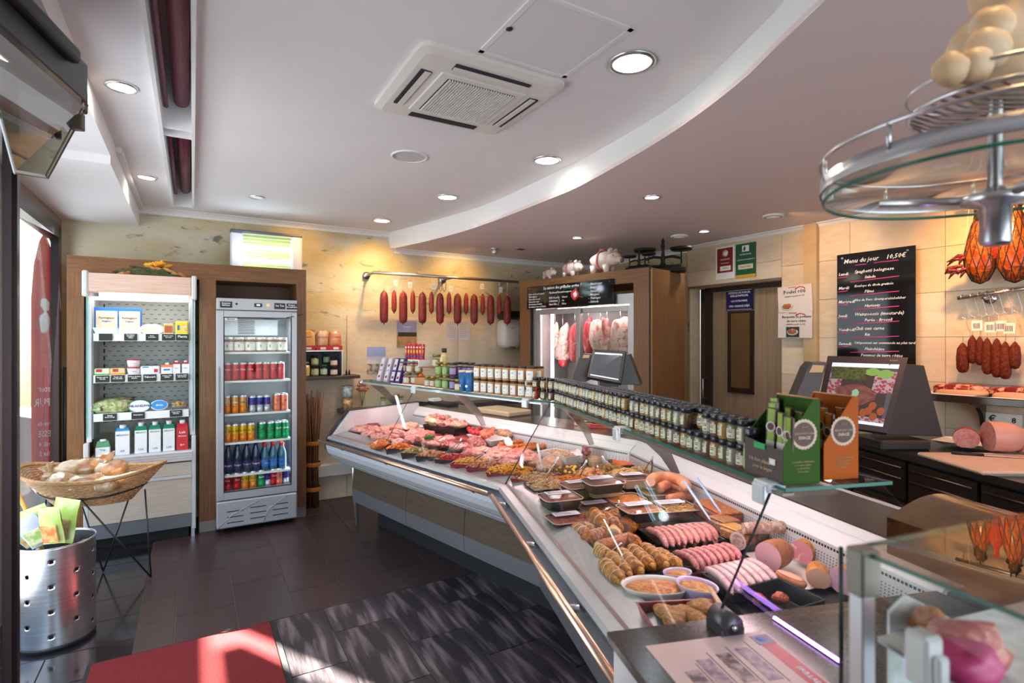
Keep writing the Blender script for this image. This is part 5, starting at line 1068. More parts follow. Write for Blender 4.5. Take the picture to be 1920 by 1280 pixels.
# posters on the tiled part
def picwall(nm, lab, cat, x0, y0, x1, y1, mt_, off=.016, th=.002, wall='A', grp=None):
    c = (wallA if wall == 'A' else wallB); p0 = c(x0, y0, off); p1 = c(x1, y1, off)
    t = thing(nm, lab, cat, tuple((p0+p1)/2), RZ if wall == 'A' else RZB, grp); w_ = math.hypot(p1.x-p0.x, p1.y-p0.y)/2; h_ = abs(p0.z-p1.z)/2
    g = G(); g.bb(-w_, w_, -th/2, th/2, -h_, h_); obj('sheet', g, mt_, t); return t, w_, h_
hill = M('landscape_print', (.30, .16, .07), .5, col2=(.45, .25, .10), sc_=12)
t, w_, h_ = picwall('poster', 'framed landscape poster with a violet sky on the tiled back wall', 'poster', 744, 600, 781, 651, M('poster_sky', (.28, .28, .45), .5, col2=(.5, .42, .50), sc_=4))
def band(t, nm, a, m_, y=-.0025): g = G(); g.bb(a[0], a[1], y-.0006, y, a[2], a[3]); return obj(nm, g, m_, t)
band(t, 'landscape_field', (-w_, w_, -h_, -h_*.15), hill); band(t, 'tree_line', (-w_*.9, w_, -h_*.2, h_*.12), M('dark_trees', (.05, .03, .02), .7)); text('Ardennes', .035, ink, t, (0, -.004, -h_*.05), bold=.03); text('BOEUF', .022, inkw, t, (0, -.004, h_*.5), bold=.02)
t, w_, h_ = picwall('poster', 'winter landscape poster low on the tiles behind the purple sweets boxes', 'poster', 688, 650, 723, 700, M('poster_snow', (.55, .50, .55), .5, col2=(.75, .68, .68), sc_=7)); band(t, 'sky_print', (-w_, w_, h_*.3, h_), M('poster_skyblue', (.30, .36, .60), .5)); band(t, 'village_print', (-w_, w_, -h_, -h_*.25), M('village_print', (.22, .15, .10), .5, col2=(.60, .50, .35), sc_=22))
for k, x0 in enumerate((836, 859)):
    t, w_, h_ = picwall('paper_notice', '%s white sheet of fine print on the tiles behind the salamis' % ('left', 'right')[k], 'notice', x0, 602, x0+22, 638, M('notice_lilac', (.62, .58, .60), .6), grp='paper notices')
    for j in range(9): band(t, 'print_line', (-w_*.8, w_*rnd.uniform(.2, .8), h_*(.8-j*.18), h_*(.8-j*.18)+.003), M('print_grey', (.25, .22, .24), .6))
# hand towel dispenser
p0 = wallA(936, 598, .12); p1 = wallA(972, 652, .12)
t = thing('towel_dispenser', 'rounded cream plastic dispenser on the tiles left of the meat cabinet', 'dispenser', tuple((p0+p1)/2), RZ); w_ = (p1-p0).xy.length/2; h_ = (p0.z-p1.z)/2
g = G(); g.blob((0, 0, 0), (w_, .10, h_), 1, 0, n=16, pw=.45, flat=-1); obj('casing', g, cream, t); g = G(); g.blob((0, -.04, -h_*.95), (w_*.5, .05, .03), 1, .1, n=8); obj('outlet', g, M('outlet_grey', (.35, .32, .30), .3, .5), t); band(t, 'small_label', (-.03, .01, h_*.3, h_*.45), M('pale_label', (.6, .58, .55), .5), -.102)
t = thing('dark_box', 'small dark box standing on the towel dispenser', 'box', tuple((p0+p1)/2+Vector((0, 0, h_+.003))), RZ); g = G(); g.bb(-w_*.9, w_*.9, -.07, .08, 0, .09, .01); obj('box_body', g, M('dark_green_box', (.02, .03, .02), .4), t); band(t, 'green_base', (-w_*.9, w_*.9, 0, .018), M('gbase', (.03, .15, .05), .4), -.071)
# ================================================================ meat maturing cabinet
c0 = atD(975, 528, 5.765); c1 = atD(1217, 500.6, 4.63); c0.z = c1.z = 2.183
cd = Vector((c1.x-c0.x, c1.y-c0.y, 0)); CW = cd.length; cd.normalize(); RC = math.atan2(cd.y, cd.x); cn = Vector((-cd.y, cd.x, 0))
t = thing('meat_cabinet', 'wood framed refrigerated cabinet with two glass doors where large meat cuts hang', 'cabinet', (c0.x, c0.y, 0), RC); MC = t
def m_(nm, a, mtl, b=0, lab=None): g = G(); g.bb(*a, b); return obj(nm, g, mtl, MC, label=lab)
fwt = .155
oak2 = M('cabinet_oak', (.16, .07, .026), .38, col2=(.22, .10, .038), sc_=5, st=(14, 14, 1), det=6, lo=.35, hi=.65); oak2h = M('cabinet_oak_across', (.17, .075, .028), .38, col2=(.23, .11, .04), sc_=5, st=(1, 14, 14), det=6, lo=.35, hi=.65)
m_('side_panel', (0, fwt, 0, .6, .0, 2.183-.12), oak2); m_('side_panel', (CW-fwt, CW, 0, .6, .0, 2.183-.12), oak2); m_('top_rail', (0, CW, 0, .6, 2.183-.12, 2.183), oak2h)
steel2 = M('cabinet_steel', (.45, .43, .42), .35, .85); x0, x1 = fwt+.01, CW-fwt-.01
ztop = EYE-(575-640)/F*5.2; ztop = 1.885
m_('steel_head', (x0, x1, .02, .10, ztop, ztop+.09), steel2); m_('steel_side', (x0, x0+.05, .02, .10, .2, ztop), steel2); m_('steel_side', (x1-.045, x1, .02, .10, .2, ztop), steel2)
xm = x0+(x1-x0)*.47
def dframe(xa, xb, y): 
    g = G()
    for a in ((xa, xa+.05, y, y+.03, .3, ztop-.01), (xb-.05, xb, y, y+.03, .3, ztop-.01), (xa+.05, xb-.05, y, y+.03, ztop-.06, ztop-.01), (xa+.05, xb-.05, y, y+.03, .3, .36)): g.bb(*a, .002)
    d = obj('sliding_door', g, steel2, MC); g = G(); g.bb(xa+.05, xb-.05, y+.01, y+.014, .36, ztop-.06); obj('door_glass', g, clear, d)
dframe(x0+.05, xm+.04, .03); dframe(xm-.02, x1-.045, .065)
ins = M('cabinet_inside', (.30, .26, .25), .35, .6)
m_('inner_back', (x0, x1, .56, .58, .2, ztop+.05), ins); m_('inner_side', (x0+.0, x0+.015, .10, .56, .2, ztop+.05), ins); m_('inner_side', (x1-.015, x1, .10, .56, .2, ztop+.05), ins); m_('inner_top', (x0, x1, .10, .56, ztop+.03, ztop+.05), ins); m_('bottom_shelf', (x0, x1, .10, .56, .55, .57), ins)
m_('dark_side', (x0-.0, x0+.01, -.002, .02, .9, 1.98), matblack)
ledc = M('cabinet_led', (.95, .95, 1), .5, emis=6, ecol=(.9, .9, 1))
xl = x0+.16; m_('led_tube', (xl-.014, xl+.014, .14, .16, .75, ztop-.05), ledc); m_('led_strip', (x0+.1, xm-.02, .30, .31, ztop+.005, ztop+.02), ledc); m_('led_strip', (xm+.08, x1-.06, .12, .14, ztop-.015, ztop+.0), M('pink_led', (1, .85, .9), .5, emis=5, ecol=(1, .8, .88)))
obj('hanging_bar', G().tube([(x0+.02, .32, ztop-.015), (x1-.02, .32, ztop-.015)], .008, 8), chrome, MC)
def C_(x, y, z): p = c0+cd*x+cn*y; p.z = z; return p
light('AREA', 'meat_cabinet_light', C_((x0+x1)/2, .22, ztop-.03), 3.2, (1, .84, .86), shape='RECTANGLE', size=1.1, size_y=.1, rot=(0, 0, RC)); light('AREA', 'meat_cabinet_side_light', C_(xl, .17, 1.4), 2, (.95, .93, 1), shape='RECTANGLE', size=.03, size_y=1.0, rot=(rad(90), 0, RC+rad(130)))
mm_ = M('aged_meat', (.34, .06, .05), .42, col2=(.62, .40, .32), sc_=7, lo=.42, hi=.62, det=6, dist=1.5, bump=.4, bsc=20, col3=(.20, .02, .02), sc3=11, lo3=.6, hi3=.68)
mfat = M('meat_fat', (.60, .42, .34), .45, col2=(.42, .12, .10), sc_=10, lo=.5, hi=.62, dist=2, bump=.4, bsc=20)
mred = M('fresh_red_meat', (.42, .025, .035), .35, col2=(.58, .18, .16), sc_=9, lo=.5, hi=.64, dist=1.5, bump=.3, bsc=22)
def hangmeat(px, py, w, h, mt_, lab, seed, rot=0, y=.32, tip=None):
    k = (px-960)/F; o_ = C_(0, y, 0); s = (k*o_.y-o_.x)/(cd.x-k*cd.y); p = C_(s, y, 0); z = EYE-(py-640)/F*p.y
    t = thing('hanging_meat', lab, 'meat', (p.x, p.y, z), RC, 'meat cuts hanging in the cabinet')
    g = G(); g.blob((0, 0, 0), (w, w*.55, h), seed, .17, 1.3, rot=(0, rot, 0), n=14); g.blob((w*.1, .01, -h*.45), (w*.9, w*.5, h*.55), seed+5, .15, 1.5, n=12); obj('meat_cut', g, mt_, t)
    g = G(); top = ztop-.02-z; g.tube([(w*.15, 0, h*.8), (0, 0, h+.03), (0, 0, top)], .003, 6); obj('wire', g, chrome, t)
    if tip: g = G(); g.blob((.01, 0, -h*1.0), (w*.7, w*.45, h*.22), seed+9, .1, n=10); obj('red_tip', g, tip, t)
hangmeat(1041, 628, .055, .14, mfat, 'slim fatty rib piece hanging leftmost in the meat cabinet', 1); hangmeat(1055, 645, .095, .20, mfat, 'large pale cut with red lower end hanging left in the meat cabinet', 2, .2, .36, mred); hangmeat(1078, 640, .075, .21, mred, 'long red and white cut hanging by the middle post of the cabinet', 3)
hangmeat(1103, 632, .075, .20, mred, 'slim dark red cut hanging just right of the middle post', 4); hangmeat(1126, 634, .115, .20, mfat, 'wide pink fatty cut hanging in the middle of the right cabinet door', 5); hangmeat(1138, 630, .055, .18, mm_, 'narrow marbled cut overlapping the wide pink one in the cabinet', 6, -.15, .24); hangmeat(1163, 632, .12, .19, mfat, 'large rounded pale cut hanging rightmost in the meat cabinet', 7, .1, .28)
# chalk board over the cabinet
def board(o_, x0, x1, z0, z1, dy=-.015, th=.008): g = G(); g.bb(x0, x1, dy, dy+th, z0, z1); obj('panel', g, M('board_black', (.006, .006, .007), .06, spec=.6), o_)
bx0, bx1 = .10, CW-.315; bt0, bt1 = 1.945, 2.183-.045
t = thing('chalk_board', 'long black board with white handwriting above the meat cabinet doors', 'menu board', (c0.x, c0.y, 0), RC); board(t, .12, 1.215, 1.885, 2.115); CBd = t
hand = inkw
def ht(tx, s, x, z, al='LEFT'): text(tx, s, hand, CBd, (x, -.0165, z), shear=.25, align=al, bold=.012, name='handwriting')
ht('La saison des grillades arrive !!', .040, .60, 2.085, 'CENTER')
for k, tx in enumerate(('Pièce de boeuf maturé', 'Filet mignon', 'Entrecôte boeuf', 'Entrecôte veau', 'Brochettes Cordon', 'Brochette Porc et Dinde')): ht(tx, .024, .145, 2.035-k*.026)
ht('Plat boeuf luxembourgeois', .027, .43, 2.035)
for k, tx in enumerate(('Rôti de porc', 'Côtelettes', 'Faux Filet')): ht(tx, .027, .43, 1.985-k*.033)
for k, tx in enumerate(('Grand', 'ou', 'Pièce')): ht(tx, .026, .60, 1.985-k*.033)
obj('chalk_brace', G().tube([(.55, -.0165, 2.0), (.56, -.0165, 1.975), (.57, -.0165, 1.955), (.56, -.0165, 1.93), (.55, -.0165, 1.905)], .0018, 4), hand, CBd)
for k, tx in enumerate(('- Hamburger', '- Burger', '- Saucisses', '- Merguez', '- Thüringer', '- Salsiccia')): ht(tx, .030, .93, 2.085-k*.033)
g = G(); g.blob((.765, -.017, 2.0), (.045, .003, .055), 4, .15, n=10); obj('steak_drawing', g, M('steak_red', (.6, .03, .04), .5), CBd); g = G(); g.blob((.77, -.0195, 2.0), (.022, .002, .03), 4, .2, n=8); obj('steak_bone', g, hand, CBd); obj('knife_drawing', G().tube([(.80, -.018, 1.985), (.86, -.018, 1.965)], .006, 5), M('knife_brown', (.2, .08, .04), .5), CBd)
obj('green_underline', G().tube([(.62, -.0168, 2.062), (.80, -.0168, 2.064)], .0022, 4), M('chalk_green', (.02, .35, .18), .6), CBd)
for x, z in ((.15, 2.095), (1.17, 2.095)): obj('board_screw', G().lathe([(.006, 0), (.001, .004)], 8, c=(x, -.017, z)), chrome, CBd)
# tall cabinet right of it
e1 = onplane(1290, 527, PBo+nB*.02, dB)
sd0 = Vector((c1.x, c1.y, 0)); sd1 = Vector((e1.x, e1.y, 0))
lam = M('warm_striped_laminate', (.40, .21, .085), .4, col2=(.52, .31, .15), sc_=9, st=(5, 5, .25), det=5, lo=.3, hi=.7)
t = thing('tall_cabinet', 'tall cabinet with warm striped wood side between the meat cabinet and the door', 'cabinet', (c1.x, c1.y, 0), RC)
back = sd1+(cn*.3); g = G(); ofs = cd*.012
g.prism([(sd0+ofs)[:2], sd1[:2], (sd1-cd*.3+cn*.0)[:2], (sd0-cd*.0+ofs*.2+cn*.02)[:2]], .0, 2.17)
obj('side_panel', g, lam, t, True); obj('dark_gap', G().prism([(sd0+ofs*.1)[:2], (sd0+ofs*.95)[:2], (sd0+ofs*.95+cn*.01)[:2], (sd0+ofs*.1+cn*.01)[:2]], 0, 2.18), matblack, t, True)
# pigs
def pig(px, py, s, lab):
    k = (px-960)/F; o_ = C_(0, .10, 0); q = (k*o_.y-o_.x)/(cd.x-k*cd.y); p = C_(q, .10, 2.184)
    t = thing('pig_figurine', lab, 'figurine', tuple(p), RC, 'pig figurines on the meat cabinet'); sk = M('pig_skin', (.62, .46, .38), .55, col2=(.70, .58, .50), sc_=10); bow = M('pink_ribbon', (.52, .16, .17), .6)
    g = G(); g.blob((0, 0, .19*s), (.21*s, .13*s, .135*s), 1, .05, 1.5, n=14); g.blob((.20*s, -.02*s, .20*s), (.115*s, .10*s, .10*s), 3, .05, n=12); g.tube([(.25*s, -.03*s, .19*s), (.36*s, -.05*s, .155*s)], [.06*s, .038*s], 12); obj('body', g, sk, t)
    for x, y in ((-.12, -.07), (-.12, .07), (.10, -.07), (.10, .07)): obj('leg', G().tube([(x*s, y*s, .12*s), (x*1.1*s, y*s, 0)], [.055*s, .038*s], 10), sk, t)
    for y in (-.07, .05): g = G(); g.blob((.17*s, y*s, .30*s), (.03*s, .045*s, .05*s), 2, .2, rot=(0, .5, 0), n=8); obj('ear', g, sk, t)
    obj('snout', G().tube([(.36*s, -.05*s, .155*s), (.367*s, -.052*s, .153*s)], .036*s, 12), M('snout_brown', (.30, .16, .12), .5), t)
    g = G(); g.blob((.25*s, -.105*s, .235*s), (.008*s,)*3, 0, 0, n=6); obj('eye', g, black, t)
    pts = [(-.02*s, .138*s*cos(a), .19*s+.142*s*sin(a)) for a in [2*PI*i/24 for i in range(25)]]; obj('ribbon', G().tube(pts, .018*s, 6, cap=False, flat=.4), bow, t)
    g = G(); g.blob((.0*s, 0, .345*s), (.05*s, .04*s, .022*s), 5, .4, n=8); obj('bow', g, bow, t); obj('tail', G().tube([(-.20*s, 0, .2*s), (-.23*s, -.02*s, .22*s), (-.225*s, 0, .25*s)], .008*s, 6), sk, t)
pig(1029, 520, .34, 'smallest white pig figurine, left of the three on the meat cabinet'); pig(1071, 505, .46, 'middle sized white pig figurine with a pink ribbon on the meat cabinet'); pig(1131, 490, .64, 'largest white pig figurine with a pink ribbon, right on the meat cabinet')
iron = M('cast_iron', (.02, .016, .014), .45, .5)
def scale_(px, D, zb, s, lab, r):
    p = atD(px, 500, D); t = thing('antique_scale', lab, 'scale', (p.x, p.y, zb), r, 'antique balance scales')
    g = G(); g.bb(-.20*s, .20*s, -.07*s, .07*s, 0, .05*s, .01); g.bb(-.16*s, .16*s, -.05*s, .05*s, .05*s, .07*s, .005); obj('base', g, iron, t)
    obj('column', G().lathe([(.03*s, .07*s), (.018*s, .10*s), (.022*s, .13*s), (.012*s, .2*s), (.02*s, .25*s), (.012*s, .27*s), (.016*s, .29*s), (.002, .32*s)], 12), iron, t)
    obj('beam', G().tube([(-.16*s, 0, .13*s), (-.08*s, 0, .15*s), (0, 0, .14*s), (.08*s, 0, .15*s), (.16*s, 0, .13*s)], .012*s, 8), iron, t)
    for x in (-.16, .16):
        obj('pan_stem', G().tube([(x*s, 0, .08*s), (x*s, 0, .20*s)], .007*s, 6), iron, t); obj('pan', G().lathe([(.03*s, .195*s), (.09*s, .20*s), (.105*s, .225*s), (.10*s, .225*s), (.085*s, .208*s), (.001, .205*s)], 24, c=(x*s, 0, 0)), iron, t)
p_ = C_(CW-.17, .14, 0); scale_(1198, p_.y, 2.184, .62, 'dark antique scale on the right end of the meat cabinet', RC); scale_(1243, 4.95, 2.171, 1.0, 'large dark antique balance scale on the tall cabinet beside the door', RC+.5)
# ================================================================ door and signs on the right wall
zdt = z_door
t = struct('door_2', G().prism(pl(s_d0, s_d1, -.16, -.20), 0, zdt+.05), M('dark_door_back', (.10, .07, .05), .8))  # dark brown panel closing the opening behind the door leaf
s_l = sB(1320, -.1); lamd = M('grey_striped_door', (.30, .21, .13), .42, col2=(.40, .30, .21), sc_=8, st=(6, 6, .2), det=5, lo=.3, hi=.7)
def WBp(s0, s1, o0, o1, z0, z1): return G().prism(pl(s0, s1, o0, o1), z0, z1)
g = WBp(sB(1312), sB(1322), -.08, -.12, 0, zdt); g.add(*(lambda q: (q.v, q.f))(WBp(sB(1312), s_d1, -.08, -.12, zdt-.045, zdt))); obj('door_frame', g, M('dark_door_frame', (.035, .022, .018), .4), t)
g = WBp(sB(1322), s_d1+.05, -.12, -.16, 0, zdt-.045); obj('door_leaf', g, lamd, t)
g = WBp(s_d0, s_d0+.012, .013, -.14, 0, zdt); obj('jamb_stone', g, stone[1], t)
g = WBp(s_d0-.0, s_d1, .012, .022, zdt, zdt+.02); obj('steel_strip', g, M('strip_dull', (.25, .18, .14), .4, .6), t)
q0, q1 = sB(1364, -.1), sB(1412, -.1); zw0, zw1 = wallB(1388, 737, -.1).z, wallB(1388, 583, -.1).z
win = obj('door_window_frame', WBp(q0, q1, -.10, -.125, zw0, zw1), M('dark_window_frame', (.03, .016, .012), .35), t); obj('door_window_glass', WBp(q0+.04, q1-.035, -.098, -.101, zw0+.05, zw1-.02), M('brown_glass', (.13, .075, .03), .12, col2=(.16, .10, .045), sc_=2, spec=.6), win)
hp = wallB(1318, 710, -.03); hb2 = wallB(1318, 746, -.03); 
obj('door_handle', G().tube([(hp.x-nB.x*.05, hp.y-nB.y*.05, hp.z), hp, hb2, (hb2.x-nB.x*.05, hb2.y-nB.y*.05, hb2.z)], .009, 8), chrome, t)
navy = M('navy_sign', (.012, .014, .10), .3)
t, w_, h_ = picwall('blue_sign', 'dark blue sign with white capitals on the door above its window', 'sign', 1362, 545, 1412, 580, navy, -.095, .008, 'B')
for k, (tx, s_) in enumerate((('DEFENSE DE PARLER', .026), ('SUR LE PATRON,', .026), ('LA PATRONNE', .026), ('S\'EN CHARGE DÉJÀ', .026))): text(tx, s_, inkw, t, (0, -.0048, h_*(.7, .4, -.1, -.6)[k]), bold=.015)
for z in (h_*.93, -h_*.93): band(t, 'white_border', (-w_*.94, w_*.94, z-.0015, z+.0015), inkw, -.0045)
t, w_, h_ = picwall('certificate', 'dark red framed certificate on the stone above the door', 'certificate', 1342, 465, 1378, 521, labelw, .02, .004, 'B', 'certificates above the door'); band(t, 'red_field', (-w_*.82, w_*.80, -h_*.60, h_*.90), M('cert_red', (.22, .008, .012), .4)); g = G(); g.lathe([(.034, 0), (.001, .001)], 20); o = obj('round_seal', g, labelw, t); o.location = (0, -.0035, h_*.58); o.rotation_euler = (PI/2, 0, 0); band(t, 'name_box', (-w_*.5, w_*.6, -h_*.48, -h_*.2), labelw, -.0035); text('CERTIFICAT', .02, inkw, t, (0, -.0045, h_*.2)); text('Artisan Boucher', .014, inkw, t, (0, -.0045, -h_*.02)); text('Boucherie', .016, ink, t, (.01, -.0046, -h_*.33))
t, w_, h_ = picwall('certificate', 'green certificate with a yellow lower edge, right of the red one', 'certificate', 1380, 459, 1417, 518, M('cert_green', (.012, .10, .04), .4), .02, .004, 'B', 'certificates above the door'); band(t, 'logo_box', (-w_*.35, w_*.35, h_*.52, h_*.88), labelw); band(t, 'name_box', (-w_*.75, w_*.75, -h_*.50, -h_*.22), M('cream_box', (.75, .62, .45), .5)); band(t, 'yellow_edge', (-w_, w_, -h_, -h_*.82), M('cert_yellow', (.62, .35, .03), .4)); text('LËTZEBUERGER', .017, inkw, t, (0, -.0035, h_*.36)); text('CERTIFICAT D\'AGRÉATION', .015, inkw, t, (0, -.0035, h_*.05)); text('Traiteur Steffen', .017, ink, t, (0, -.0036, -h_*.36)); g = G(); g.blob((-w_*.1, -.004, h_*.68), (.012, .001, .02), 2, .3, n=6); obj('tree_logo', g, M('cert_green', (0, 0, 0)), t)
def notice(nm, lab, y0, y1, lines, img, tilt, dark=None):
    t, w_, h_ = picwall(nm, lab, 'notice', 1459, y0, 1523, y1, M('notice_white', (.74, .66, .62), .6), .058, .003, 'B', 'white notices on the stone'); t.rotation_euler = (0, tilt, RZB)
    for i, (tx, s_, x, z, m2) in enumerate(lines): text(tx, s_, m2, t, (x*w_, -.003, z*h_), bold=.01)
    obj('red_swoosh', G().tube([(w_*.05, -.003, h_*.72), (w_*.3, -.003, h_*.88), (w_*.55, -.003, h_*.80), (w_*.62, -.003, h_*.68)], .004, 4), redi, t)
    if dark: band(t, 'photo_ground', (-w_*.5, w_*.28, -h_*.95, -h_*.15), M('photo_dark', (.03, .03, .04), .4))
    g = G(); g.blob((-w_*.12 if dark else -w_*.45, -.005, -h_*.55), (w_*.33, .002, h_*.26), 3, .05, n=8); obj('plate_print', g, M('plate_print', (.70, .66, .50), .5), t); g = G(); g.blob((-w_*.12 if dark else -w_*.45, -.0075, -h_*.50), (w_*.25, .002, h_*.2), 7, .3, n=8); obj('roast_print', g, M('roast_print', (.35, .09, .02), .4, col2=(.5, .2, .05), sc_=40), t)
gi_ = M('grey_ink', (.2, .2, .22), .6)
notice('chicken_notice', 'upper white notice reading Poulet rôti beside the door', 538, 584, (('BOUCHERIE', .013, -.1, .88, redi), ('Poulet rôti', .044, 0, .55, ink), ('SAMEDI à partir de 11h', .018, 0, .22, gi_)), 0, -.04)
notice('potato_notice', 'lower white notice reading Barquette de pommes de terre rôties', 586, 633, (('BOUCHERIE', .013, -.1, .90, redi), ('Barquette de pommes', .028, .1, .62, ink), ('de terre rôties', .028, .1, .30, ink), ('SAMEDI à partir de 11h', .017, .05, .04, gi_)), 0, .01, True)
# big menu board
t, w_, h_ = picwall('menu_board', 'large glossy black menu board with white handwriting and pink underlines', 'menu board', 1570, 478, 1717, 690, M('board_black', (0, 0, 0)), .05, .008, 'B'); MB_ = t
_c = ((wallB(1570, 478, .05)+wallB(1717, 460, .05))/2).z; h2 = h_
tops = _c-t.location.z; o_ = t.children[0]; 
pinkc = M('pink_chalk', (.80, .05, .26), .5); W2 = w_
bpy.data.objects.remove(o_); g = G(); g.bb(-w_, w_, -.004, .004, -.55, tops); obj('panel', g, M('board_black', (0, 0, 0)), t)
def mt_(tx, s, x, z, al='LEFT'): text(tx, s*.80, hand, MB_, (x*w_, -.0048, tops-z), shear=.25, align=al, bold=.010, name='handwriting')
def ul(x0, x1, z, z2=None): obj('pink_underline', G().tube([(x0*w_, -.0052, tops-z), (x1*w_, -.0052, tops-(z2 or z))], .0032, 5), pinkc, MB_)
mt_('Menu du jour    10,50€', .056, -.02, .060, 'CENTER'); ul(-.5, -.2, .095); ul(0, .6, .092)
rows = (('Lundi:', 'Spaghetti bolognese', 'Salade'), ('Mardi:', 'Escalope de dinde gratinée', 'Pâtes'), ('Mercredi:', 'Filet de Porc Gromperekichelcher', 'Haricots'), ('Jeudi:', 'Waïnzoossis (moutarde)', 'Purée - Brocoli'), ('Vendredi:', 'Chili con carne', 'Riz'), ('Samedi:', 'Uniquement sur commande au plus tard', 'Fleischkäse'))
for k, (a, b, c) in enumerate(rows):
    z = .155+k*.1085; mt_(a, .040, -.96, z); mt_(b, .042 if len(b) < 24 else .031, -.52, z-.008); mt_(c, .038, -.25, z+.038); ul(-.97, -.70, z+.026, z+.022); ul(-.62, .62, z+.066, z+.052)
mt_('Pommes de terre rôties', .036, -.35, .155+5*.1085+.085)
for x, z in ((-.85, .03), (.82, .03)): obj('board_screw', G().tube([(x*w_, -.004, tops-z), (x*w_, -.012, tops-z)], .008, 10), chrome, MB_)
# ================================================================ goods on the glass shelf
ZS = zT+.009
def sOn(px, d): k = (px-960)/F; D = (d+OFF)/(a2.x*k+a2.y); return (a1.x*k+a1.y)*D
def tOn(px, q): k = (px-960)/F; D = q/(b2.x*k+b2.y); return (b1.x*k+b1.y)*D
def spice(vn, vc):
    r, h = .0178, .0475; t = thing('spice_jar', 'x', 'spice jar')
    obj('glass_body', G().lathe([(r*.86, 0), (r, .005), (r, h-.008), (r*.84, h)], 12), M('spice_glass'+vn, vc, .10, spec=.9, coat=.6), t)
    g = G(); g.smooth = True; vs = [(r*1.02*cos(a), r*1.02*sin(a), z) for z in (.010, .035) for a in [(-PI/2-.75)+1.5*i/6 for i in range(7)]]; g.add(vs, [(i, i+1, 8+i, 7+i) for i in range(6)]); obj('label', g, M('spice_label', (.72, .68, .48), .6), t)
    g = G()
    for z, w in ((.031, .016), (.026, .012), (.015, .010)):
        vs = [(r*1.04*cos(a), r*1.04*sin(a), z+q) for q in (-.0012, .0012) for a in (-PI/2-w/r/2, -PI/2, -PI/2+w/r/2)]; g.add(vs, [(0, 1, 4, 3), (1, 2, 5, 4)])
    obj('label_print', g, ink, t)
    obj('lid', G().lathe([(r*.97, h-.001), (r*.98, h+.0125), (r*.90, h+.014)], 14), M('spice_lid', (.012, .016, .026), .25, spec=.8), t); return t
SJ = [Kind(spice(a, b)) for a, b in (('', (.34, .30, .24)), ('_brown', (.16, .08, .04)), ('_ochre', (.42, .25, .07)), ('_olive', (.18, .18, .08)))]; SH = .0625
# contents tinted by a few glass colours: variants share the same parts
def sjar(P, R, t, d, lvl, lab, grp): SJ[(int(t*1000)//40*7+lvl*3) % 4].at(P(t, d, ZS+lvl*SH+.0004), R+rnd.uniform(-.5, .15), lab, grp)
pitch = .0402
n = 0
tt = 2.80; rows = ((.900, 'front'), (.942, 'middle'), (.984, 'back'))
for ri, (d, rn) in enumerate(rows):
    t = tB_(mit(d))-.02; 
    while t > 1.235:
        if rn == 'back' and not (1.5 < t < 2.3): t -= pitch; continue
        for lvl in (0, 1):
            if lvl == 1 and rn == 'front' and (1.43 < t < 1.52 or 1.90 < t < 1.95): continue
            if lvl == 0 and rn == 'back': pass
            sjar(BP, RZC+.25, t, d+rnd.uniform(-.002, .002), lvl, 'black lidded spice jar, %s tier of the %s row, near shelf' % (('lower', 'upper')[lvl], rn), 'spice jars, %s row' % rn); n += 1
        t -= pitch
for k in range(4):
    for ri, (d, rn) in enumerate(rows[:2]):
        for lvl in (0, 1): sjar(AP, RZA+.1, sA(mit(d))+.035+k*.062, d, lvl, 'black lidded spice jar, %s tier of the %s row, far shelf' % (('lower', 'upper')[lvl], rn), 'spice jars on the far shelf')
# taller dark grinder jars at the end of the rows
gj = thing('pepper_grinder', 'x', 'grinder'); obj('glass_body', G().lathe([(.019, 0), (.021, .004), (.021, .066), (.018, .072)], 14), M('spice_glass', (.34, .30, .24)), gj); obj('grinder_head', G().lathe([(.021, .071), (.0215, .105), (.018, .112)], 14), M('spice_lid', (0, 0, 0)), gj)
g = G(); g.smooth = True; vs = [(.0214*cos(a), .0214*sin(a), z) for z in (.008, .055) for a in [(-PI/2-1.05)+2.1*i/6 for i in range(7)]]; g.add(vs, [(i, i+1, 8+i, 7+i) for i in range(6)]); obj('label', g, M('olive_label', (.45, .48, .25), .6), gj)
GJ = Kind(gj)
for k, (t, d) in enumerate(((1.232, .905), (1.232, .955), (1.228, 1.005))): GJ.at(BP(t-.012, d, ZS), RZC+.2, ('front', 'middle', 'rear')[k]+' black headed grinder beside the green stick carton', 'grinders by the green carton')
# tan jars with white labels, two tiers of eight
tj = thing('paste_jar', 'x', 'jar'); obj('body', G().lathe([(.028, 0), (.030, .004), (.030, .076), (.027, .080)], 16), M('tan_jar', (.48, .25, .10), .3, col2=(.56, .32, .15), sc_=6), tj)
g = G(); g.smooth = True; vs = [(.0305*cos(a), .0305*sin(a), z) for z in (.014, .066) for a in [(-PI/2-.85)+1.7*i/6 for i in range(7)]]; g.add(vs, [(i, i+1, 8+i, 7+i) for i in range(6)]); obj('label', g, labelw, tj)
g = G()
for z, w in ((.050, .018), (.044, .012), (.026, .008)): vs = [(.0308*cos(a), .0308*sin(a), z+q) for q in (-.0012, .0012) for a in (-PI/2-w/.06, -PI/2, -PI/2+w/.06)]; g.add(vs, [(0, 1, 4, 3), (1, 2, 5, 4)])
obj('label_print', g, ink, tj); obj('lid', G().lathe([(.0285, .079), (.029, .083), (.029, .090), (.027, .091)], 16), M('brown_black_lid', (.05, .02, .015), .35), tj)
TJ = Kind(tj)
s0 = sOn(897, .91); s1 = sOn(996, .91)
for i in range(8):
    for lvl in (0, 1):
        for row, d in enumerate((.91, .975)):
            TJ.at(AP(s0+(s1-s0)*i/7, d, ZS+lvl*.0925), RZA+.15+rnd.uniform(-.15, .15), 'tan jar, %s in the %s tier of the %s row' % (ordw[i] if i < 7 else 'rightmost', ('lower', 'upper')[lvl], ('front', 'rear')[row]), 'tan paste jars')
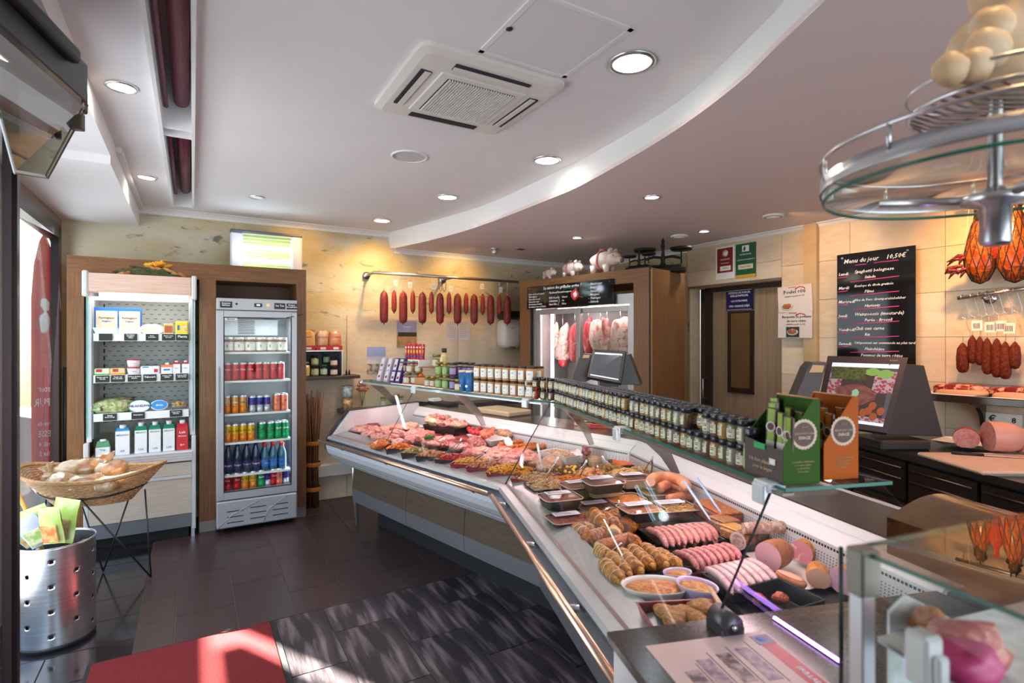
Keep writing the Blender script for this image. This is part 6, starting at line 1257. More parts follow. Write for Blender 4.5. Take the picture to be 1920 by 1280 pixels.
t = thing('sauce_bottle', 'tiny red sauce bottle between the tan jars and the spice jars', 'bottle', AP(sOn(1006, .89), .89, ZS), RZA); obj('body', G().lathe([(.012, 0), (.013, .03), (.006, .044), (.006, .055)], 12), M('sauce_red', (.35, .02, .01), .15), t); obj('cap', G().lathe([(.007, .053), (.007, .068)], 10), cola, t)
# blue canisters
for k, px in enumerate((868, 881)):
    t = thing('salt_canister', '%s of two tall blue canisters between the pickle jars and tan jars' % ('left', 'right')[k], 'canister', AP(sOn(px, .90), .90, ZS), RZA, 'blue canisters'); obj('tube', G().lathe([(.028, 0), (.028, .125)], 18), M('canister_blue', (.015, .10, .34), .35, col2=(.05, .25, .50), sc_=12), t); obj('lid', G().lathe([(.029, .125), (.029, .136), (.026, .138)], 18), M('canister_lid', (.75, .60, .50), .4), t); band(t, 'white_print', (-.012, .012, .03, .045), inkw, -.029)
# preserve jars, two tiers
PK = {'green': jar_kind(.030, .078, fillm('g_pickle', (.14, .20, .03), (.35, .36, .08)), M('gold_green_lid', (.25, .22, .04), .3, .5), M('lab_green2', (.30, .42, .16), .6)), 'purple': jar_kind(.030, .078, fillm('p_jam', (.06, .008, .03), (.14, .02, .06)), M('dark_lid2', (.03, .025, .03), .3), M('lab_violet', (.30, .25, .45), .6)), 'amber': jar_kind(.027, .065, fillm('amber', (.45, .16, .05), (.60, .30, .10)), M('gold_green_lid', (0, 0, 0)), M('lab_pale', (.60, .55, .40), .6)), 'hot': jar_kind(.033, .072, fillm('hot', (.35, .06, .03), (.50, .30, .12)), M('grey_olive_lid', (.14, .14, .10), .35), M('lab_mix', (.50, .52, .36), .6, col2=(.62, .55, .48), sc_=20))}
PK = {k: Kind(v) for k, v in PK.items()}
def pj(k, px, d, z, lab): PK[k].at(AP(sOn(px, d), d, ZS+z), RZA+rnd.uniform(-.2, .3), lab, 'preserve jars on the far shelf')
for lvl, tn in ((0, 'lower'), (1, 'upper')):
    for i, (k, px) in enumerate((('green', 824), ('green', 837), ('purple', 851))): pj(k, px, .91, lvl*.0935, '%s jar, %s in the %s tier left of the blue canisters' % (k, ordw[i], tn))
pj('amber', 860, .88, 0, 'amber jar with gold lid in front of the blue canisters')
for i, px in enumerate((861, 873, 884)): pj('purple', px, 1.0, .0935, 'dark purple jar, %s in the upper tier behind the blue canisters' % ordw[i]); 
for i, px in enumerate((861, 873, 884)): pj('purple', px, 1.0, 0, 'dark purple jar, %s in the lower tier behind the blue canisters' % ordw[i])
for i, px in enumerate((803, 813)): pj('amber', px, .93, 0, '%s small pale jar in front of the oranges' % ('left', 'right')[i])
for i, (px, d, z) in enumerate(((748, .98, 0), (764, .95, 0), (778, .99, 0), (757, .98, .088), (770, .97, .088), (785, 1.02, .088))): pj('hot', px, d, z, 'mixed salad jar under the red snack box, %s in the %s tier' % (('leftmost', 'middle', 'rightmost')[i % 3], ('lower', 'upper')[z > 0]))
# oranges in a small wooden punnet
t = thing('punnet', 'small wooden punnet of oranges behind the pale jars', 'punnet', AP(sOn(797, 1.03), 1.03, ZS), RZA); g = G(); pw = M('punnet_wood', (.50, .24, .10), .6)
for a in ((-.10, .10, -.06, -.055, 0, .055), (-.10, .10, .055, .06, 0, .055), (-.10, -.095, -.055, .055, 0, .055), (.095, .10, -.055, .055, 0, .055), (-.1, .1, -.06, .06, 0, .004)): g.bb(*a)
obj('box', g, pw, t)
for k in range(9):
    x, y, z = ((k % 4)*.045-.068, (-.022 if k < 4 else .022) if k < 8 else 0, .032 if k < 8 else .066); t = thing('orange', ('orange in the wooden punnet, among the lower fruits' if k < 8 else 'orange lying on top of the others in the punnet'), 'orange', AP(sOn(797, 1.03)-x, 1.03+y, ZS+z), 0, 'oranges in the punnet'); g = G(); g.blob((0, 0, 0), (.026, .026, .024), k, .02, n=8); obj('peel', g, M('orange_peel', (.80, .22, .03), .45, bump=.2, bsc=200), t); obj('navel', G().lathe([(.003, .0235), (.001, .025)], 6), M('navel_green', (.10, .15, .03), .6), t)
# display of purple and white sweet boxes leaning back
for i, px in enumerate((711, 724, 736, 746)):
    t = thing('sweets_box', '%s slanted sweets box at the far left end of the glass shelf' % (ordw[i] if i < 3 else 'rightmost'), 'box', AP(sOn(px, .93), .93, ZS+.002), RZA, 'slanted sweets boxes'); t.rotation_euler = (rad(-16), 0, RZA)
    c_ = M('box_lilac', (.42, .40, .48), .5) if i < 2 else M('box_purple', (.05, .03, .16), .45); g = G(); g.bb(-.032, .032, -.012, .02, 0, .20, .002); obj('carton', g, c_, t)
    for z0, z1 in ((.015, .085), (.10, .19)): band(t, 'white_panel', (-.022, .022, z0, z1), M('pinkish_white', (.72, .60, .60), .5), -.0125); g = G(); g.blob((0, -.0135, (z0+z1)/2-.01), (.014, .001, .012), 3, .3, n=6); obj('sweet_print', g, M('choc_print', (.18, .04, .03), .5), t)
# small upper glass shelf and what stands on it
zu = 1.355; s_a, s_b = sOn(746, 1.06), sOn(864, 1.06)
g = G(); g.prism([AP(s_a+.03, 1.0)[:2], AP(s_b, 1.0)[:2], AP(s_b, 1.16)[:2], AP(s_a+.03, 1.16)[:2]], zu-.008, zu); t = thing('small_glass_shelf', 'small raised glass shelf under the red snack box', 'shelf', AP((s_a+s_b)/2, 1.08, zu-.008), RZA); o = obj('glass_plate', g, [clear, M('amber_edge', (.35, .15, .06), .3)], t, True)
for p in o.data.polygons:
    if abs(p.normal.z) < .5: p.material_index = 1
for s in (s_a-.02, s_b+.03): obj('post', G().tube([AP(s, 1.13, zT+.008), AP(s, 1.13, zu-.008)], .008, 10), chrome, t, True)
t = thing('snack_display_box', 'white display box with red shapes holding upright red snack sticks', 'display box', AP(sOn(778, 1.05), 1.05, zu), RZA); x0, x1 = -.135, .135; g = G()
for a in ((-.14, .14, -.05, -.046, 0, .055), (-.14, .14, .046, .05, 0, .055), (-.14, -.136, -.05, .05, 0, .055), (.136, .14, -.05, .05, 0, .055), (-.14, .14, -.05, .05, 0, .003)): g.bb(*a)
obj('tray', g, M('display_white', (.80, .74, .72), .5), t)
for k in range(5): g = G(); x = -.108+.054*k; g.blob((x, -.051, .028), (.020, .0015, .015), k, .5, 3, n=8); obj('red_print', g, redi, t)
st_r = M('snack_red', (.62, .02, .015), .35, coat=.3); 
for k in range(12):
    x = -.12+.0215*k; hh = .175+rnd.uniform(-.008, .005); tt_ = thing('snack_stick', 'red snack stick packet, %s in the white display box' % (ordw[k] if k < 11 else 'rightmost'), 'snack', AP(sOn(778, 1.05)-x, 1.05+(-.02 if k % 2 else .015), zu+.004), RZA, 'red snack sticks'); tt_.rotation_euler = (0, rnd.uniform(-.06, .06), RZA)
    g = G(); g.bb(-.010, .010, -.006, .006, 0, hh, .003); obj('packet', g, st_r, tt_); band(tt_, 'yellow_band', (-.009, .009, .10, .125), M('snack_yellow', (.75, .50, .10), .4), -.0062); band(tt_, 'blue_band', (-.009, .009, .065, .082), M('snack_blue', (.05, .10, .40), .4), -.0062); band(tt_, 'white_band', (-.010, .010, .14, .15), inkw, -.0062)
PK['amber'].at(AP(sOn(819, 1.06), 1.06, zu), RZA, 'gold lidded jar beside the red snack box on the raised shelf', 'preserve jars on the far shelf', (1.3, 1.3, 1.25))
t = thing('dressing_bottle', 'pale yellow dressing bottle with dark cap right of the snack box', 'bottle', AP(sOn(833, 1.06), 1.06, zu), RZA); obj('body', G().lathe([(.026, 0), (.027, .09), (.018, .11), (.018, .115)], 14), fillm('dressing', (.60, .42, .14), (.70, .55, .28)), t); obj('cap', G().lathe([(.019, .113), (.019, .145)], 14), M('dark_cap', (.03, .02, .03), .3), t); band(t, 'label', (-.016, .016, .03, .075), M('dress_label', (.70, .62, .42), .5), -.0275)
# jars on the wall ledge seen under the glass shelf
for i, px in enumerate((718, 727, 736, 744, 752)):
    p = onplane(px, 760, UV(0, VA-.13), dA); PK['green' if i % 2 else 'amber'].at((p.x, p.y, zl_+.001), RZ, 'gold lidded jar on the wall ledge, %s of five' % ('leftmost', 'second', 'middle', 'fourth', 'rightmost')[i], 'jars on the wall ledge', (1.05, 1.05, 1.35))
p = onplane(679, 760, UV(0, VA-.13), dA); t = thing('flower_vase', 'small glass vase with dried pink flowers on the wall ledge', 'vase', (p.x, p.y, zl_), RZ); obj('vase', G().lathe([(.03, 0), (.032, .09), (.028, .12)], 14), jarglass, t)
for k in range(7): a = k*.9; g = G(); g.blob((.04*cos(a), .03*sin(a), .20+.03*sin(k*2)), (.022, .022, .014), k, .5, 3, n=7); obj('flower', g, M('dried_pink', (.50, .14, .10), .7), t); obj('stalk', G().tube([(0, 0, .02), (.04*cos(a), .03*sin(a), .20+.03*sin(k*2))], .002, 4), M('stalk', (.2, .15, .08), .7), t)
# ---------------------------------------------------------------- stick cartons at the near end
def stickbox(lab, P0, R, c, cdark, name_col, n, slab_, grp, wL=.135, wS=.098, H=.195, tagged=False):
    t = thing('display_carton', lab, 'display carton', tuple(P0), R); L2, S2 = wL/2, wS/2
    # x along the shelf, y across it; tall back at +y, cut away towards the front (-y) and the left (-x)
    def wall(pts, nm, mt, th): g = G(); a = Vector(pts[0]); nn = (Vector(pts[1])-a).cross(Vector(pts[-1])-a).normalized()*th; m = len(pts); g.add([Vector(p) for p in pts]+[Vector(p)+nn for p in pts], [tuple(range(m-1, -1, -1)), tuple(range(m, 2*m))]+[(i, (i+1) % m, m+(i+1) % m, m+i) for i in range(m)]); return obj(nm, g, mt, t)
    wall([(-L2, -S2, 0), (L2, -S2, 0), (L2, -S2, .075), (-L2, -S2, .09)], 'front_wall', cdark, -.002)
    wall([(L2, -S2, 0), (L2, S2, 0), (L2, S2, H), (L2, S2*.65, H), (L2, -S2, .085)], 'side_wall', c, .002)
    wall([(-L2, S2, 0), (L2, S2, 0), (L2, S2, H), (-L2, S2, H)], 'back_wall', c, .002); wall([(-L2, -S2, 0), (-L2, S2, 0), (-L2, S2, H), (-L2, -S2, .09)], 'side_wall', c, -.002); wall([(-L2, -S2, .001), (L2, -S2, .001), (L2, S2, .001), (-L2, S2, .001)], 'floor_panel', cdark, .002)
    g = G(); g.tube([(-L2, S2-.004, H), (L2, S2-.004, H)], .0025, 5); obj('cut_edge', g, M('cardboard_edge', (.55, .25, .10), .7), t)
    # round emblem on the visible side wall
    ax = Euler((0, PI/2, 0)).to_matrix(); em = Vector((L2+.0028, .005, .115))
    g = G(); vs = [em+Vector((0, .036*cos(a)*(1 if i % 2 else .94), .036*sin(a)*(1 if i % 2 else .94))) for i, a in enumerate([2*PI*i/48 for i in range(48)])]; g.add(vs, [tuple(range(48))]); obj('emblem_ring', g, M('emblem_beige', (.62, .45, .32), .5), t)
    g = G(); vs = [em+Vector((.0006, .028*cos(a), .028*sin(a))) for a in [2*PI*i/32 for i in range(32)]]; g.add(vs, [tuple(range(32))]); obj('emblem_disc', g, M('emblem_brown', (.10, .045, .03), .5), t)
    text('BIERWÜRSTCHEN', .0065, M('emblem_beige', (0, 0, 0)), t, (L2+.0042, .005, .117), (PI/2, 0, PI/2)); text('SNACK', .010, M('emblem_beige', (0, 0, 0)), t, (L2+.0042, .005, .107), (PI/2, 0, PI/2), bold=.03); text('* * *', .009, M('emblem_beige', (0, 0, 0)), t, (L2+.0042, .005, .130), (PI/2, 0, PI/2))
    for k, tx in enumerate(('Les meilleurs bâtonnets', 'à croquer nature', 'ou aux herbes', 'du boucher')): text(tx, .0062, M('gold_print', (.45, .35, .15), .5), t, (L2+.0028, .003, .052-k*.0075), (PI/2, 0, PI/2))
    text('Un bon plaisir', .014, M('emblem_beige', (0, 0, 0)), t, (-.01, -S2-.0025, .042), shear=.3); text('pour la langue', .012, M('emblem_beige', (0, 0, 0)), t, (.0, -S2-.0025, .026), shear=.3)
    if tagged: g = G(); g.bb(-.03, .01, -S2-.003, -S2-.0022, .070, .084); obj('green_sticker', g, M('bright_green', (.02, .40, .10), .5), t); g = G(); g.bb(.025, .045, -S2-.003, -S2-.0022, .040, .054); obj('price_sticker', g, labelw, t)
    for k in range(n):
        f = k/(n-1); x = -L2+.014+f*(wL-.03); y = rnd.choice((-.02, .005, .025)); s = thing('snack_stick', slab_ % ordw[k], 'snack', t.matrix_basis @ Vector((x, y, .004)), R, grp); s.rotation_euler = (rnd.uniform(-.05, .1), rnd.uniform(-.02, .10), R+rnd.uniform(-.1, .5)); hh = .18-.004*k+rnd.uniform(-.004, .006)
        g = G(); g.bb(-.0125, .0125, -.004, .004, 0, hh, .002); obj('sleeve', g, M('sleeve_brown', (.06, .022, .014), .35, coat=.4), s); band(s, 'coloured_stripe', (-.008, .008, .005, hh-.002), name_col, -.0042); band(s, 'white_panel', (-.010, .010, .025, .085), M('sleeve_cream', (.70, .62, .52), .5), -.0050)
        g = G(); vs = [Vector((.0115*cos(a), -.0062, hh-.045+.0125*sin(a))) for a in [2*PI*i/20 for i in range(20)]]; g.add(vs, [tuple(range(20))]); obj('round_emblem', g, M('sleeve_emblem', (.75, .62, .55), .5), s); g = G(); vs = [Vector((.008*cos(a), -.0066, hh-.045+.009*sin(a))) for a in [2*PI*i/16 for i in range(16)]]; g.add(vs, [tuple(range(16))]); obj('emblem_centre', g, M('emblem_brown', (0, 0, 0)), s)
    return t
Pc = BP(1.145, .928, ZS); t_ = M('green_carton', (.028, .085, .004), .55, spec=.2)
stickbox('green cardboard carton of snack sticks at the near end of the glass shelf', Pc, RZC, t_, M('brown_carton', (.09, .06, .05), .6), M('stick_green', (.28, .42, .05), .4), 9, 'brown and green snack stick, %s in the green carton', 'sticks in the green carton', tagged=True)
Pc = BP(1.165, 1.055, ZS); stickbox('orange cardboard carton of snack sticks behind the green one', Pc, RZC, M('orange_carton', (.42, .085, .003), .55, spec=.2), M('black_brown_carton', (.03, .015, .012), .6), M('stick_orange', (.62, .16, .02), .4), 7, 'brown and orange snack stick, %s in the orange carton', 'sticks in the orange carton')
# ================================================================ food inside the counter
ZD = .776
def fm_(n, a, b, s=14, c=None, **k): return M(n, tuple(q**1.5*.9 for q in a), k.pop('r', .45), spec=.28, col2=tuple(q**1.35 for q in b), sc_=s*4, lo=k.pop('lo', .42), hi=k.pop('hi', .60), det=5, dist=k.pop('dist', 1), bump=k.pop('bump', .5), bsc=k.pop('bsc', 150), col3=c, sc3=k.pop('s3', 20)*4, lo3=.50, hi3=.61, coat=k.pop('coat', .2)*.35)
pork = fm_('raw_pork', (.62, .20, .18), (.75, .42, .36), 9); beef = fm_('raw_beef', (.34, .03, .035), (.46, .08, .07), 8, (.65, .40, .34)); fatty = fm_('fatty_pork', (.70, .36, .30), (.80, .58, .48), 7, (.55, .10, .10)); chick = fm_('raw_chicken', (.72, .45, .30), (.80, .60, .46), 8); roast = fm_('roast_crust', (.50, .19, .035), (.66, .34, .09), 7, (.22, .06, .012), s3=9, coat=.9); orangem = fm_('marinated_orange', (.62, .20, .03), (.72, .34, .08), 18, (.35, .06, .02)); liver = fm_('dark_red_cut', (.26, .02, .03), (.38, .07, .07), 7)
blacktray = M('black_tray', (.014, .013, .014), .3); redtray = M('wine_red_tray', (.20, .008, .022), .3); whitedish = M('white_dish', (.75, .72, .70), .25); browntray = M('brown_pan', (.12, .06, .035), .4)
def RR(P): return RZA if P is AP else RZC
def tray(px, py, L, W, h, m_, lab, rot=0, base=RZA, z=None, nm='food_tray', cat='tray', grp=None, tilt=0):
    zz = ZD if z is None else z; p = atz(px, py, zz+h); t = thing(nm, lab, cat, (p.x, p.y, zz), base+rot, grp); 
    if tilt: t.rotation_euler = (tilt, 0, base+rot)
    b = .86; o_ = [(-L/2, -W/2), (L/2, -W/2), (L/2, W/2), (-L/2, W/2)]; T_ = .004
    V = [(x*b, y*b, 0) for x, y in o_]+[(x, y, h) for x, y in o_]+[(x*1.04, y*1.06, h) for x, y in o_]+[(x-math.copysign(T_, x), y-math.copysign(T_, y), h) for x, y in o_]+[(x*b-math.copysign(T_, x), y*b-math.copysign(T_, y), T_) for x, y in o_]
    q = lambda a, c: [(a+i, a+(i+1) % 4, c+(i+1) % 4, c+i) for i in range(4)]
    g = G().add(V, [(3, 2, 1, 0)]+q(0, 4)+q(4, 8)+[tuple(reversed(f)) for f in q(12, 8)]+q(12, 16)[::1]+[(16, 17, 18, 19)]); o = obj('shell', g, m_, t); bevel(o, .0025, 2); return t
def fill(t, nm, lab, cat, L, W, h, m_, n=120, s=.009, dome=.02, shape='dice', m2=None, kind='stuff', seed=0):
    """a heap of small pieces lying in tray t: uncountable, one object"""
    r_ = random.Random(seed or hash(lab) % 999); g = G(); 
    f = thing(nm, lab, cat, t.location, t.rotation_euler.z); f.rotation_euler = t.rotation_euler; f.location = t.location
    g.blob((0, 0, h*.55), (L*.46, W*.46, h*.5), 2, .05, n=8, pw=.6)
    for k in range(n):
        x, y = r_.uniform(-.44, .44)*L, r_.uniform(-.44, .44)*W; z = h*.86+dome*(1-(2*x/L)**2)*(1-(2*y/W)**2)+r_.uniform(-.002, .004); g.m = 1 if (m2 and r_.random() < .3) else 0
        if shape == 'dice': g.box((x, y, z), (s*r_.uniform(.7, 1.3),)*2+(s*.8,), r_.uniform(0, 3))
        elif shape == 'strip': a = r_.uniform(0, 6.3); d = Vector((cos(a), sin(a), 0))*s*1.6; g.tube([Vector((x, y, z))-d, Vector((x, y, z+s*.3)), Vector((x, y, z))+d], s*.28, 5)
        else: g.blob((x, y, z), (s*.8, s*.7, s*.55), k, .25, n=5)
    o = obj('pieces', g, [m_, m2] if m2 else m_, f); o['kind'] = kind; 
    return f
# ---- raw meat heap at the far end of the counter
def cut(px, py, r, mt, lab, grp, base=RZA, rot=0, z=None, nm='meat_cut', seed=0, bone=False, n=12, amp=.16, flat=-.7, cat='meat', rx=0):
    zz = ZD+r[2]*.7 if z is None else z; p = atz(px, py, zz); t = thing(nm, lab, cat, tuple(p), base+rot, grp); g = G(); g.blob((0, 0, 0), r, seed, amp, 1.6, n=n, flat=flat, rot=(rx, 0, 0)); obj('flesh', g, mt, t)
    if bone: g = G(); g.blob((r[0]*.5, -r[1]*.2, r[2]*.6), (r[0]*.45, r[1]*.28, r[2]*.4), seed+3, .2, n=8); obj('fat_rim', g, fatty, t)
    return t
R_ = random.Random(5); k = 0
heap = [(692, 803, pork), (706, 806, fatty), (690, 812, fatty), (705, 815, pork), (720, 804, fatty), (722, 812, pork), (735, 801, chick), (748, 800, fatty), (716, 822, fatty), (733, 818, pork), (746, 810, fatty), (760, 805, pork), (728, 827, pork), (745, 826, fatty), (759, 817, pork), (773, 812, fatty), (786, 806, pork), (700, 798, liver), (756, 828, liver), (771, 824, fatty), (786, 818, pork), (800, 812, pork), (712, 831, orangem), (770, 797, chick), (682, 800, pork), (675, 803, fatty)]
posn = 'far', 
for i, (px, py, mt) in enumerate(heap):
    nm = {id(pork): ('pork_cut', 'pink raw pork cut'), id(fatty): ('pork_rib_piece', 'pale streaky pork piece'), id(chick): ('chicken_piece', 'pale raw chicken piece'), id(liver): ('beef_cut', 'dark red beef cut'), id(orangem): ('marinated_cut', 'orange marinated cut')}[id(mt)]
    cut(px, py+2, (R_.uniform(.07, .105), R_.uniform(.05, .07), R_.uniform(.022, .036)), mt, nm[1]+' in the far left heap of the counter', 'raw cuts in the far heap', rot=R_.uniform(-1, 1), nm=nm[0], seed=i+1, bone=i % 2 == 0, z=ZD+.03+R_.uniform(0, .03))
tray(775, 798, .24, .16, .05, whitedish, 'white tray against the side panel behind the far meat heap', .1)
t = tray(838, 797, .36, .19, .07, blacktray, 'large black tray of chicken pieces at the back of the far counter', .15, z=ZD+.04)
for i, (px, py) in enumerate(((806, 788), (815, 782), (826, 786), (838, 785), (850, 791), (842, 795), (858, 796), (867, 795), (828, 794), (815, 792))):
    cut(px, py, (.055, .042, .032), (chick, fatty, pork)[i % 3], 'pale raw chicken piece in the large black tray', 'chicken pieces in the black tray', rot=i*.7, z=ZD+.125, nm='chicken_piece', seed=i+40, amp=.25)
t = tray(868, 808, .20, .14, .055, redtray, 'wine red tray behind the green parsley bunch', .1, z=ZD+.02)
t = thing('parsley_bunch', 'bright green parsley bunch among the raw meat', 'parsley', tuple(atz(805, 822, ZD+.07))); g = G(); rp = random.Random(3)
for i in range(60): a, b_, c_ = rp.uniform(-1, 1), rp.uniform(-1, 1), rp.uniform(-.7, 1); g.blob((a*.028, b_*.028, c_*.022), (.009, .009, .005), i, .5, 4, n=4)
o = obj('leaves', g, M('parsley_green', (.06, .20, .02), .7), t); o['kind'] = 'stuff'
def card(px, py, lab, col=None, tilt=.5, w_=.05, h_=.03, z=.87, base=RZA):
    t = thing('price_card', lab, 'price card', tuple(atz(px, py, z)), base, 'price cards in the counter'); t.rotation_euler = (-tilt, 0, base+.3); g = G(); g.bb(-w_/2, w_/2, -.001, .001, 0, h_); obj('card', g, col or labelw, t); obj('pin', G().tube([(0, 0, 0), (0, .01, -.05)], .0015, 5), chrome, t)
def stick(a, b, za, zb, lab, mt, r=.005, cat='skewer', nm='price_stick', grp=None):
    A, B = atz(a[0], a[1], za), atz(b[0], b[1], zb); t = thing(nm, lab, cat, tuple(B), 0, grp); d = A-B; obj('stick', G().tube([(0, 0, 0), d*.5, d], [r*.7, r, r], 6, flat=.5), mt, t); obj('tip', G().tube([(0, 0, 0), -d.normalized()*.01], [r*.6, r*.2], 6), mt, t)
pinkp = M('pink_plastic', (.65, .10, .16), .35); whp = M('white_plastic', (.80, .76, .82), .35); blp = M('pale_blue_plastic', (.38, .55, .85), .35)
stick((838, 813), (820, 825), .90, .83, 'pink plastic price stick beside the parsley', pinkp)
# front row trays of the far run
def fr_(px, py, mt_tray, trlab, nm, lab, m1, m2=None, s=.011, shape='dice', L=.24, W=.12, rot=.0, n=110, base=RZA, h=.055, z=None, dome=.028):
    L *= 1.12; W *= 1.2; s *= 1.15
    t = tray(px, py, L, W, h, mt_tray, trlab, rot, base, z=z); fill(t, nm, lab, 'food', L, W, h, m1, n, s, dome, shape, m2)
    return t
s90 = .55
fr_(718, 829, blacktray, 'small black tray holding glazed roast pieces at the far end', 'glazed_pieces', 'glazed brown roast pieces in the small far tray', roast, orangem, .018, 'lump', .13, .10, s90, 40)
fr_(752, 838, blacktray, 'black tray holding orange diced carrots and meat', 'diced_carrots', 'bright orange carrot pieces along the front glass', M('carrot_orange', (.80, .16, .01), .4), orangem, .012, 'lump', .16, .10, s90, 70)
fr_(784, 846, blacktray, 'black tray holding green and pink stew pieces', 'herbed_pieces', 'green herbed meat pieces right of the carrots', fm_('herbed', (.35, .26, .08), (.50, .38, .18), 30), fatty, .011, 'lump', .17, .11, s90, 80)
fr_(812, 852, blacktray, 'black tray holding orange stew cubes', 'stew_cubes', 'orange pink stew cubes beside the herbed pieces', fm_('stew_cube', (.60, .26, .10), (.72, .42, .22), 30), pork, .010, 'dice', .17, .11, s90)
fr_(854, 858, blacktray, 'black tray holding bright red diced meat', 'diced_red_meat', 'bright red diced meat in the black tray at the front', fm_('red_dice', (.58, .03, .04), (.66, .10, .09), 30), None, .010, 'dice', .20, .12, s90)
fr_(886, 866, redtray, 'red tray holding yellow sliced vegetables', 'yellow_vegetables', 'yellow orange vegetable slices in the red tray', fm_('yellow_veg', (.75, .33, .04), (.80, .50, .14), 30), None, .011, 'lump', .21, .12, s90)
fr_(918, 873, redtray, 'red tray holding pinkish marinated chunks', 'marinated_chunks', 'pinkish brown marinated chunks in the red tray', fm_('chunks', (.45, .16, .07), (.60, .32, .20), 25), None, .013, 'lump', .22, .12, s90)
fr_(958, 881, redtray, 'red tray holding deep yellow noodles by the mitre', 'yellow_noodles', 'deep yellow noodles heaped in the tray at the mitre', fm_('yellow_nood', (.80, .36, .01), (.85, .48, .05), 25), None, .013, 'strip', .22, .14, s90, 140, dome=.03)
# middle of the far run
cut(868, 826, (.10, .06, .04), liver, 'dark red round roast next to the marbled shoulder', 'roasts in the far counter', rot=.4, nm='beef_roast', seed=60, bone=False); cut(895, 832, (.15, .07, .05), beef, 'long dark red tied roast in the middle of the far counter', 'roasts in the far counter', rot=-.5, nm='beef_roast', seed=61, amp=.1)
cut(866, 820, (.08, .05, .03), pork, 'pale pork slices behind the dark round roast', 'pork pieces in the far counter', rot=.2, nm='pork_slices', seed=62); cut(845, 836, (.07, .045, .03), beef, 'small dark beef piece beside the tongs', 'roasts in the far counter', nm='beef_roast', seed=63)
for i, (px, py, a) in enumerate(((905, 846, .2), (925, 850, -.3), (945, 845, .1), (938, 856, .5), (960, 858, -.2), (975, 850, .4), (915, 858, .1), (985, 862, .2), (955, 868, -.1))): cut(px, py, (.10, .06, .028), (fatty, pork, pork)[i % 3], 'large pink raw pork slice spread across the middle of the far counter', 'large pork slices in the far counter', rot=a, nm='pork_slice', seed=70+i, z=ZD+.03+.008*(i % 3), bone=True)
t = tray(915, 818, .34, .17, .045, whitedish, 'long white dish of red balls and stuffed roll at the back', -.12, z=ZD+.03)
for i, (px, py) in enumerate(((882, 808), (888, 804), (894, 808), (900, 803), (905, 800), (879, 804), (888, 811), (896, 812))): cut(px, py, (.020, .020, .018), M('meatball_red', (.55, .03, .03), .4, bump=.4, bsc=60), 'bright red meatball at the left of the long white dish', 'bright red meatballs', z=ZD+.095, nm='meatball', seed=i+80, n=7, flat=-1, cat='meatball')
for i, (px, py) in enumerate(((905, 812), (913, 808), (921, 811), (915, 815), (926, 806), (908, 817))): cut(px, py, (.026, .026, .024), fm_('salmon_ball', (.70, .22, .12), (.75, .34, .22), 14), 'salmon coloured meatball in the middle of the long white dish', 'salmon meatballs', z=ZD+.098, nm='meatball', seed=i+90, n=8, flat=-1, cat='meatball')
cut(946, 812, (.10, .045, .035), fm_('stuffed_roll', (.70, .32, .24), (.78, .50, .40), 12, (.20, .22, .04)), 'pink stuffed roll with herbs on the long white dish', 'stuffed rolls', rot=-.2, z=ZD+.09, nm='stuffed_roll', seed=99, bone=False)
for i, (a, b_) in enumerate((((936, 834), (1012, 824)), ((945, 841), (1025, 830)), ((965, 845), (1040, 834)))):
    A, B = atz(*a, ZD+.05), atz(*b_, ZD+.05); t = thing('meat_skewer', ('back', 'middle', 'front')[i]+' orange marinated meat skewer of three behind the pork slices', 'skewer', tuple(A), 0, 'orange skewers'); d = B-A; nn = 9; 
    for k in range(nn): g = G(); g.blob(d*(k+.5)/nn, (.026, .026, .020), k+i*9, .25, 2.5, n=7); obj('meat_chunk', g, orangem, t)
    obj('stick', G().tube([-d*.05, d*1.05], .0025, 5), string, t)
cut(1010, 842, (.06, .04, .02), pork, 'pink slices right of the orange skewers', 'pork pieces in the far counter', nm='pork_slices', seed=64)
R_ = random.Random(11)
for i, (px, py) in enumerate(((795, 828), (808, 832), (815, 818), (825, 826), (832, 834), (842, 822), (850, 830), (858, 840), (878, 842), (886, 850), (862, 812), (848, 812), (872, 838), (800, 822), (975, 838), (1000, 856))): cut(px, py, (R_.uniform(.06, .09), R_.uniform(.045, .06), R_.uniform(.02, .034)), (beef, pork, liver, fatty)[i % 4], ('dark red', 'pink', 'deep red', 'pale streaky')[i % 4]+' raw slice between the heap and the round roast', 'raw slices mid counter', rot=R_.uniform(-1, 1), nm='meat_slice', seed=150+i, z=ZD+.025+R_.uniform(0, .02))
# white dish, chicken breasts, bag, ramekin near the mitre
t = tray(1052, 848, .26, .15, .06, whitedish, 'deep white dish of pale grated salad behind the mitre', -.1, z=ZD+.01); fill(t, 'pale_salad', 'pale pink grated salad in the deep white dish', 'salad', .26, .15, .06, fm_('pale_grated', (.70, .45, .30), (.78, .58, .45), 40), 120, .008, .012)
for i, (px, py) in enumerate(((1012, 871), (1035, 866), (1022, 878))): cut(px, py, (.085, .05, .036), fm_('ham_beige', (.62, .36, .22), (.70, .46, .32), 8), '%s beige chicken breast behind the corner trays' % ('left', 'right', 'front')[i], 'beige chicken breasts', rot=.3-.4*i, nm='chicken_breast', seed=100+i, amp=.08)
stick((1008, 832), (1016, 877), .93, .82, 'white plastic price stick in the corner behind the mitre', whp, .007)
t = thing('vacuum_bag', 'crumpled clear bag of sliced ham behind the ramekin', 'food bag', tuple(atz(1085, 855, ZD+.05)), RZC); g = G(); g.blob((0, 0, 0), (.07, .05, .04), 8, .4, 3, n=12); obj('bag', g, M('bag_film', (.70, .45, .50), .15, col2=(.82, .75, .80), sc_=14, coat=1), t); g = G(); g.blob((.06, .03, .045), (.05, .02, .03), 3, .4, 3, n=8); obj('red_slices', g, fm_('red_slices', (.40, .04, .07), (.60, .25, .28), 14), t)
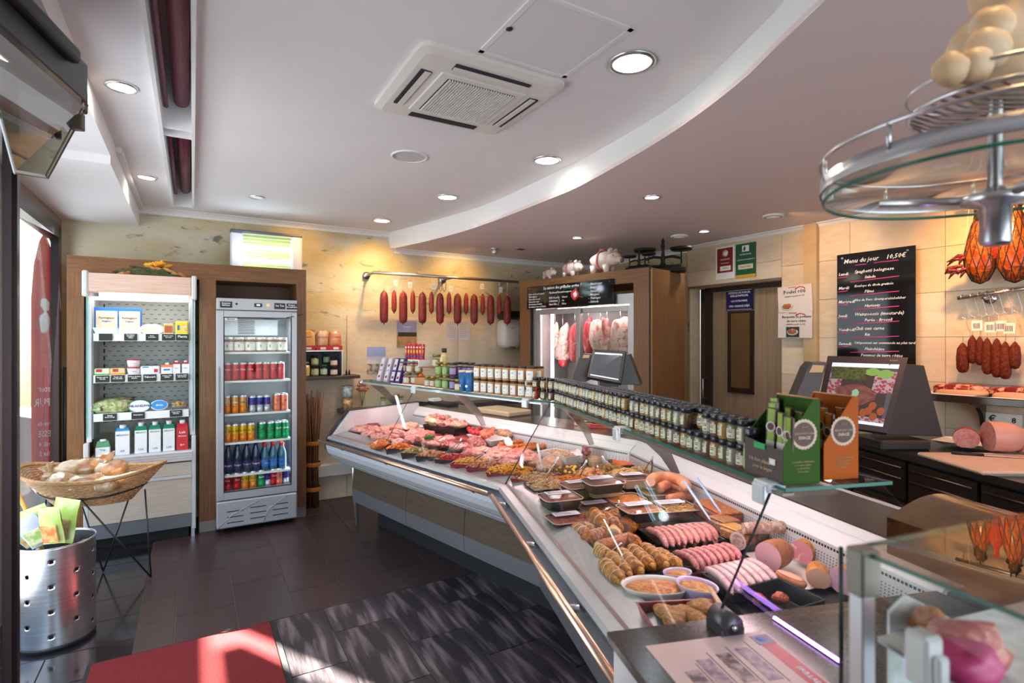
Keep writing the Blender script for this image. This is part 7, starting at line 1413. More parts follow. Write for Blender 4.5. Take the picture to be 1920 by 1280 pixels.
t = thing('ramekin', 'beige round ramekin at the back of the counter corner', 'bowl', tuple(atz(1115, 870, ZD)), 0); obj('bowl', G().lathe([(.035, 0), (.042, .06), (.040, .062), (.034, .012), (.001, .010)], 24, cap=False), M('beige_ceramic', (.60, .33, .17), .35), t); obj('sauce', G().lathe([(.038, .045), (.001, .048)], 20, cap=False), orangem, t); t.location = atz(1115, 866, ZD+.03)-Vector((0, 0, .03))
cut(1150, 845, (.10, .04, .025), fm_('bacon', (.62, .22, .12), (.72, .40, .28), 10), 'orange smoked bacon slab along the back perforations', 'bacon', base=RZC, nm='bacon_slab', seed=110, z=ZD+.04); cut(1160, 851, (.09, .05, .02), orangem, 'orange breaded slices behind the tomato pan', 'bacon', base=RZC, nm='breaded_slices', seed=111)
# corner salads and the near run trays
fr_(1010, 895, redtray, 'wine red tray in the corner with pale chopped salad', 'chopped_salad', 'pale chopped salad in the red corner tray', fm_('salad_a', (.62, .38, .18), (.72, .52, .32), 40), None, .008, 'dice', .22, .15, .25)
fr_(1028, 908, blacktray, 'black tray in the corner with cream coloured salad', 'cream_salad', 'cream coloured salad in the black corner tray', fm_('salad_b', (.66, .45, .24), (.75, .56, .36), 40), None, .008, 'dice', .19, .14, .1, base=RZC+PI/2, dome=.028)
fr_(1070, 881, redtray, 'red tray with dark bean salad and yellow peppers', 'bean_salad', 'dark bean salad with yellow peppers', fm_('beans', (.14, .04, .04), (.30, .12, .10), 30), M('pepper_yellow', (.80, .48, .02), .4), .011, 'lump', .22, .13, 0, base=RZC+PI/2)
fr_(1070, 900, M('green_tray', (.02, .12, .05), .35), 'green edged tray with grated carrot', 'grated_carrot', 'grated orange carrot salad left of the meal packs', M('grated_carrot', (.72, .20, .02), .5), None, .010, 'strip', .16, .12, 0, base=RZC+PI/2)
fr_(1108, 888, redtray, 'red tray with pale pasta salad', 'pasta_salad', 'pale pasta salad behind the meal packs', fm_('pasta', (.70, .42, .20), (.78, .56, .34), 30), M('pasta_red', (.60, .15, .05), .4), .012, 'lump', .17, .12, 0, base=RZC+PI/2)
fr_(1143, 878, redtray, 'red tray with mixed vegetable salad', 'vegetable_salad', 'mixed vegetable salad left of the tomato pan', fm_('vegs', (.50, .30, .08), (.35, .30, .08), 30), M('veg_orange', (.65, .20, .04), .4), .012, 'lump', .16, .12, 0, base=RZC+PI/2)
fr_(1182, 865, browntray, 'square brown pan with bright chopped tomato', 'chopped_tomato', 'bright orange red chopped tomato in the brown pan', M('tomato_orange', (.80, .13, .03), .35), None, .013, 'lump', .20, .14, 0, base=RZC+PI/2, dome=.0)
fr_(1172, 888, redtray, 'red tray with cheese cubes beside the packs', 'cheese_cubes', 'pale yellow cheese cubes behind the packs', fm_('cheese', (.75, .50, .22), (.80, .62, .36), 30), None, .012, 'lump', .16, .12, 0, base=RZC+PI/2)
fr_(1200, 884, redtray, 'small red tray with shredded cabbage', 'shredded_cabbage', 'shredded pale cabbage beside the orange loaf', fm_('cabbage', (.70, .46, .25), (.78, .60, .40), 30), None, .011, 'strip', .14, .11, 0, base=RZC+PI/2)
t = thing('clear_bowl', 'small clear plastic bowl among the salads', 'bowl', tuple(atz(1118, 884, ZD+.05)), 0); obj('bowl', G().lathe([(.03, 0), (.045, .045), (.043, .045), (.028, .003)], 20), plasticclear, t); t.location.z = ZD+.05
tng = M('tongs_steel', (.70, .66, .66), .2, 1)
def tongs(px0, py0, px1, py1, lab, z0=.93, z1=.835, mt=None):
    A, B = atz(px0, py0, z0), atz(px1, py1, z1); t = thing('serving_tongs', lab, 'tongs', tuple(A), 0, 'serving tongs'); d = B-A; sd = Vector((d.y, -d.x, 0)).normalized()*.022
    for s in (-1, 1): obj('tong_arm', G().tube([(0, 0, 0), d*.3+sd*s*.5, d+sd*s], [.005, .006, .004], 6, flat=.5), mt or tng, t)
    obj('hinge', G().tube([-sd*.3, sd*.3], .006, 8), mt or tng, t); g = G(); g.tube([(0, 0, 0), -d.normalized()*.03+Vector((0, 0, .01))], .006, 6); obj('handle_grip', g, whp, t)
tongs(1041, 868, 1020, 900, 'steel tongs with white grip in the cream salad'); tongs(1096, 872, 1078, 897, 'steel tongs in the grated carrot'); tongs(1132, 862, 1147, 880, 'white plastic spoon tongs in the vegetable salad', mt=whp); tongs(1222, 862, 1214, 886, 'steel tongs behind the tomato pan')
dk = M('dark_tongs', (.10, .10, .10), .3, .6); tongs(862, 828, 842, 848, 'dark tongs lying over the herbed pieces', .88, .85, dk); tongs(909, 848, 885, 862, 'dark tongs lying over the yellow vegetables', .88, .85, dk)
# ready meal packs
foil = M('pack_base_black', (.03, .028, .03), .25, .2); goldbase = M('pack_base_gold', (.50, .36, .22), .35, .3)
def pack(px, py, lvl, m_, lab, rot=0, L=.165, W=.125, base=None, lidlab=True):
    h = .042; z = ZD+.012+lvl*.052; p = atz(px, py, z+h+.008); t = thing('ready_meal_pack', lab, 'meal pack', (p.x, p.y, z), RZC+PI/2+rot, 'ready meal packs')
    g = G(); b = .84; n = 24
    def rrect(a, b_, r, z): 
        pts = []
        for sx_, sy_, t0 in ((1, 1, 0), (-1, 1, PI/2), (-1, -1, PI), (1, -1, 3*PI/2)):
            for i in range(6): th = t0+PI/2*i/5; pts.append((sx_*(a/2-r)+r*cos(th), sy_*(b_/2-r)+r*sin(th), z))
        return pts
    R0, R1, R2 = rrect(L*b, W*b, .02, 0), rrect(L, W, .025, h*.9), rrect(L*1.06, W*1.08, .028, h)
    g.add(R0+R1+R2, [tuple(range(n-1, -1, -1))]+[(k*n+i, k*n+(i+1) % n, (k+1)*n+(i+1) % n, (k+1)*n+i) for k in (0, 1) for i in range(n)]); obj('base_tray', g, base or foil, t)
    g = G(); R = rrect(L*.98, W*.98, .022, h*.92); c_ = [(x*.7, y*.7, h*1.0) for x, y, z in R]; g.smooth = True; g.add(R+c_, [(i, (i+1) % n, n+(i+1) % n, n+i) for i in range(n)]+[tuple(range(n, 2*n))]); obj('meal', g, m_, t)
    if m_ is nood:
        g = G(); rq = random.Random(4)
        for k in range(70): x, y = rq.uniform(-.4, .4)*L, rq.uniform(-.4, .4)*W; a = rq.uniform(0, 6); d = Vector((cos(a), sin(a), 0))*.016; g.tube([Vector((x, y, h))-d, Vector((x, y, h+.006)), Vector((x, y, h))+d], .0025, 4)
        o = obj('noodles', g, m_, t); o['kind'] = 'stuff'
    g = G(); R = rrect(L*1.06, W*1.08, .028, h+.001); T = rrect(L*.9, W*.88, .02, h+.010); g.smooth = False; g.add(R+T, [(i, (i+1) % n, n+(i+1) % n, n+i) for i in range(n)]+[tuple(range(n, 2*n))]); obj('clear_lid', g, plasticclear, t)
    g = G(); g.tube(rrect(L*1.06, W*1.08, .028, h+.001)+[rrect(L*1.06, W*1.08, .028, h+.001)[0]], .0022, 5, cap=False); obj('lid_rim', g, M('lid_rim', (.50, .38, .33), .3), t)
    if lidlab: 
        lb = obj('lid_label', G().bb(-L*.34, L*.34, W*.02, W*.38, h+.0105, h+.012), M('lid_label', (.78, .72, .80), .5), t)
        for k in range(3): g = G(); g.bb(-L*.30, L*(.05+.08*k), W*(.30-.09*k)-.0015, W*(.30-.09*k)+.0015, h+.0121, h+.0126); obj('label_line', g, ink, t)
    return t
nood = fm_('noodles_yellow', (.66, .42, .16), (.74, .54, .28), 30); lasag = fm_('lasagne_brown', (.45, .20, .07), (.60, .34, .14), 14, (.25, .06, .03)); stew = fm_('stew_brown', (.16, .06, .04), (.30, .13, .08), 14); redst = fm_('red_stew', (.40, .10, .07), (.50, .25, .20), 16, (.20, .04, .03)); oran = fm_('orange_meal', (.66, .28, .06), (.72, .40, .14), 12)
pack(1088, 905, 1, stew, 'meal pack with brown stew at the back left of the stack', .15); pack(1083, 912, 0, stew, 'bottom meal pack at the back left of the stack', .1)
pack(1130, 898, 2, stew, 'topmost meal pack with dark stew in the back stack', .1, base=foil); pack(1128, 906, 1, stew, 'second meal pack of the back stack', .14, base=goldbase, lidlab=False); pack(1132, 918, 0, stew, 'bottom meal pack of the back stack', .1)
pack(1188, 891, 1, stew, 'meal pack with brown stew right of the back stack', 0, base=goldbase); pack(1188, 903, 0, stew, 'lower meal pack right of the back stack', 0, lidlab=False)
pack(1050, 927, 1, redst, 'upper meal pack with reddish label at the front left', .1); pack(1050, 938, 0, redst, 'lower meal pack at the front left', .05, base=goldbase, lidlab=False)
pack(1118, 945, 0, stew, 'meal pack with violet label behind the stuffed rolls', .12); pack(1172, 930, 0, oran, 'meal pack with orange food in the middle', .05, lidlab=False); pack(1236, 918, 0, stew, 'meal pack with brown stew beside the sausage rings', -.05, base=goldbase)
pack(1202, 948, 1, lasag, 'upper meal pack with baked pasta in front of the noodles', .08); pack(1202, 962, 0, lasag, 'lower meal pack under the baked pasta', .08, base=goldbase, lidlab=False); pack(1262, 945, 0, nood, 'large clear pack of yellow noodles', .0, L=.18, W=.15, base=plasticclear); pack(1066, 967, 0, redst, 'meal pack with red beans beside the stuffed rolls', .1)
# stuffed and roasted rolls
def rollp(a, b, r, m_, lab, grp=None, nm='stuffed_roll', cutend=None, seed=0, ties=0, z=None, cat='roast', amp=.10, ends=.75):
    zz = ZD+r*1.0+.012 if z is None else z; A, B = atz(*a, zz), atz(*b, zz); t = thing(nm, lab, cat, tuple((A+B)/2), 0, grp); d = B-A; L_ = d.length; n_ = 12; pts = []; rr_ = []
    for i in range(n_+1): f = i/n_; pts.append(-d/2+d*f); q = min(f, 1-f); e_ = ends if q < .001 else min(1, ends+(1-ends)*(q*n_)**.5*.9); rr_.append(r*e_*(1+.12*noise.noise(Vector((f*4+seed, seed, 0)))*2))
    g = G(); g.tube(pts, rr_, 14)
    off = Vector((seed, seed*2, 0))
    g.v = [v+(v-(-d/2+d*max(0, min(1, (v+d/2).dot(d)/d.dot(d))))).normalized()*amp*r*noise.noise(v*40+off) for v in g.v]
    if not cutend: 
        for s in (0, 1): g.blob(pts[0] if s == 0 else pts[-1], (r*ends,)*3, seed, .08, n=8)
    obj('crust', g, m_, t)
    for k in range(ties): f = (k+1)/(ties+1)-.5; R = d.to_track_quat('Z', 'Y').to_matrix(); g = G(); g.ring(d*f, r*1.03, .0016, 16, 4, ax=R); obj('tie', g, string, t)
    if cutend: 
        u_ = d.normalized(); s = -1; e = pts[0]; R = d.to_track_quat('Z', 'Y').to_matrix()
        def disc(rad_, off_, m2, nm2): g = G(); g.add([e-u_*off_+R @ Vector((rad_*cos(2*PI*i/20), rad_*sin(2*PI*i/20), 0)) for i in range(20)], [tuple(range(20))]); obj(nm2, g, m2, t)
        disc(r*ends*.97, .0012, cutend[0], 'pastry_ring'); disc(r*ends*.74, .0024, cutend[1], 'cut_face')
        if len(cutend) > 2: disc(r*ends*.3, .0032, cutend[2], 'cut_centre')
    return t
pastry = M('pastry_pale', (.66, .42, .18), .5); paleface = fm_('pale_farce', (.62, .40, .34), (.70, .52, .44), 40, coat=0)
RL = ((1080, 975, 1112, 972), (1098, 968, 1122, 992), (1112, 960, 1135, 985), (1130, 965, 1160, 990), (1078, 990, 1100, 1003), (1140, 955, 1155, 975), (1092, 985, 1112, 1000), (1160, 965, 1172, 980))
for i, (x0, y0, x1, y1) in enumerate(RL): rollp((x0, y0), (x1, y1), .026, roast, 'glossy roasted stuffed roll in the heap in front of the meal packs', 'roasted stuffed rolls', seed=i+1, z=ZD+.035+(.03 if i in (2, 3) else 0), ties=2)
rollp((1168, 990), (1190, 978), .036, roast, 'cut stuffed roll showing a round white centre', nm='pastry_pate', cutend=(pastry, paleface, M('grey_centre', (.42, .34, .32), .5)), seed=20, z=ZD+.05, ends=.95)
rollp((1150, 1004), (1153, 996), .028, pastry, 'cut slice of pastry pate lying in front of the cut roll', nm='pastry_slice', cutend=(pastry, paleface), seed=21, z=ZD+.05, ends=.98)
rollp((1098, 1012), (1140, 1000), .028, fm_('dark_scored_roast', (.40, .13, .03), (.52, .22, .06), 22), 'scored brown roast left of the long pastry roll', nm='scored_roast', seed=22, ties=5)
rollp((1122, 1026), (1182, 1008), .023, fm_('plaited_pastry', (.48, .20, .09), (.58, .30, .15), 40), 'long pink brown plaited roll with a cut white end', nm='plaited_roll', cutend=(pastry, M('white_centre', (.62, .55, .48), .5)), seed=23, z=ZD+.05, ends=.95); rollp((1178, 1008), (1195, 1020), .024, roast, 'roasted end piece tied with a red band', nm='stuffed_roll', seed=24, z=ZD+.05)
stick((1165, 1018), (1150, 1030), .87, .84, 'short white price stick on the plaited roll', whp)
t = tray(1215, 1045, .30, .20, .03, blacktray, 'flat black tray under the braided pastries', 0, RZC+PI/2, z=ZD)
for i, (x0, y0, x1, y1) in enumerate(((1130, 1055, 1165, 1090), (1143, 1042, 1178, 1078), (1162, 1035, 1200, 1072), (1182, 1028, 1222, 1062), (1205, 1025, 1248, 1060), (1228, 1035, 1272, 1062), (1120, 1030, 1140, 1045))): rollp((x0, y0), (x1, y1), .024, fm_('braided_crust', (.58, .30, .08), (.72, .42, .14), 9, (.28, .09, .02), s3=12), 'golden braided pastry running diagonally behind the gratin dishes', 'braided pastries', nm='braided_pastry', seed=30+i, amp=.25, ends=.6, z=ZD+.05, ties=4)
# gratins
def gratin(px, py, rx, ry, lab, m_, rot=0, dishm=whitedish, z=ZD+.02):
    p = atz(px, py, z+.035); t = thing('gratin_dish', lab, 'gratin dish', (p.x, p.y, z), rot, 'oval gratin dishes'); obj('dish', G().lathe([(rx*.78, 0), (rx*.98, .032), (rx*1.04, .038), (rx*1.03, .041), (rx*.94, .036), (rx*.9, .028)], 40, sy=ry/rx, cap=False), dishm, t)
    g = G(); g.blob((0, 0, .026), (rx*.92, ry*.92, .014), 3, .04, 3, n=14); obj('crust', g, m_, t); return t
gr = fm_('gratin_crust', (.66, .28, .07), (.74, .42, .14), 9, (.34, .08, .02), s3=13); gr2 = fm_('gratin_yellow', (.74, .42, .14), (.80, .54, .24), 7, (.40, .12, .03), s3=9)
gratin(1229, 1098, .098, .062, 'large oval gratin with an orange brown crust', gr, RZC+PI/2-.25); gratin(1307, 1098, .060, .046, 'smaller oval gratin in a pale violet dish with a spoon', gr2, RZC+.55, M('violet_dish', (.62, .50, .72), .25), z=ZD+.03); gratin(1270, 1074, .045, .030, 'smallest oval gratin behind the others', gr2, RZC+PI/2, M('violet_dish', (0, 0, 0)))
stick((1330, 1100), (1362, 1150), .86, .90, 'wooden handled spoon resting in the smaller gratin', M('spoon_wood', (.62, .42, .25), .5), .007, 'spoon', 'spoon')
t = tray(1285, 1147, .22, .13, .05, redtray, 'wine red tray of toasted slices at the near front', -.12, RZC+PI/2, z=ZD+.02)
toast = fm_('toast_brown', (.50, .25, .07), (.62, .38, .14), 8, (.22, .08, .02), s3=10)
for i, (px, py, r) in enumerate(((1248, 1148, .045), (1290, 1150, .055), (1320, 1135, .05), (1265, 1158, .045), (1310, 1160, .04), (1340, 1145, .04))): cut(px, py, (r, r*.65, .013), toast, 'toasted brown slice in the wine red tray', 'toasted slices', base=RZC, rot=i*.8, z=ZD+.062+.006*i, nm='toasted_slice', seed=120+i, amp=.10, cat='bread slice')
# sausages
saus = fm_('raw_sausage', (.60, .28, .26), (.68, .38, .35), 14, coat=.6, bump=.1); sausd = fm_('raw_sausage_b', (.56, .24, .24), (.64, .35, .34), 30, coat=.5, bump=.2); wht = fm_('white_sausage', (.68, .50, .50), (.72, .56, .56), 9, coat=.5, bump=.05)
def sausages(n, T0, T1, B0, B1, r, m_, lab, grp, z=ZD+.05, bow=.015, lay=0):
    for i in range(n):
        f = i/(n-1); a = (T0[0]+(T1[0]-T0[0])*f, T0[1]+(T1[1]-T0[1])*f); b = (B0[0]+(B1[0]-B0[0])*f, B0[1]+(B1[1]-B0[1])*f); zz = z+(.006 if i % 2 else 0)+lay
        A, B = atz(*a, zz), atz(*b, zz); d = B-A; up = Vector((0, 0, 1)); sd = d.cross(up).normalized(); t = thing('sausage', lab, 'sausage', tuple(A), 0, grp); pts = []; rr_ = []; N2 = 10
        for k in range(N2+1): q = k/N2; pts.append(d*q-sd*bow*4*q*(1-q)*(1+rnd.uniform(-.05, .05))+up*(.010*4*q*(1-q))); e = min(q, 1-q)*N2; rr_.append(r*(1 if e >= 1 else .45+.55*e))
        g = G(); g.tube(pts, rr_, 10); g.blob(pts[0], (r*.5,)*3, 1, 0, n=6); g.blob(pts[-1], (r*.5,)*3, 1, 0, n=6); obj('casing', g, m_, t); g = G(); g.tube([pts[-1], pts[-1]+d.normalized()*r*.9], [r*.22, r*.12], 5); obj('twist_end', g, m_, t)
tray(1275, 1000, .19, .27, .035, blacktray, 'black tray under the back row of pink sausages', 0, RZC, z=ZD); tray(1335, 1050, .17, .25, .035, redtray, 'wine red tray under the middle row of pink sausages', 0, RZC, z=ZD); tray(1395, 1085, .15, .20, .035, M('silver_tray', (.4, .38, .4), .3, .7), 'silver tray under the white sausages', 0, RZC, z=ZD)
sausages(9, (1212, 992), (1312, 984), (1250, 1024), (1342, 1010), .0128, saus, 'smooth pink sausage in the back row of sausages', 'back row of pink sausages', bow=.014)
sausages(4, (1250, 1012), (1320, 1006), (1282, 1026), (1340, 1018), .0115, saus, 'smooth pink sausage under the back row of sausages', 'lower pink sausages', z=ZD+.028)
sausages(8, (1263, 1036), (1350, 1022), (1308, 1066), (1386, 1046), .0112, sausd, 'speckled pink sausage in the middle row of sausages', 'middle row of speckled sausages', bow=.014)
sausages(7, (1322, 1066), (1398, 1050), (1372, 1112), (1456, 1090), .0120, wht, 'pale white sausage in the front row of sausages', 'front row of white sausages', bow=.008)
# big ring sausages, loaves and hams at the back of the near run
bol = fm_('smooth_bologna', (.74, .38, .24), (.78, .44, .28), 5, coat=.6, bump=.02)
def arc(pts2, r, m_, lab, nm, z, grp=None, face=None):
    P = [atz(x, y, z) for x, y in pts2]; t = thing(nm, lab, 'sausage', tuple(P[0]), 0, grp); Q = spl([p-P[0] for p in P], 20); g = G(); g.tube(Q, [r*.8]+[r]*19+[r*.8], 14); obj('casing', g, m_, t); g = G(); g.blob(Q[-1], (r*.8,)*3, 1, 0, n=8); obj('end', g, m_, t)
    if face: d = (Q[0]-Q[1]).normalized(); R = d.to_track_quat('Z', 'Y').to_matrix(); g = G(); g.add([Q[0]+d*.001+R @ Vector((r*.8*cos(2*PI*i/20), r*.8*sin(2*PI*i/20), 0)) for i in range(20)], [tuple(range(20))]); obj('cut_face', g, face, t)
arc([(1220, 903), (1228, 896), (1250, 894), (1275, 900), (1287, 912)], .027, bol, 'uppermost thick smooth orange sausage ring', 'ring_sausage', ZD+.11, 'thick ring sausages', M('bologna_face', (.72, .36, .26), .4)); arc([(1236, 915), (1255, 908), (1275, 912), (1284, 918)], .025, bol, 'middle thick smooth orange sausage ring', 'ring_sausage', ZD+.075, 'thick ring sausages'); arc([(1240, 925), (1260, 920), (1280, 924)], .024, bol, 'lowest thick smooth orange sausage ring', 'ring_sausage', ZD+.035, 'thick ring sausages')
arc([(1252, 936), (1290, 930), (1318, 934), (1338, 944)], .022, bol, 'long pale smooth sausage in front of the rings', 'long_sausage', ZD+.045)
cut(1225, 890, (.07, .055, .045), fm_('orange_loaf', (.72, .22, .05), (.76, .34, .10), 20), 'rough orange loaf behind the sausage rings', 'loaves', base=RZC, nm='orange_loaf', seed=130)
tray(1355, 985, .12, .34, .02, whitedish, 'long white plate under the terrines', 0, RZC, z=ZD)
def loaf(px, py, L, W, H, m_, top, lab, rot=0, z=ZD+.02, nm='terrine', face=None):
    p = atz(px, py, z+H); t = thing(nm, lab, 'terrine', (p.x, p.y, z), RZC+rot, 'terrines at the back'); g = G(); g.bb(-L/2, L/2, -W/2, W/2, 0, H*.93, .012); obj('loaf', g, m_, t); g = G(); g.bb(-L/2+.004, L/2-.004, -W/2+.004, W/2-.004, H*.88, H, .008); obj('top_crust', g, top, t)
    if face: g = G(); g.bb(L/2-.001, L/2+.001, -W*.46, W*.46, .004, H*.9); obj('cut_face', g, face, t)
brn = fm_('terrine_brown', (.34, .13, .06), (.45, .20, .10), 40, (.20, .07, .05)); brt = fm_('terrine_top', (.52, .20, .06), (.60, .28, .10), 24); gry = fm_('terrine_grey', (.38, .24, .17), (.50, .34, .26), 50)
loaf(1345, 948, .21, .11, .065, brn, brt, 'large brown crusted terrine along the back', 0); loaf(1358, 970, .10, .09, .06, gry, fm_('terrine_top2', (.45, .24, .12), (.52, .30, .16), 40), 'small grey brown terrine beneath the blue sticks', .15, face=gry); loaf(1385, 988, .13, .075, .055, fm_('aspic', (.55, .32, .14), (.62, .40, .20), 20), M('aspic_top', (.60, .30, .07), .25, coat=.6), 'yellow topped terrine left of the rolled galantine', .25)
stick((1283, 902), (1330, 972), .93, .85, 'left of two pale blue price sticks in the terrines', blp, .0065, grp='pale blue price sticks'); stick((1307, 896), (1351, 960), .94, .86, 'right of two pale blue price sticks in the terrines', blp, .0065, grp='pale blue price sticks')
spiral = fm_('spiral_pork', (.62, .40, .32), (.72, .56, .48), 8, (.40, .22, .16))
rollp((1384, 1014), (1440, 992), .034, fm_('galantine_skin', (.30, .17, .10), (.45, .28, .18), 12), 'rolled galantine with a grey spiral cut face', nm='galantine', cutend=(M('gal_ring', (.62, .48, .42), .4), spiral, M('gal_core', (.42, .30, .28), .5)), seed=40, z=ZD+.05, ends=.97)
rollp((1395, 990), (1470, 988), .022, spiral, 'fanned pale spiral slices lying on the galantine', nm='spiral_slices', cutend=(spiral, spiral), seed=41, z=ZD+.098, ends=.9)
def hamloaf(px, py, r, L, skin, face, lab, yaw, z=ZD+.02, sq=.85, nm='ham_loaf', bits=None):
    zz = z+r*sq; p = atz(px, py, zz); t = thing(nm, lab, 'ham', tuple(p), yaw, 'ham loaves at the near end'); n = 22; g = G(); prof = [(0, 1.0), (.25, 1.03), (.6, .97), (.85, .82), (1.0, .45)]; g.smooth = True
    vs = [(-r*a*sy_*cos(2*PI*i/n)*0+L*f-0, r*a*cos(2*PI*i/n), max(r*sq*a*sin(2*PI*i/n), -r*sq*.9)) for f, a in prof for sy_ in (1,) for i in range(n)]
    g.add(vs, [(k*n+i, (k+1)*n+i, (k+1)*n+(i+1) % n, k*n+(i+1) % n) for k in range(len(prof)-1) for i in range(n)]+[tuple((len(prof)-1)*n+i for i in range(n))]); obj('crust', g, skin, t)
    g = G(); g.add([(-.001, r*cos(2*PI*i/n), max(r*sq*sin(2*PI*i/n), -r*sq*.9)) for i in range(n)], [tuple(range(n-1, -1, -1))]); obj('cut_face', g, face, t); return t
hcr = fm_('ham_crust', (.52, .24, .13), (.62, .34, .20), 20, (.35, .12, .05)); hcy = fm_('baked_crust', (.66, .32, .08), (.72, .44, .16), 16, (.42, .14, .03))
pf = M('pink_farce', (.62, .30, .33), .4, col2=(.66, .36, .38), sc_=5, col3=(.25, .14, .14), sc3=70, lo3=.68, hi3=.73); mf = M('mortadella', (.66, .26, .30), .4, col2=(.70, .30, .34), sc_=5, col3=(.80, .60, .45), sc3=45, lo3=.60, hi3=.64); vf = M('violet_farce', (.55, .32, .42), .4, col3=(.30, .14, .2), sc3=80, lo3=.66, hi3=.72, col2=(.58, .36, .45), sc_=4)
yw = RZC+PI*.62
tray(1500, 1062, .30, .22, .012, whitedish, 'white plate under the cut ham loaves', 0, RZC, z=ZD)
hamloaf(1440, 1043, .046, .11, hcr, pf, 'cut ham loaf with a pale pink speckled face, left of the mortadella', yw, sq=1.0); hamloaf(1502, 1035, .040, .10, hcy, mf, 'pink mortadella with pale fat cubes on its cut face', yw, sq=.95); hamloaf(1535, 1085, .034, .10, hcy, M('baked_face', (.66, .40, .26), .4), 'small golden baked meat loaf behind the orange slice', yw+.5, sq=.9, z=ZD+.015); hamloaf(1580, 1090, .040, .10, hcy, vf, 'cut loaf with a violet pink face by the glass edge', yw, sq=1.0, z=ZD+.015)
t = thing('sausage_half', 'flat orange half of a smooth sausage on the white plate', 'sausage', tuple(atz(1483, 1086, ZD+.035)), RZC+.25); g = G(); g.blob((0, 0, 0), (.052, .021, .018), 1, .02, n=12, pw=.85); obj('casing', g, bol, t); g = G(); g.blob((0, -.003, .012), (.046, .016, .008), 1, .02, n=8); obj('cut_face', g, M('orange_face', (.72, .34, .22), .4), t)
t = tray(1468, 1112, .15, .15, .05, blacktray, 'deep black tray with two meat balls beside the glass pivot', 0, RZC+.2, z=ZD+.02)
for i, (px, py) in enumerate(((1425, 1125), (1462, 1122))): cut(px, py, (.022, .020, .017), fm_('rusty_ball', (.45, .12, .06), (.52, .20, .12), 30), '%s rust coloured meat ball in the deep black tray' % ('left', 'right')[i], 'meat balls in the deep tray', z=ZD+.05, nm='meatball', seed=140+i, cat='meatball', n=10)
# ================================================================ back counter on the right
fX = lambda D: 2.567-.082*D
ct = M('dark_worktop', (.030, .019, .016), .18, spec=.7); dwm = M('dark_drawer', (.035, .022, .018), .3, .3)
t = thing('back_counter', 'dark back counter with steel handled drawers along the right wall', 'counter', (2.6, 3, 0)); BC = t
wl = lambda D: (.96+.525*(6.99-D)/.851-.01, D)
obj('worktop', G().prism([(fX(4.75)-.02, 4.75), wl(4.75), wl(1.7), (fX(1.7)-.02, 1.7)], .862, .90), ct, t, True)
obj('carcass', G().prism([(fX(4.7)+.03, 4.7), wl(4.7), wl(1.75), (fX(1.75)+.03, 1.75)], .0, .86), matblack, t, True)
bs = [4.53-.45*i for i in range(7)]
for D1, D0 in zip(bs, bs[1:]):
    for z0, z1 in ((.62, .84), (.36, .60)):
        q = [(fX(D0+.012), D0+.012), (fX(D1-.012), D1-.012), (fX(D1-.012)+.028, D1-.012), (fX(D0+.012)+.028, D0+.012)]; d = obj('drawer', G().prism(q, z0, z1), dwm, t, True)
        for zz in (z1-.035, z1-.10): g = G().tube([(fX(D0+.03)-.008, D0+.03, zz), (fX(D1-.03)-.008, D1-.03, zz)], .007, 6); obj('handle_lip', g, M('bronze_handle', (.30, .20, .13), .3, .9), t, True)
def pext(nm, pts, D, dep, m_, t, bev=.004, lab=None):
    c = [atD(x, y, D) for x, y in pts]; n = len(c); g = G().add([tuple(p) for p in c]+[(p.x*1.0+dep*.3, p.y+dep, p.z) for p in c], [tuple(range(n-1, -1, -1)), tuple(range(n, 2*n))]+[(i, (i+1) % n, n+(i+1) % n, n+i) for i in range(n)]); o = obj(nm, g, m_, t, True, lab)
    if bev: bevel(o, bev)
    return o
def pquad(nm, pts, m_, t, th=.03): c = [atD(*p) for p in pts]; o = obj(nm, G().sheet(*c, th), m_, t, True); return o
scr = M('screen_slate', (.05, .05, .06), .2, emis=.10, ecol=(.35, .38, .45)); scrb = M('screen_bar', (.5, .55, .6), .3, emis=.5, ecol=(.6, .68, .75))
def terminal(lab, corners, body, printer, foot, pic, D):
    b = atD(*foot); t = thing('weighing_terminal', lab, 'scale', (b.x, b.y, b.z)); pquad('bezel', corners, darkgrey, t, -.04)
    C = [atD(*p) for p in corners]; bl, br, tr, tl = C; X = lambda u, v: (bl*(1-u)+br*u)*(1-v)+(tl*(1-u)+tr*u)*v; nn = (br-bl).cross(tl-bl).normalized(); nn = nn if nn.y < 0 else -nn
    def scrq(nm, u0, u1, v0, v1, m_, k=.001): g = G(); g.add([X(u0, v0)+nn*k, X(u1, v0)+nn*k, X(u1, v1)+nn*k, X(u0, v1)+nn*k], [(0, 1, 2, 3)]); obj(nm, g, m_, t, True)
    scrq('screen', .08, .92, .07, .90, scr); scrq('screen_bar', .08, .92, .84, .90, scrb, .002); scrq('screen_bar', .08, .92, .07, .11, scrb, .002); pic(scrq, X, nn, t)
    for pts, dep in body: pext('rear_housing', pts, D+.06, dep, darkgrey, t)
    for pts in printer[:1]: pext('printer_housing', pts, D+.10, .2, M('printer_grey', (.075, .06, .055), .4), t)
    if len(printer) > 1: pext('paper_label', printer[1], D+.095, .003, M('yellow_label', (.62, .42, .20), .5), t, 0)
    return t
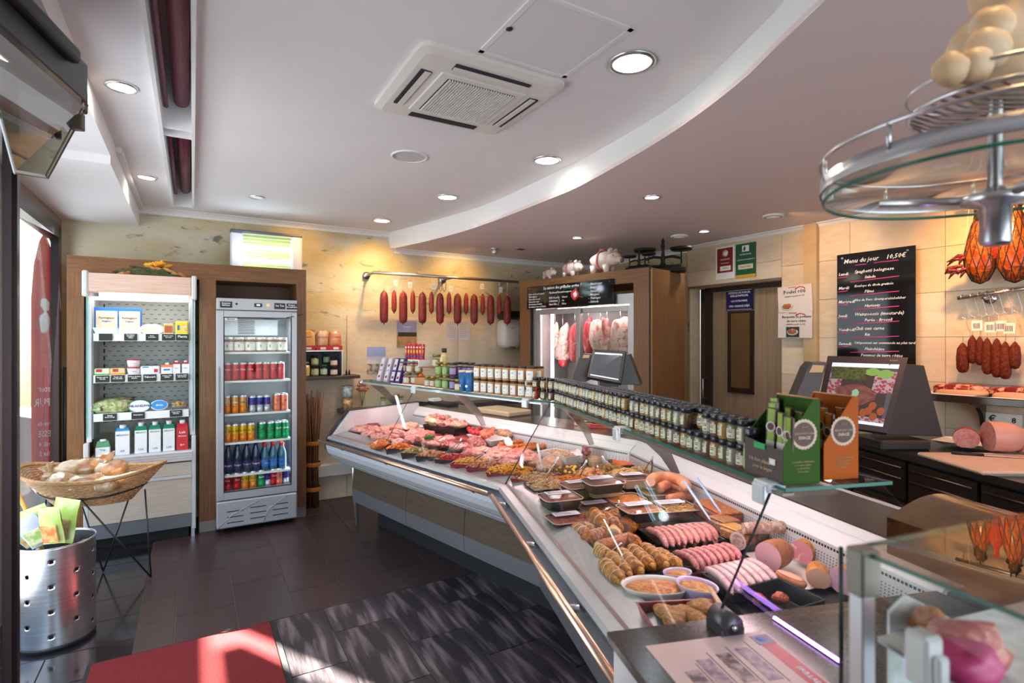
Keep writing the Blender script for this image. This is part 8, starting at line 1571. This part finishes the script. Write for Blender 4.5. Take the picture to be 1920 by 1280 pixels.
def pic2(q, X, nn, t):
    chk = M('red_check_cloth', (.30, .05, .07), .5, col2=(.40, .38, .42), sc_=60, kind='voronoi'); q('cloth_print', .08, .25, .30, .75, chk, .002); q('cloth_print', .66, .92, .50, .80, chk, .002); q('cloth_print', .45, .92, .11, .17, chk, .003); q('herb_print', .10, .55, .66, .84, M('herb_print', (.04, .07, .02), .4, col2=(.10, .14, .04), sc_=60), .0025)
    for (u, v, a, b, m_, nm) in ((.45, .45, .27, .15, M('steak_print', (.16, .055, .045), .4, col2=(.22, .10, .08), sc_=30), 'steak_print'), (.46, .47, .045, .06, M('mint', (.20, .45, .28), .4, emis=.15, ecol=(.3, .6, .4)), 'butter_print'), (.62, .78, .09, .055, M('leaf_print', (.20, .45, .10), .4), 'leaf_print'), (.78, .76, .10, .06, M('leaf_print', (0, 0, 0)), 'leaf_print')): g = G(); n = 20; k = .003+.001*(a < .1); g.add([X(u+a*cos(2*PI*i/n)*(1+.15*sin(i*1.7)), v+b*sin(2*PI*i/n))+nn*k for i in range(n)], [tuple(range(n))]); obj(nm, g, m_, t, True)
    for (u, v) in ((.62, .22), (.72, .32), (.76, .18), (.68, .25), (.84, .26)): g = G(); g.add([X(u+.05*cos(2*PI*i/14), v+.055*sin(2*PI*i/14))+nn*.004 for i in range(14)], [tuple(range(14))]); obj('tomato_print', g, M('tomato_print', (.32, .08, .03), .3, emis=.05, ecol=(.6, .2, .1)), t, True)
    o = textmesh('BIZERBA', .014, M('gold_print', (0, 0, 0)), 'maker_lettering'); oo = bpy.data.objects.new('maker_lettering', o); COL.objects.link(oo); oo.parent = t; oo.location = X(.85, .95)+nn*.002-t.location; oo.rotation_euler = (PI/2-.15, 0, -.25)
def pic1(q, X, nn, t): g = G(); n = 20; g.add([X(.5+.2*cos(2*PI*i/n), .48+.12*sin(2*PI*i/n))+nn*.003 for i in range(n)], [tuple(range(n))]); obj('roll_print', g, M('roll_print', (.30, .28, .20), .4, col2=(.12, .10, .07), sc_=60, emis=.08, ecol=(.5, .5, .4)), t, True)
T2 = terminal('large weighing terminal showing a steak picture beside the orange carton', [(1527, 792, 3.30), (1664, 812, 3.12), (1703, 670, 3.24), (1552, 667, 3.42)], [([(1668, 680), (1733, 685), (1768, 818), (1640, 815)], .22)], [[(1488, 752), (1514, 690), (1524, 679), (1552, 679), (1545, 700), (1530, 760), (1486, 760)], [(1517, 698), (1524, 684), (1546, 685), (1542, 698)]], (1690, 843, 3.30), pic2, 3.2)
obj('stand_foot', G().bb(2.2, 2.5, 3.24, 3.5, .90, .96, .01), darkgrey, T2, True)
T1 = terminal('smaller weighing terminal in front of the meat cabinet', [(1101, 706, 4.0), (1164, 718, 3.9), (1173, 658, 3.98), (1112, 655, 4.1)], [([(1165, 664), (1180, 664), (1202, 722), (1158, 720)], .2)], [[(1072, 715), (1085, 672), (1092, 663), (1110, 664), (1100, 715)], [(1092, 671), (1094, 665), (1106, 665), (1104, 671)]], (1140, 760, 4.0), pic1, 3.98)
b1_ = atD(1140, 700, 4.05); obj('stand_foot', G().bb(b1_.x-.06, b1_.x+.08, b1_.y, b1_.y+.12, .958, b1_.z, .01), darkgrey, T1, True)
# cutting boards, knife, hams
spk = M('speckled_board', (.66, .46, .32), .5, col2=(.42, .30, .20), sc_=220, lo=.60, hi=.66)
t = thing('cutting_board', 'large speckled cutting board overhanging the dark back counter', 'cutting board', (2.55, 2.83, .903), rad(-3)); g = G(); g.bb(-.27, .42, -.22, .24, 0, .022, .008); obj('board', g, spk, t); obj('under_board', G().bb(-.22, .40, -.21, .22, -.002, 0), labelw, t)
t = thing('knife', 'knife with a black handle lying on the large cutting board', 'knife', tuple(atz(1820, 851, .932)), rad(-22)); g = G(); g.tube([(-.085, 0, 0), (-.05, 0, .002), (0, 0, 0), (.055, 0, 0)], [.011, .014, .012, .014], 10, flat=.6); obj('handle', g, black, t); g = G(); g.add([(.055, -.012, 0), (.20, -.010, 0), (.26, .006, 0), (.055, .010, 0)]+[(.055, -.012, .002), (.20, -.010, .002), (.26, .006, .002), (.055, .010, .002)], [(3, 2, 1, 0), (4, 5, 6, 7), (0, 1, 5, 4), (1, 2, 6, 5), (2, 3, 7, 6), (3, 0, 4, 7)]); obj('blade', g, chrome, t)
p = atz(1868, 836, .93); t = tray(1880, 836, .62, .24, .02, whitedish, 'white tray under the cut hams on the back counter', 0, RZB, z=.915, nm='ham_tray')
hsk = fm_('ham_skin', (.50, .09, .03), (.62, .22, .08), 12, (.30, .04, .02)); hmf = M('ham_face', (.56, .20, .19), .35, col2=(.64, .32, .28), sc_=24, dist=2, coat=.3)
for i, (px, py, r, yw_, sk, lb) in enumerate(((1812, 822, .062, 1.9, hsk, 'left cut ham with orange red skin on the white tray'), (1852, 818, .090, .7, M('ham_skin_pale', (.62, .30, .24), .4), 'large middle ham with a wide pink cut face'), (1905, 826, .072, .8, M('ham_skin_pale', (0, 0, 0)), 'right pale pink cut ham at the picture edge'))):
    o = atz(px, py+8, .93+r); t = hamloaf(px, py, r, .16, sk, hmf, lb, RZB+yw_, z=.925, sq=.95, nm='cooked_ham'); t['group'] = 'cooked hams on the white tray'
t = thing('price_sign', 'white price sign with a large euro mark behind the hams', 'sign', tuple(wallB(1882, 790, .03)), RZB); band(t, 'card', (-.09, .09, -.03, .05), labelw); text('€', .06, ink, t, (-.055, -.004, .01), bold=.02); text('8', .05, ink, t, (.05, -.004, .01), bold=.02)
# bracket shelf with cured ham
q0 = wallB(1752, 738, .22); zs3 = q0.z; s0 = (q0-PBo-nB*.22).dot(Vector((dB[0], dB[1], 0)))
t = thing('meat_shelf', 'dark wall shelf with a pierced bracket below the hanging sausages', 'shelf', WB(s0+.8, 0, zs3), RZB); obj('board', G().bb(-.85, .8, -.25, -.014, -.045, 0, .003), ct, t)
bx = sB(1835, .1)-s0-.8; g = G(); P5 = [(-.22, -.05), (-.03, -.05), (-.014, -.05), (-.014, -.22), (-.03, -.22), (-.06, -.13), (-.12, -.08)]; g.add([(bx+k, y, z) for k in (-.012, .012) for y, z in P5], [tuple(range(6, -1, -1)), tuple(range(7, 14))]+[(i, (i+1) % 7, 7+(i+1) % 7, 7+i) for i in range(7)]); obj('bracket', g, ct, t)
for k, (y, z) in enumerate(((-.13, -.068), (-.09, -.085), (-.055, -.105))): obj('bracket_hole', G().tube([(bx-.014, y, z), (bx-.0125, y, z)], .012, 12), M('pale_hole', (.5, .4, .3), .6), t)
for k, (px, lb) in enumerate(((1800, 'flat dark red piece of cured ham at the left of the wall shelf'), (1915, 'flat dark red piece of cured ham at the right of the wall shelf'))):
    q = wallB(px, 722, .13); t = thing('cured_ham', lb, 'ham', (q.x, q.y, zs3+.03), RZB, 'cured hams on the wall shelf'); g = G(); g.blob((0, 0, 0), (.15, .08, .042), k+3, .08, 1.5, n=14, pw=.7); obj('flesh', g, fm_('cured_ham', (.36, .022, .02), (.48, .08, .05), 6, (.66, .38, .28), s3=6), t); g = G(); g.blob((.02, -.01, -.015), (.155, .085, .03), k+3, .06, n=12, pw=.7); obj('fat_edge', g, M('cured_fat', (.62, .34, .20), .4), t); t2 = thing('paper_sheet', 'white paper under the %s cured ham' % ('left', 'right')[k], 'paper', (q.x, q.y, zs3+.002), RZB); obj('sheet', G().bb(-.19, .19, -.12, .10, 0, .003), labelw, t2)
# lower hook rail and slim sausages
ra, rb_ = wallB(1796, 559, .12), wallB(1960, 535, .12); t = thing('hook_rail', 'steel rail on the right wall with long hooks and tagged sausages', 'rail', tuple(ra)); obj('bar', G().tube([(0, 0, 0), rb_-ra], .014, 12), M('pinkish_steel', (0, 0, 0)), t); mid = wallB(1845, 558, .12)-ra; obj('bracket', G().tube([mid, mid-nB*.115], .012, 8), chrome, t); obj('flange', G().tube([mid-nB*.10, mid-nB*.115], .035, 16), chrome, t)
brs = fm_('brown_sausage', (.22, .045, .018), (.30, .08, .03), 20, coat=.1, bsc=200, bump=.6); on = ['leftmost', 'second', 'third', 'fourth', 'fifth', 'sixth', 'seventh']
for i, (px, y0, y1, w_) in enumerate(((1805, 642, 699, 20), (1823, 628, 682, 15), (1837, 630, 685, 14), (1851, 633, 702, 17), (1869, 634, 708, 18), (1885, 640, 711, 19), (1903, 640, 692, 18))):
    q = wallB(px, 560, .12); top = ra.z+(rb_.z-ra.z)*((q-ra).length/(rb_-ra).length); D = q.y; zt_, zb_ = EYE-(y0-640)/F*D, EYE-(y1-640)/F*D; r = w_/2/F*D
    t = thing('meat_hook', 'long steel S hook, %s on the right wall rail' % on[i], 'hook', (q.x, q.y, top), RZB, 'long hooks on the right wall'); obj('hook_wire', G().tube([(-.006, -.016, -.01), (-.006, -.012, .012), (0, 0, .018), (0, .012, .008), (.03, 0, -.10), (.032, 0, -.13), (.02, 0, -.142), (0, 0, -.135), (-.008, 0, -.12)], .0028, 6), chrome, t)
    t = thing('cured_sausage', 'dark brown hanging sausage, %s on the right wall' % on[i], 'sausage', (q.x, q.y, zt_), RZB, 'dark sausages on the right wall'); h = zt_-zb_; obj('sausage_body', G().lathe([(.002, -h), (r*.6, -h+.006), (r*.95, -h+.03), (r, -h*.5), (r*.85, -h*.2), (r*.4, -.012), (.003, 0)], 14), brs, t); obj('string', G().tube([(0, 0, -.004), (.01, 0, top-zt_-.13)], .0012, 4), string, t)
for i, (px, py) in enumerate(((1832, 610), (1857, 613), (1876, 611), (1893, 615))): t = thing('price_tag', 'white bar code tag, %s on the dark sausages' % ('leftmost', 'second', 'third', 'rightmost')[i], 'tag', tuple(wallB(px, py, .14)), RZB, 'bar code tags'); band(t, 'paper', (-.028, .028, -.032, .032), labelw); [band(t, 'bar_code', (-.018+.006*k, -.015+.006*k, -.02, .015), ink, -.0032) for k in range(6)]
# hams, chillies and the red sausage on the upper rail
ua_, ub_ = wallB(1792, 384, .2), wallB(1990, 350, .2); t = thing('upper_rail', 'steel rail near the ceiling where the netted hams hang', 'rail', tuple(ua_)); obj('bar', G().tube([(0, 0, 0), ub_-ua_], .012, 10), chrome, t); obj('spare_hook', G().tube([(.05, 0, 0), (.05, 0, -.03), (.06, 0, -.045), (.075, 0, -.035)], .003, 6), M('brass', (.7, .45, .15), .3, .9), t)
hamm = fm_('smoked_ham', (.42, .11, .018), (.62, .26, .06), 5, (.10, .03, .01), s3=5, coat=.9, r=.25, bump=.3, bsc=60)
for i, (px, y0, y1, w_) in enumerate(((1838, 392, 532, 50), (1903, 375, 530, 54))):
    q = wallB(px, 450, .2); D = q.y; z0, z1 = EYE-(y0-640)/F*D, EYE-(y1-640)/F*D; h = z0-z1; r = w_/2/F*D; t = thing('smoked_ham', '%s netted smoked ham hanging at the upper right' % ('left', 'right')[i], 'ham', (q.x, q.y, z0), RZB, 'netted smoked hams')
    prof = [(.004, -h), (r*.5, -h+.02), (r*.95, -h+.10), (r, -h*.62), (r*.8, -h*.42), (r*.55, -h*.22), (r*.35, -h*.12), (r*.28, -.02), (r*.35, 0)]; obj('ham_body', G().lathe(prof, 20, sy=.75), hamm, t)
    g = G(); m = 12
    for k in range(m):
        for sg_ in (-1, 1): g.tube([(rr_*1.02*cos(2*PI*k/m+sg_*j*.28), rr_*.77*sin(2*PI*k/m+sg_*j*.28), z) for j, (rr_, z) in enumerate(prof)], .0022, 4, cap=False)
    o = obj('net', g, matblack, t); g = G(); g.blob((0, 0, -.03), (.03, .03, .05), i, .5, 4, n=8); obj('net_knot', g, matblack, t); obj('cord', G().tube([(0, 0, -.02), (0, 0, ua_.z-z0)], .004, 5), matblack, t)
q = wallB(1869, 450, .2); t = thing('red_sausage', 'bright red sausage hanging between the two netted hams', 'sausage', (q.x, q.y, EYE+228/F*q.y), RZB); h = .25; obj('sausage_body', G().lathe([(.004, -h), (.03, -h+.012), (.036, -h*.5), (.033, -.04), (.012, 0), (.012, .05), (.006, .06)], 14), salt, t); obj('string', G().tube([(0, 0, .05), (0, 0, ua_.z-t.location.z)], .002, 4), string, t)
q = wallB(1800, 500, .22); t = thing('chilli_bunch', 'bunch of dried dark red chillies hanging left of the hams', 'chillies', tuple(q), RZB); ch = M('dried_chilli', (.13, .008, .006), .15, col2=(.24, .02, .01), sc_=20, coat=1)
for k in range(16):
    a = -.5+k*.16; x, z = rnd.uniform(-.03, .05), rnd.uniform(-.05, .07); L_ = rnd.uniform(.06, .09); dx, dz = -L_*cos(a*.6), -L_*.6*sin(a*.5)-.012
    g = G(); g.tube([(x, -.01*(k % 3), z), (x+dx*.5, -.012*(k % 3), z+dz*.4+.01), (x+dx, -.01, z+dz)], [.009, .012, .003], 8); obj('chilli', g, ch, t)
obj('cord', G().tube([(.02, 0, .07), (.05, 0, ua_.z-q.z)], .0025, 4), string, t)
# far steel worktop: cutting board, board of trays
t = thing('cutting_board', 'thick cream cutting board on the steel worktop behind the far glass', 'cutting board', tuple(AP(sA(atz(945, 770, .98)), 1.66, .959)), RZA); obj('board', G().bb(-.21, .21, -.13, .13, 0, .042, .01), M('cream_board', (.62, .45, .30), .5, col2=(.56, .38, .24), sc_=120), t)
t = thing('scrap_tray', 'dark tray of cloths left of the cream cutting board', 'tray', tuple(AP(sA(atz(850, 752, .98)), 1.68, .959)), RZA); obj('tray_body', G().bb(-.17, .17, -.06, .06, 0, .025, .006), matblack, t); obj('paper_stack', G().bb(-.16, -.08, -.05, .04, .025, .05), labelw, t)
for k, (px, c_) in enumerate(((1078, labelw), (1098, M('paper_brown', (.45, .22, .10), .6)), (1120, redi))): t = thing('folded_paper', ('white', 'brown', 'dark red')[k]+' folded wrapping paper on the worktop behind the corner', 'paper', tuple(AP(sA(atz(px, 795, .97))-.05, 1.66, .959)), RZA+.3*k); g = G(); g.bb(-.07, .07, -.05, .05, 0, .02, .004); g.bb(-.05, .06, -.06, .03, .02, .03, .004); obj('sheets', g, c_, t)
# round glass stand with wire basket and cream figure, close to the camera
SC = Vector((.755, .85, 1.80)); t = thing('display_stand', 'round glass display stand with steel rims hanging close to the camera, upper right', 'stand', tuple(SC))
obj('glass_disc', G().lathe([(.001, 0), (.232, 0), (.232, .008), (.001, .008)], 64, cap=False), clear, t); g = G(); g.ring((0, 0, -.006), .233, .003, 64, 5); obj('disc_edge', g, gedge, t)
g = G().lathe([(.236, .006), (.236, .030), (.239, .030), (.239, .006)], 64, cap=False); obj('rim_band', g, chrome, t); g = G(); g.ring((0, 0, .058), .237, .0035, 64, 6); obj('gallery_rail', g, chrome, t)
for k in range(10): a = 2*PI*k/10+.35; obj('rail_post', G().tube([(.237*cos(a), .237*sin(a), .02), (.237*cos(a), .237*sin(a), .058)], .0035, 6), chrome, t)
obj('pole', G().tube([(0, 0, -.085), (0, 0, .70)], .010, 12), chrome, t); obj('collar', G().lathe([(.016, -.10), (.020, -.095), (.020, -.040), (.042, -.034), (.042, -.022), (.015, -.018), (.012, -.01)], 20), chrome, t)
for k in range(3): a = k*2.1+.4; obj('spoke', G().tube([(0, 0, -.03), (.15*cos(a), .15*sin(a), -.012)], .007, 6), chrome, t)
g = G(); g.ring((0, 0, .118), .110, .0035, 48, 6); obj('basket_rim', g, chrome, t); g = G(); g.ring((0, 0, .150), .112, .003, 48, 6); obj('basket_rim', g, chrome, t)
for k in range(14): y = -.10+.2*k/13; w_ = math.sqrt(max(.0121-y*y, 0)); obj('basket_wire', G().tube([(-w_, y, .118), (-w_*.6, y, .106), (w_*.6, y, .106), (w_, y, .118)], .0022, 5), M('basket_dark', (.25, .20, .18), .35, .9), t)
t = thing('cream_figure', 'rounded cream figurine sitting in the upper wire basket, close to the camera', 'figurine', (SC.x, SC.y, SC.z+.115)); cf = M('cream_figure', (.72, .48, .26), .45, col2=(.78, .58, .38), sc_=20)
g = G(); g.blob((.02, 0, .085), (.085, .07, .085), 2, .06, n=14); g.blob((.03, 0, .19), (.06, .055, .06), 4, .05, n=12); obj('body', g, cf, t)
for (x, y, z, r) in ((-.055, -.05, .065, .028), (-.085, -.06, .035, .024), (-.118, -.06, .030, .022), (-.045, -.045, .10, .026)): g = G(); g.blob((x, y, z), (r*1.1, r*.9, r*1.1), int(z*99), .08, n=10); obj('paw', g, cf, t)
g = G(); g.blob((.035, -.02, .23), (.065, .06, .03), 8, .4, 3, n=12); obj('brown_hair', g, M('figure_hair', (.22, .11, .04), .7, col2=(.35, .2, .08), sc_=60), t)
light('SPOT', 'figure_lamp_beam', (SC.x+.05, SC.y-.1, ZL-.05), 6, (1, .60, .25), spot_size=rad(80), spot_blend=1, shadow_soft_size=.03, to=SC)
# things on the granite: price sheet, glass case, smoked hood, violet reflection strip
pc = [atz(x, y, GT) for x, y in ((1210, 1212), (1430, 1183))]; e = (pc[1]-pc[0]).normalized(); n2 = Vector((e.y, -e.x, 0)); e2 = -b1; wS_ = (pc[1]-pc[0]).length
t = thing('price_sheet', 'large pale pink price sheet with a red banner lying on the granite', 'paper', (pc[0].x, pc[0].y, GT), math.atan2(e.y, e.x)); th = .0015
obj('sheet', G().bb(0, wS_, -.42, 0, 0, th), M('sheet_pink', (.66, .47, .44), .45), t)
def on_(nm, x0, x1, y0, y1, m_, k=1): g = G(); g.bb(x0, x1, y0, y1, th, th+.0004*k); obj(nm, g, m_, t)
on_('red_banner', wS_*.86, wS_*.98, -.30, -.02, M('banner_red', (.50, .02, .05), .4)); on_('banner_photo', wS_*.84, wS_*.99, -.05, -.015, M('banner_photo', (.12, .10, .20), .4), 2); g = G(); g.blob((wS_*.9, -.03, th+.001), (.010, .010, .001), 1, 0, n=6); obj('blue_emblem', g, bluei, t)
for k, (x, l0, l1) in enumerate(((.68, -.05, -.16), (.50, -.06, -.155), (.32, -.07, -.155), (.17, -.10, -.155))): on_('photo_print', wS_*(x-.055), wS_*(x+.055), l1, l0, M('photo_%d' % (k % 2), ((.20, .12, .20), (.12, .07, .07))[k % 2], .4, col2=(.45, .32, .34), sc_=60)); on_('text_line', wS_*(x+.072), wS_*(x+.078), l1-.01, l0+.02, ink)
me = textmesh('GRILLADES', .016, inkw, 'banner_lettering'); oo = bpy.data.objects.new('banner_lettering', me); COL.objects.link(oo); oo.parent = t; oo.location = (wS_*.92, -.17, th+.001); oo.rotation_euler = (0, 0, -PI/2)
t = thing('violet_reflection', 'violet glowing strip lamp along the dark inner side of the granite worktop', 'lamp', tuple(atz(1500, 1195, GT+.004))); la, lb_ = atz(1452, 1158, GT+.004), atz(1578, 1242, GT+.004)
obj('tube', G().tube([la-t.location, lb_-t.location], .0045, 8), M('violet_tube', (.8, .5, 1), .5, emis=5, ecol=(.62, .30, 1)), t); obj('holder', G().tube([la-t.location-Vector((0, 0, .003)), lb_-t.location-Vector((0, 0, .003))], .005, 6), matblack, t); light('AREA', 'violet_reflection_glow', (la+lb_)/2+Vector((0, 0, .02)), .35, (.55, .25, 1), shape='RECTANGLE', size=.2, size_y=.02, rot=(rad(180), 0, RZC))  # glowing strip stands in for an LED reflected in the dark panel
ZT2 = 1.29; c4_ = [Vector((.432, .692, ZT2)), Vector((.775, .824, ZT2)), Vector((.84, .60, ZT2)), Vector((.492, .50, ZT2))]
t = thing('glass_case', 'tall glass case with a steel corner post at the lower right edge', 'display case', (.6, .65, GT))
o = obj('glass_top', G().prism([p[:2] for p in c4_], ZT2-.006, ZT2), [glass('case_top_glass', (.85, .80, .74), 1.2, base=.10), gedge], t, True)
for p in o.data.polygons:
    if abs(p.normal.z) < .5: p.material_index = 1
A_, B2, D2 = c4_[0], c4_[1], c4_[3]; dn = Vector((0, 0, ZT2-GT-.002))
obj('side_glass', G().sheet(D2, A_, A_-dn, D2-dn, .005), clear, t, True); obj('back_glass', G().sheet(A_, B2, B2-dn, A_-dn, .005), clear, t, True)
pp_ = Vector((.437, .682, 0)); g = G(); g.T = Matrix.Translation(pp_) @ Matrix.Rotation(RZC, 4, 'Z'); g.bb(-.009, .013, -.010, .010, GT, ZT2-.055, .002); obj('corner_post', g, alu, t, True); g = G(); g.T = Matrix.Translation(pp_) @ Matrix.Rotation(RZC, 4, 'Z'); g.bb(-.012, .016, -.013, .016, ZT2-.055, ZT2+.002, .003); obj('post_cap', g, M('cap_grey', (.28, .26, .22), .4, .6), t, True)
g = G(); g.T = Matrix.Translation(Vector((.453, .60, 1.20))) @ Matrix.Rotation(RZC, 4, 'Z'); g.bb(-.014, .014, -.012, .014, -.028, .030, .004); g.bb(-.005, .022, -.004, .012, -.020, .012, .003); obj('glass_clamp', g, M('clamp_white', (.72, .74, .72), .35, .3), t, True)
obj('edge_strip', G().tube([atD(1577, 1025, .80), atD(1577, 1290, .80)], .003, 6), M('dark_green_edge', (.02, .04, .04), .2), t, True)
obj('inner_shelf', G().prism([(.47, .70), (.76, .80), (.80, .62), (.51, .53)], 1.164, 1.170), M('case_shelf', (.62, .67, .68), .4, col2=(.82, .86, .86), sc_=30), t, True)
pext('speckled_panel', [(1668, 1150), (1700, 1118), (1798, 1170), (1798, 1330), (1668, 1330)], .72, .008, MATS['case_shelf'], t, 0)
for k, (x, y, z, r, m_, lb) in enumerate(((.53, .63, 1.20, .030, pork, 'pink meat piece in the upper part of the glass case'), (.50, .60, 1.195, .026, M('magenta_pack', (.50, .04, .16), .4), 'magenta packet low in the glass case'), (.54, .70, 1.188, .018, roast, 'brown roast piece in the glass case corner'))): tt_ = thing('case_food', lb, 'food', (x, y, z)); g = G(); g.blob((0, 0, 0), (r*1.4, r, r*.9), k, .2, n=10); obj('piece', g, m_, tt_)
smk = glass('smoked_plastic', (.30, .20, .13), .8, .05, .06)
t = thing('smoked_hood', 'smoked brown plastic hood over the dark worktop beside the orange carton', 'cover', tuple(BP(.95, 1.5, .96)), RZC); g = G(); n = 10
pr = [(-.14+.28*i/n, .10+.055*sin(PI*(i/n)*.85)) for i in range(n+1)]; g.smooth = True
vs = [(x, y, z) for x in (-.30, .22) for y, z in pr]+[(x, y, z-.004) for x in (-.30, .22) for y, z in pr]; m = n+1
g.add(vs, [(i, i+1, m+i+1, m+i) for i in range(n)]+[(2*m+i+1, 2*m+i, 3*m+i, 3*m+i+1) for i in range(n)]); obj('curved_cover', g, M('smoked_brown', (.10, .055, .026), .12, col2=(.15, .085, .04), sc_=6, coat=.5), t); obj('front_glass', G().bb(-.30, .22, -.145, -.14, 0, .10), smk, t); obj('scale_base', G().bb(-.26, .20, -.10, .12, 0, .06, .01), M('base_black', (.02, .015, .02), .25), t)
g = G(); g.bb(.03, .17, -.135, -.105, .055, .068, .002); obj('control_strip', g, M('control_lilac', (.20, .15, .19), .4), t); g = G(); g.blob((.11, -.12, .070), (.008, .008, .002), 1, 0, n=6); obj('green_button', g, M('green_button', (.2, .5, .05), .4, emis=.4), t)
# device over the glazed door, upper left
E0 = Vector((-1.48, 1.9, 2.379)); ed = Vector((-.28, .957, 0)); en = Vector((-.957, -.28, 0)); t = thing('door_operator', 'glossy black box with a mirrored visor over the glazed door, upper left', 'door operator', (E0.x, E0.y, E0.z+.13))
def DB(nm, a0, a1, o0, o1, z0, z1, m_, bev=.006): g = G(); vs = [E0+ed*a+en*o+Vector((0, 0, z)) for z in (z0, z1) for a, o in ((a0, o0), (a1, o0), (a1, o1), (a0, o1))]; g.add(vs, [(0, 1, 2, 3), (7, 6, 5, 4), (0, 4, 5, 1), (1, 5, 6, 2), (2, 6, 7, 3), (3, 7, 4, 0)]); o = obj(nm, g, m_, t, True); bevel(o, bev); return o
dg_ = M('operator_grey', (.045, .045, .047), .35); DB('casing', -1.1, 0, 0, .16, .0, .135, dg_); DB('sensor_bar', -.62, -.13, -.035, .0, .075, .125, black, .012); DB('sensor_head', -.66, -.50, -.05, .0, .10, .17, black, .012); DB('end_bracket', -.005, .03, .01, .05, -.03, .05, black, .008); DB('end_cap', .0, .03, .02, .06, -.09, -.03, M('cap_bronze', (.10, .07, .04), .4), .004)
vis = glass('visor_glass', (.35, .40, .46), 1, .02, .42); A5 = [E0+Vector((0, 0, -.002)), atD(90, 335, 1.93), atD(28, 325, 1.62), E0-ed*.62+Vector((0, 0, -.002))]; obj('visor', G().sheet(*A5, .005), vis, t, True); obj('visor_edge', G().tube([A5[0], A5[1], A5[2]], .003, 5), M('bronze_edge', (.35, .28, .18), .3, .8), t, True)
q = atD(103, 246, 1.80); obj('visor_knob', G().tube([q-Vector((0, .0, .022)), q+Vector((0, 0, .02))], .018, 14), black, t, True)
# ---------------------------------------------------------------- look-alikes are told apart by their place from left to right
same = {}
for o in COL.objects:
    if o.parent is None and 'label' in o: same.setdefault(o['label'], []).append(o)
for lb, L_ in same.items():
    if len(L_) < 2: continue
    L_.sort(key=lambda o: o.location.x/max(o.location.y, .1))
    for i, o in enumerate(L_):
        k = i+1; n_ = 'rightmost' if k == len(L_) else 'leftmost' if k == 1 else '%d%s from left' % (k, {1: 'st', 2: 'nd', 3: 'rd'}.get(k % 10, 'th') if k % 100 not in (11, 12, 13) else 'th')
        o['label'] = lb+', '+n_
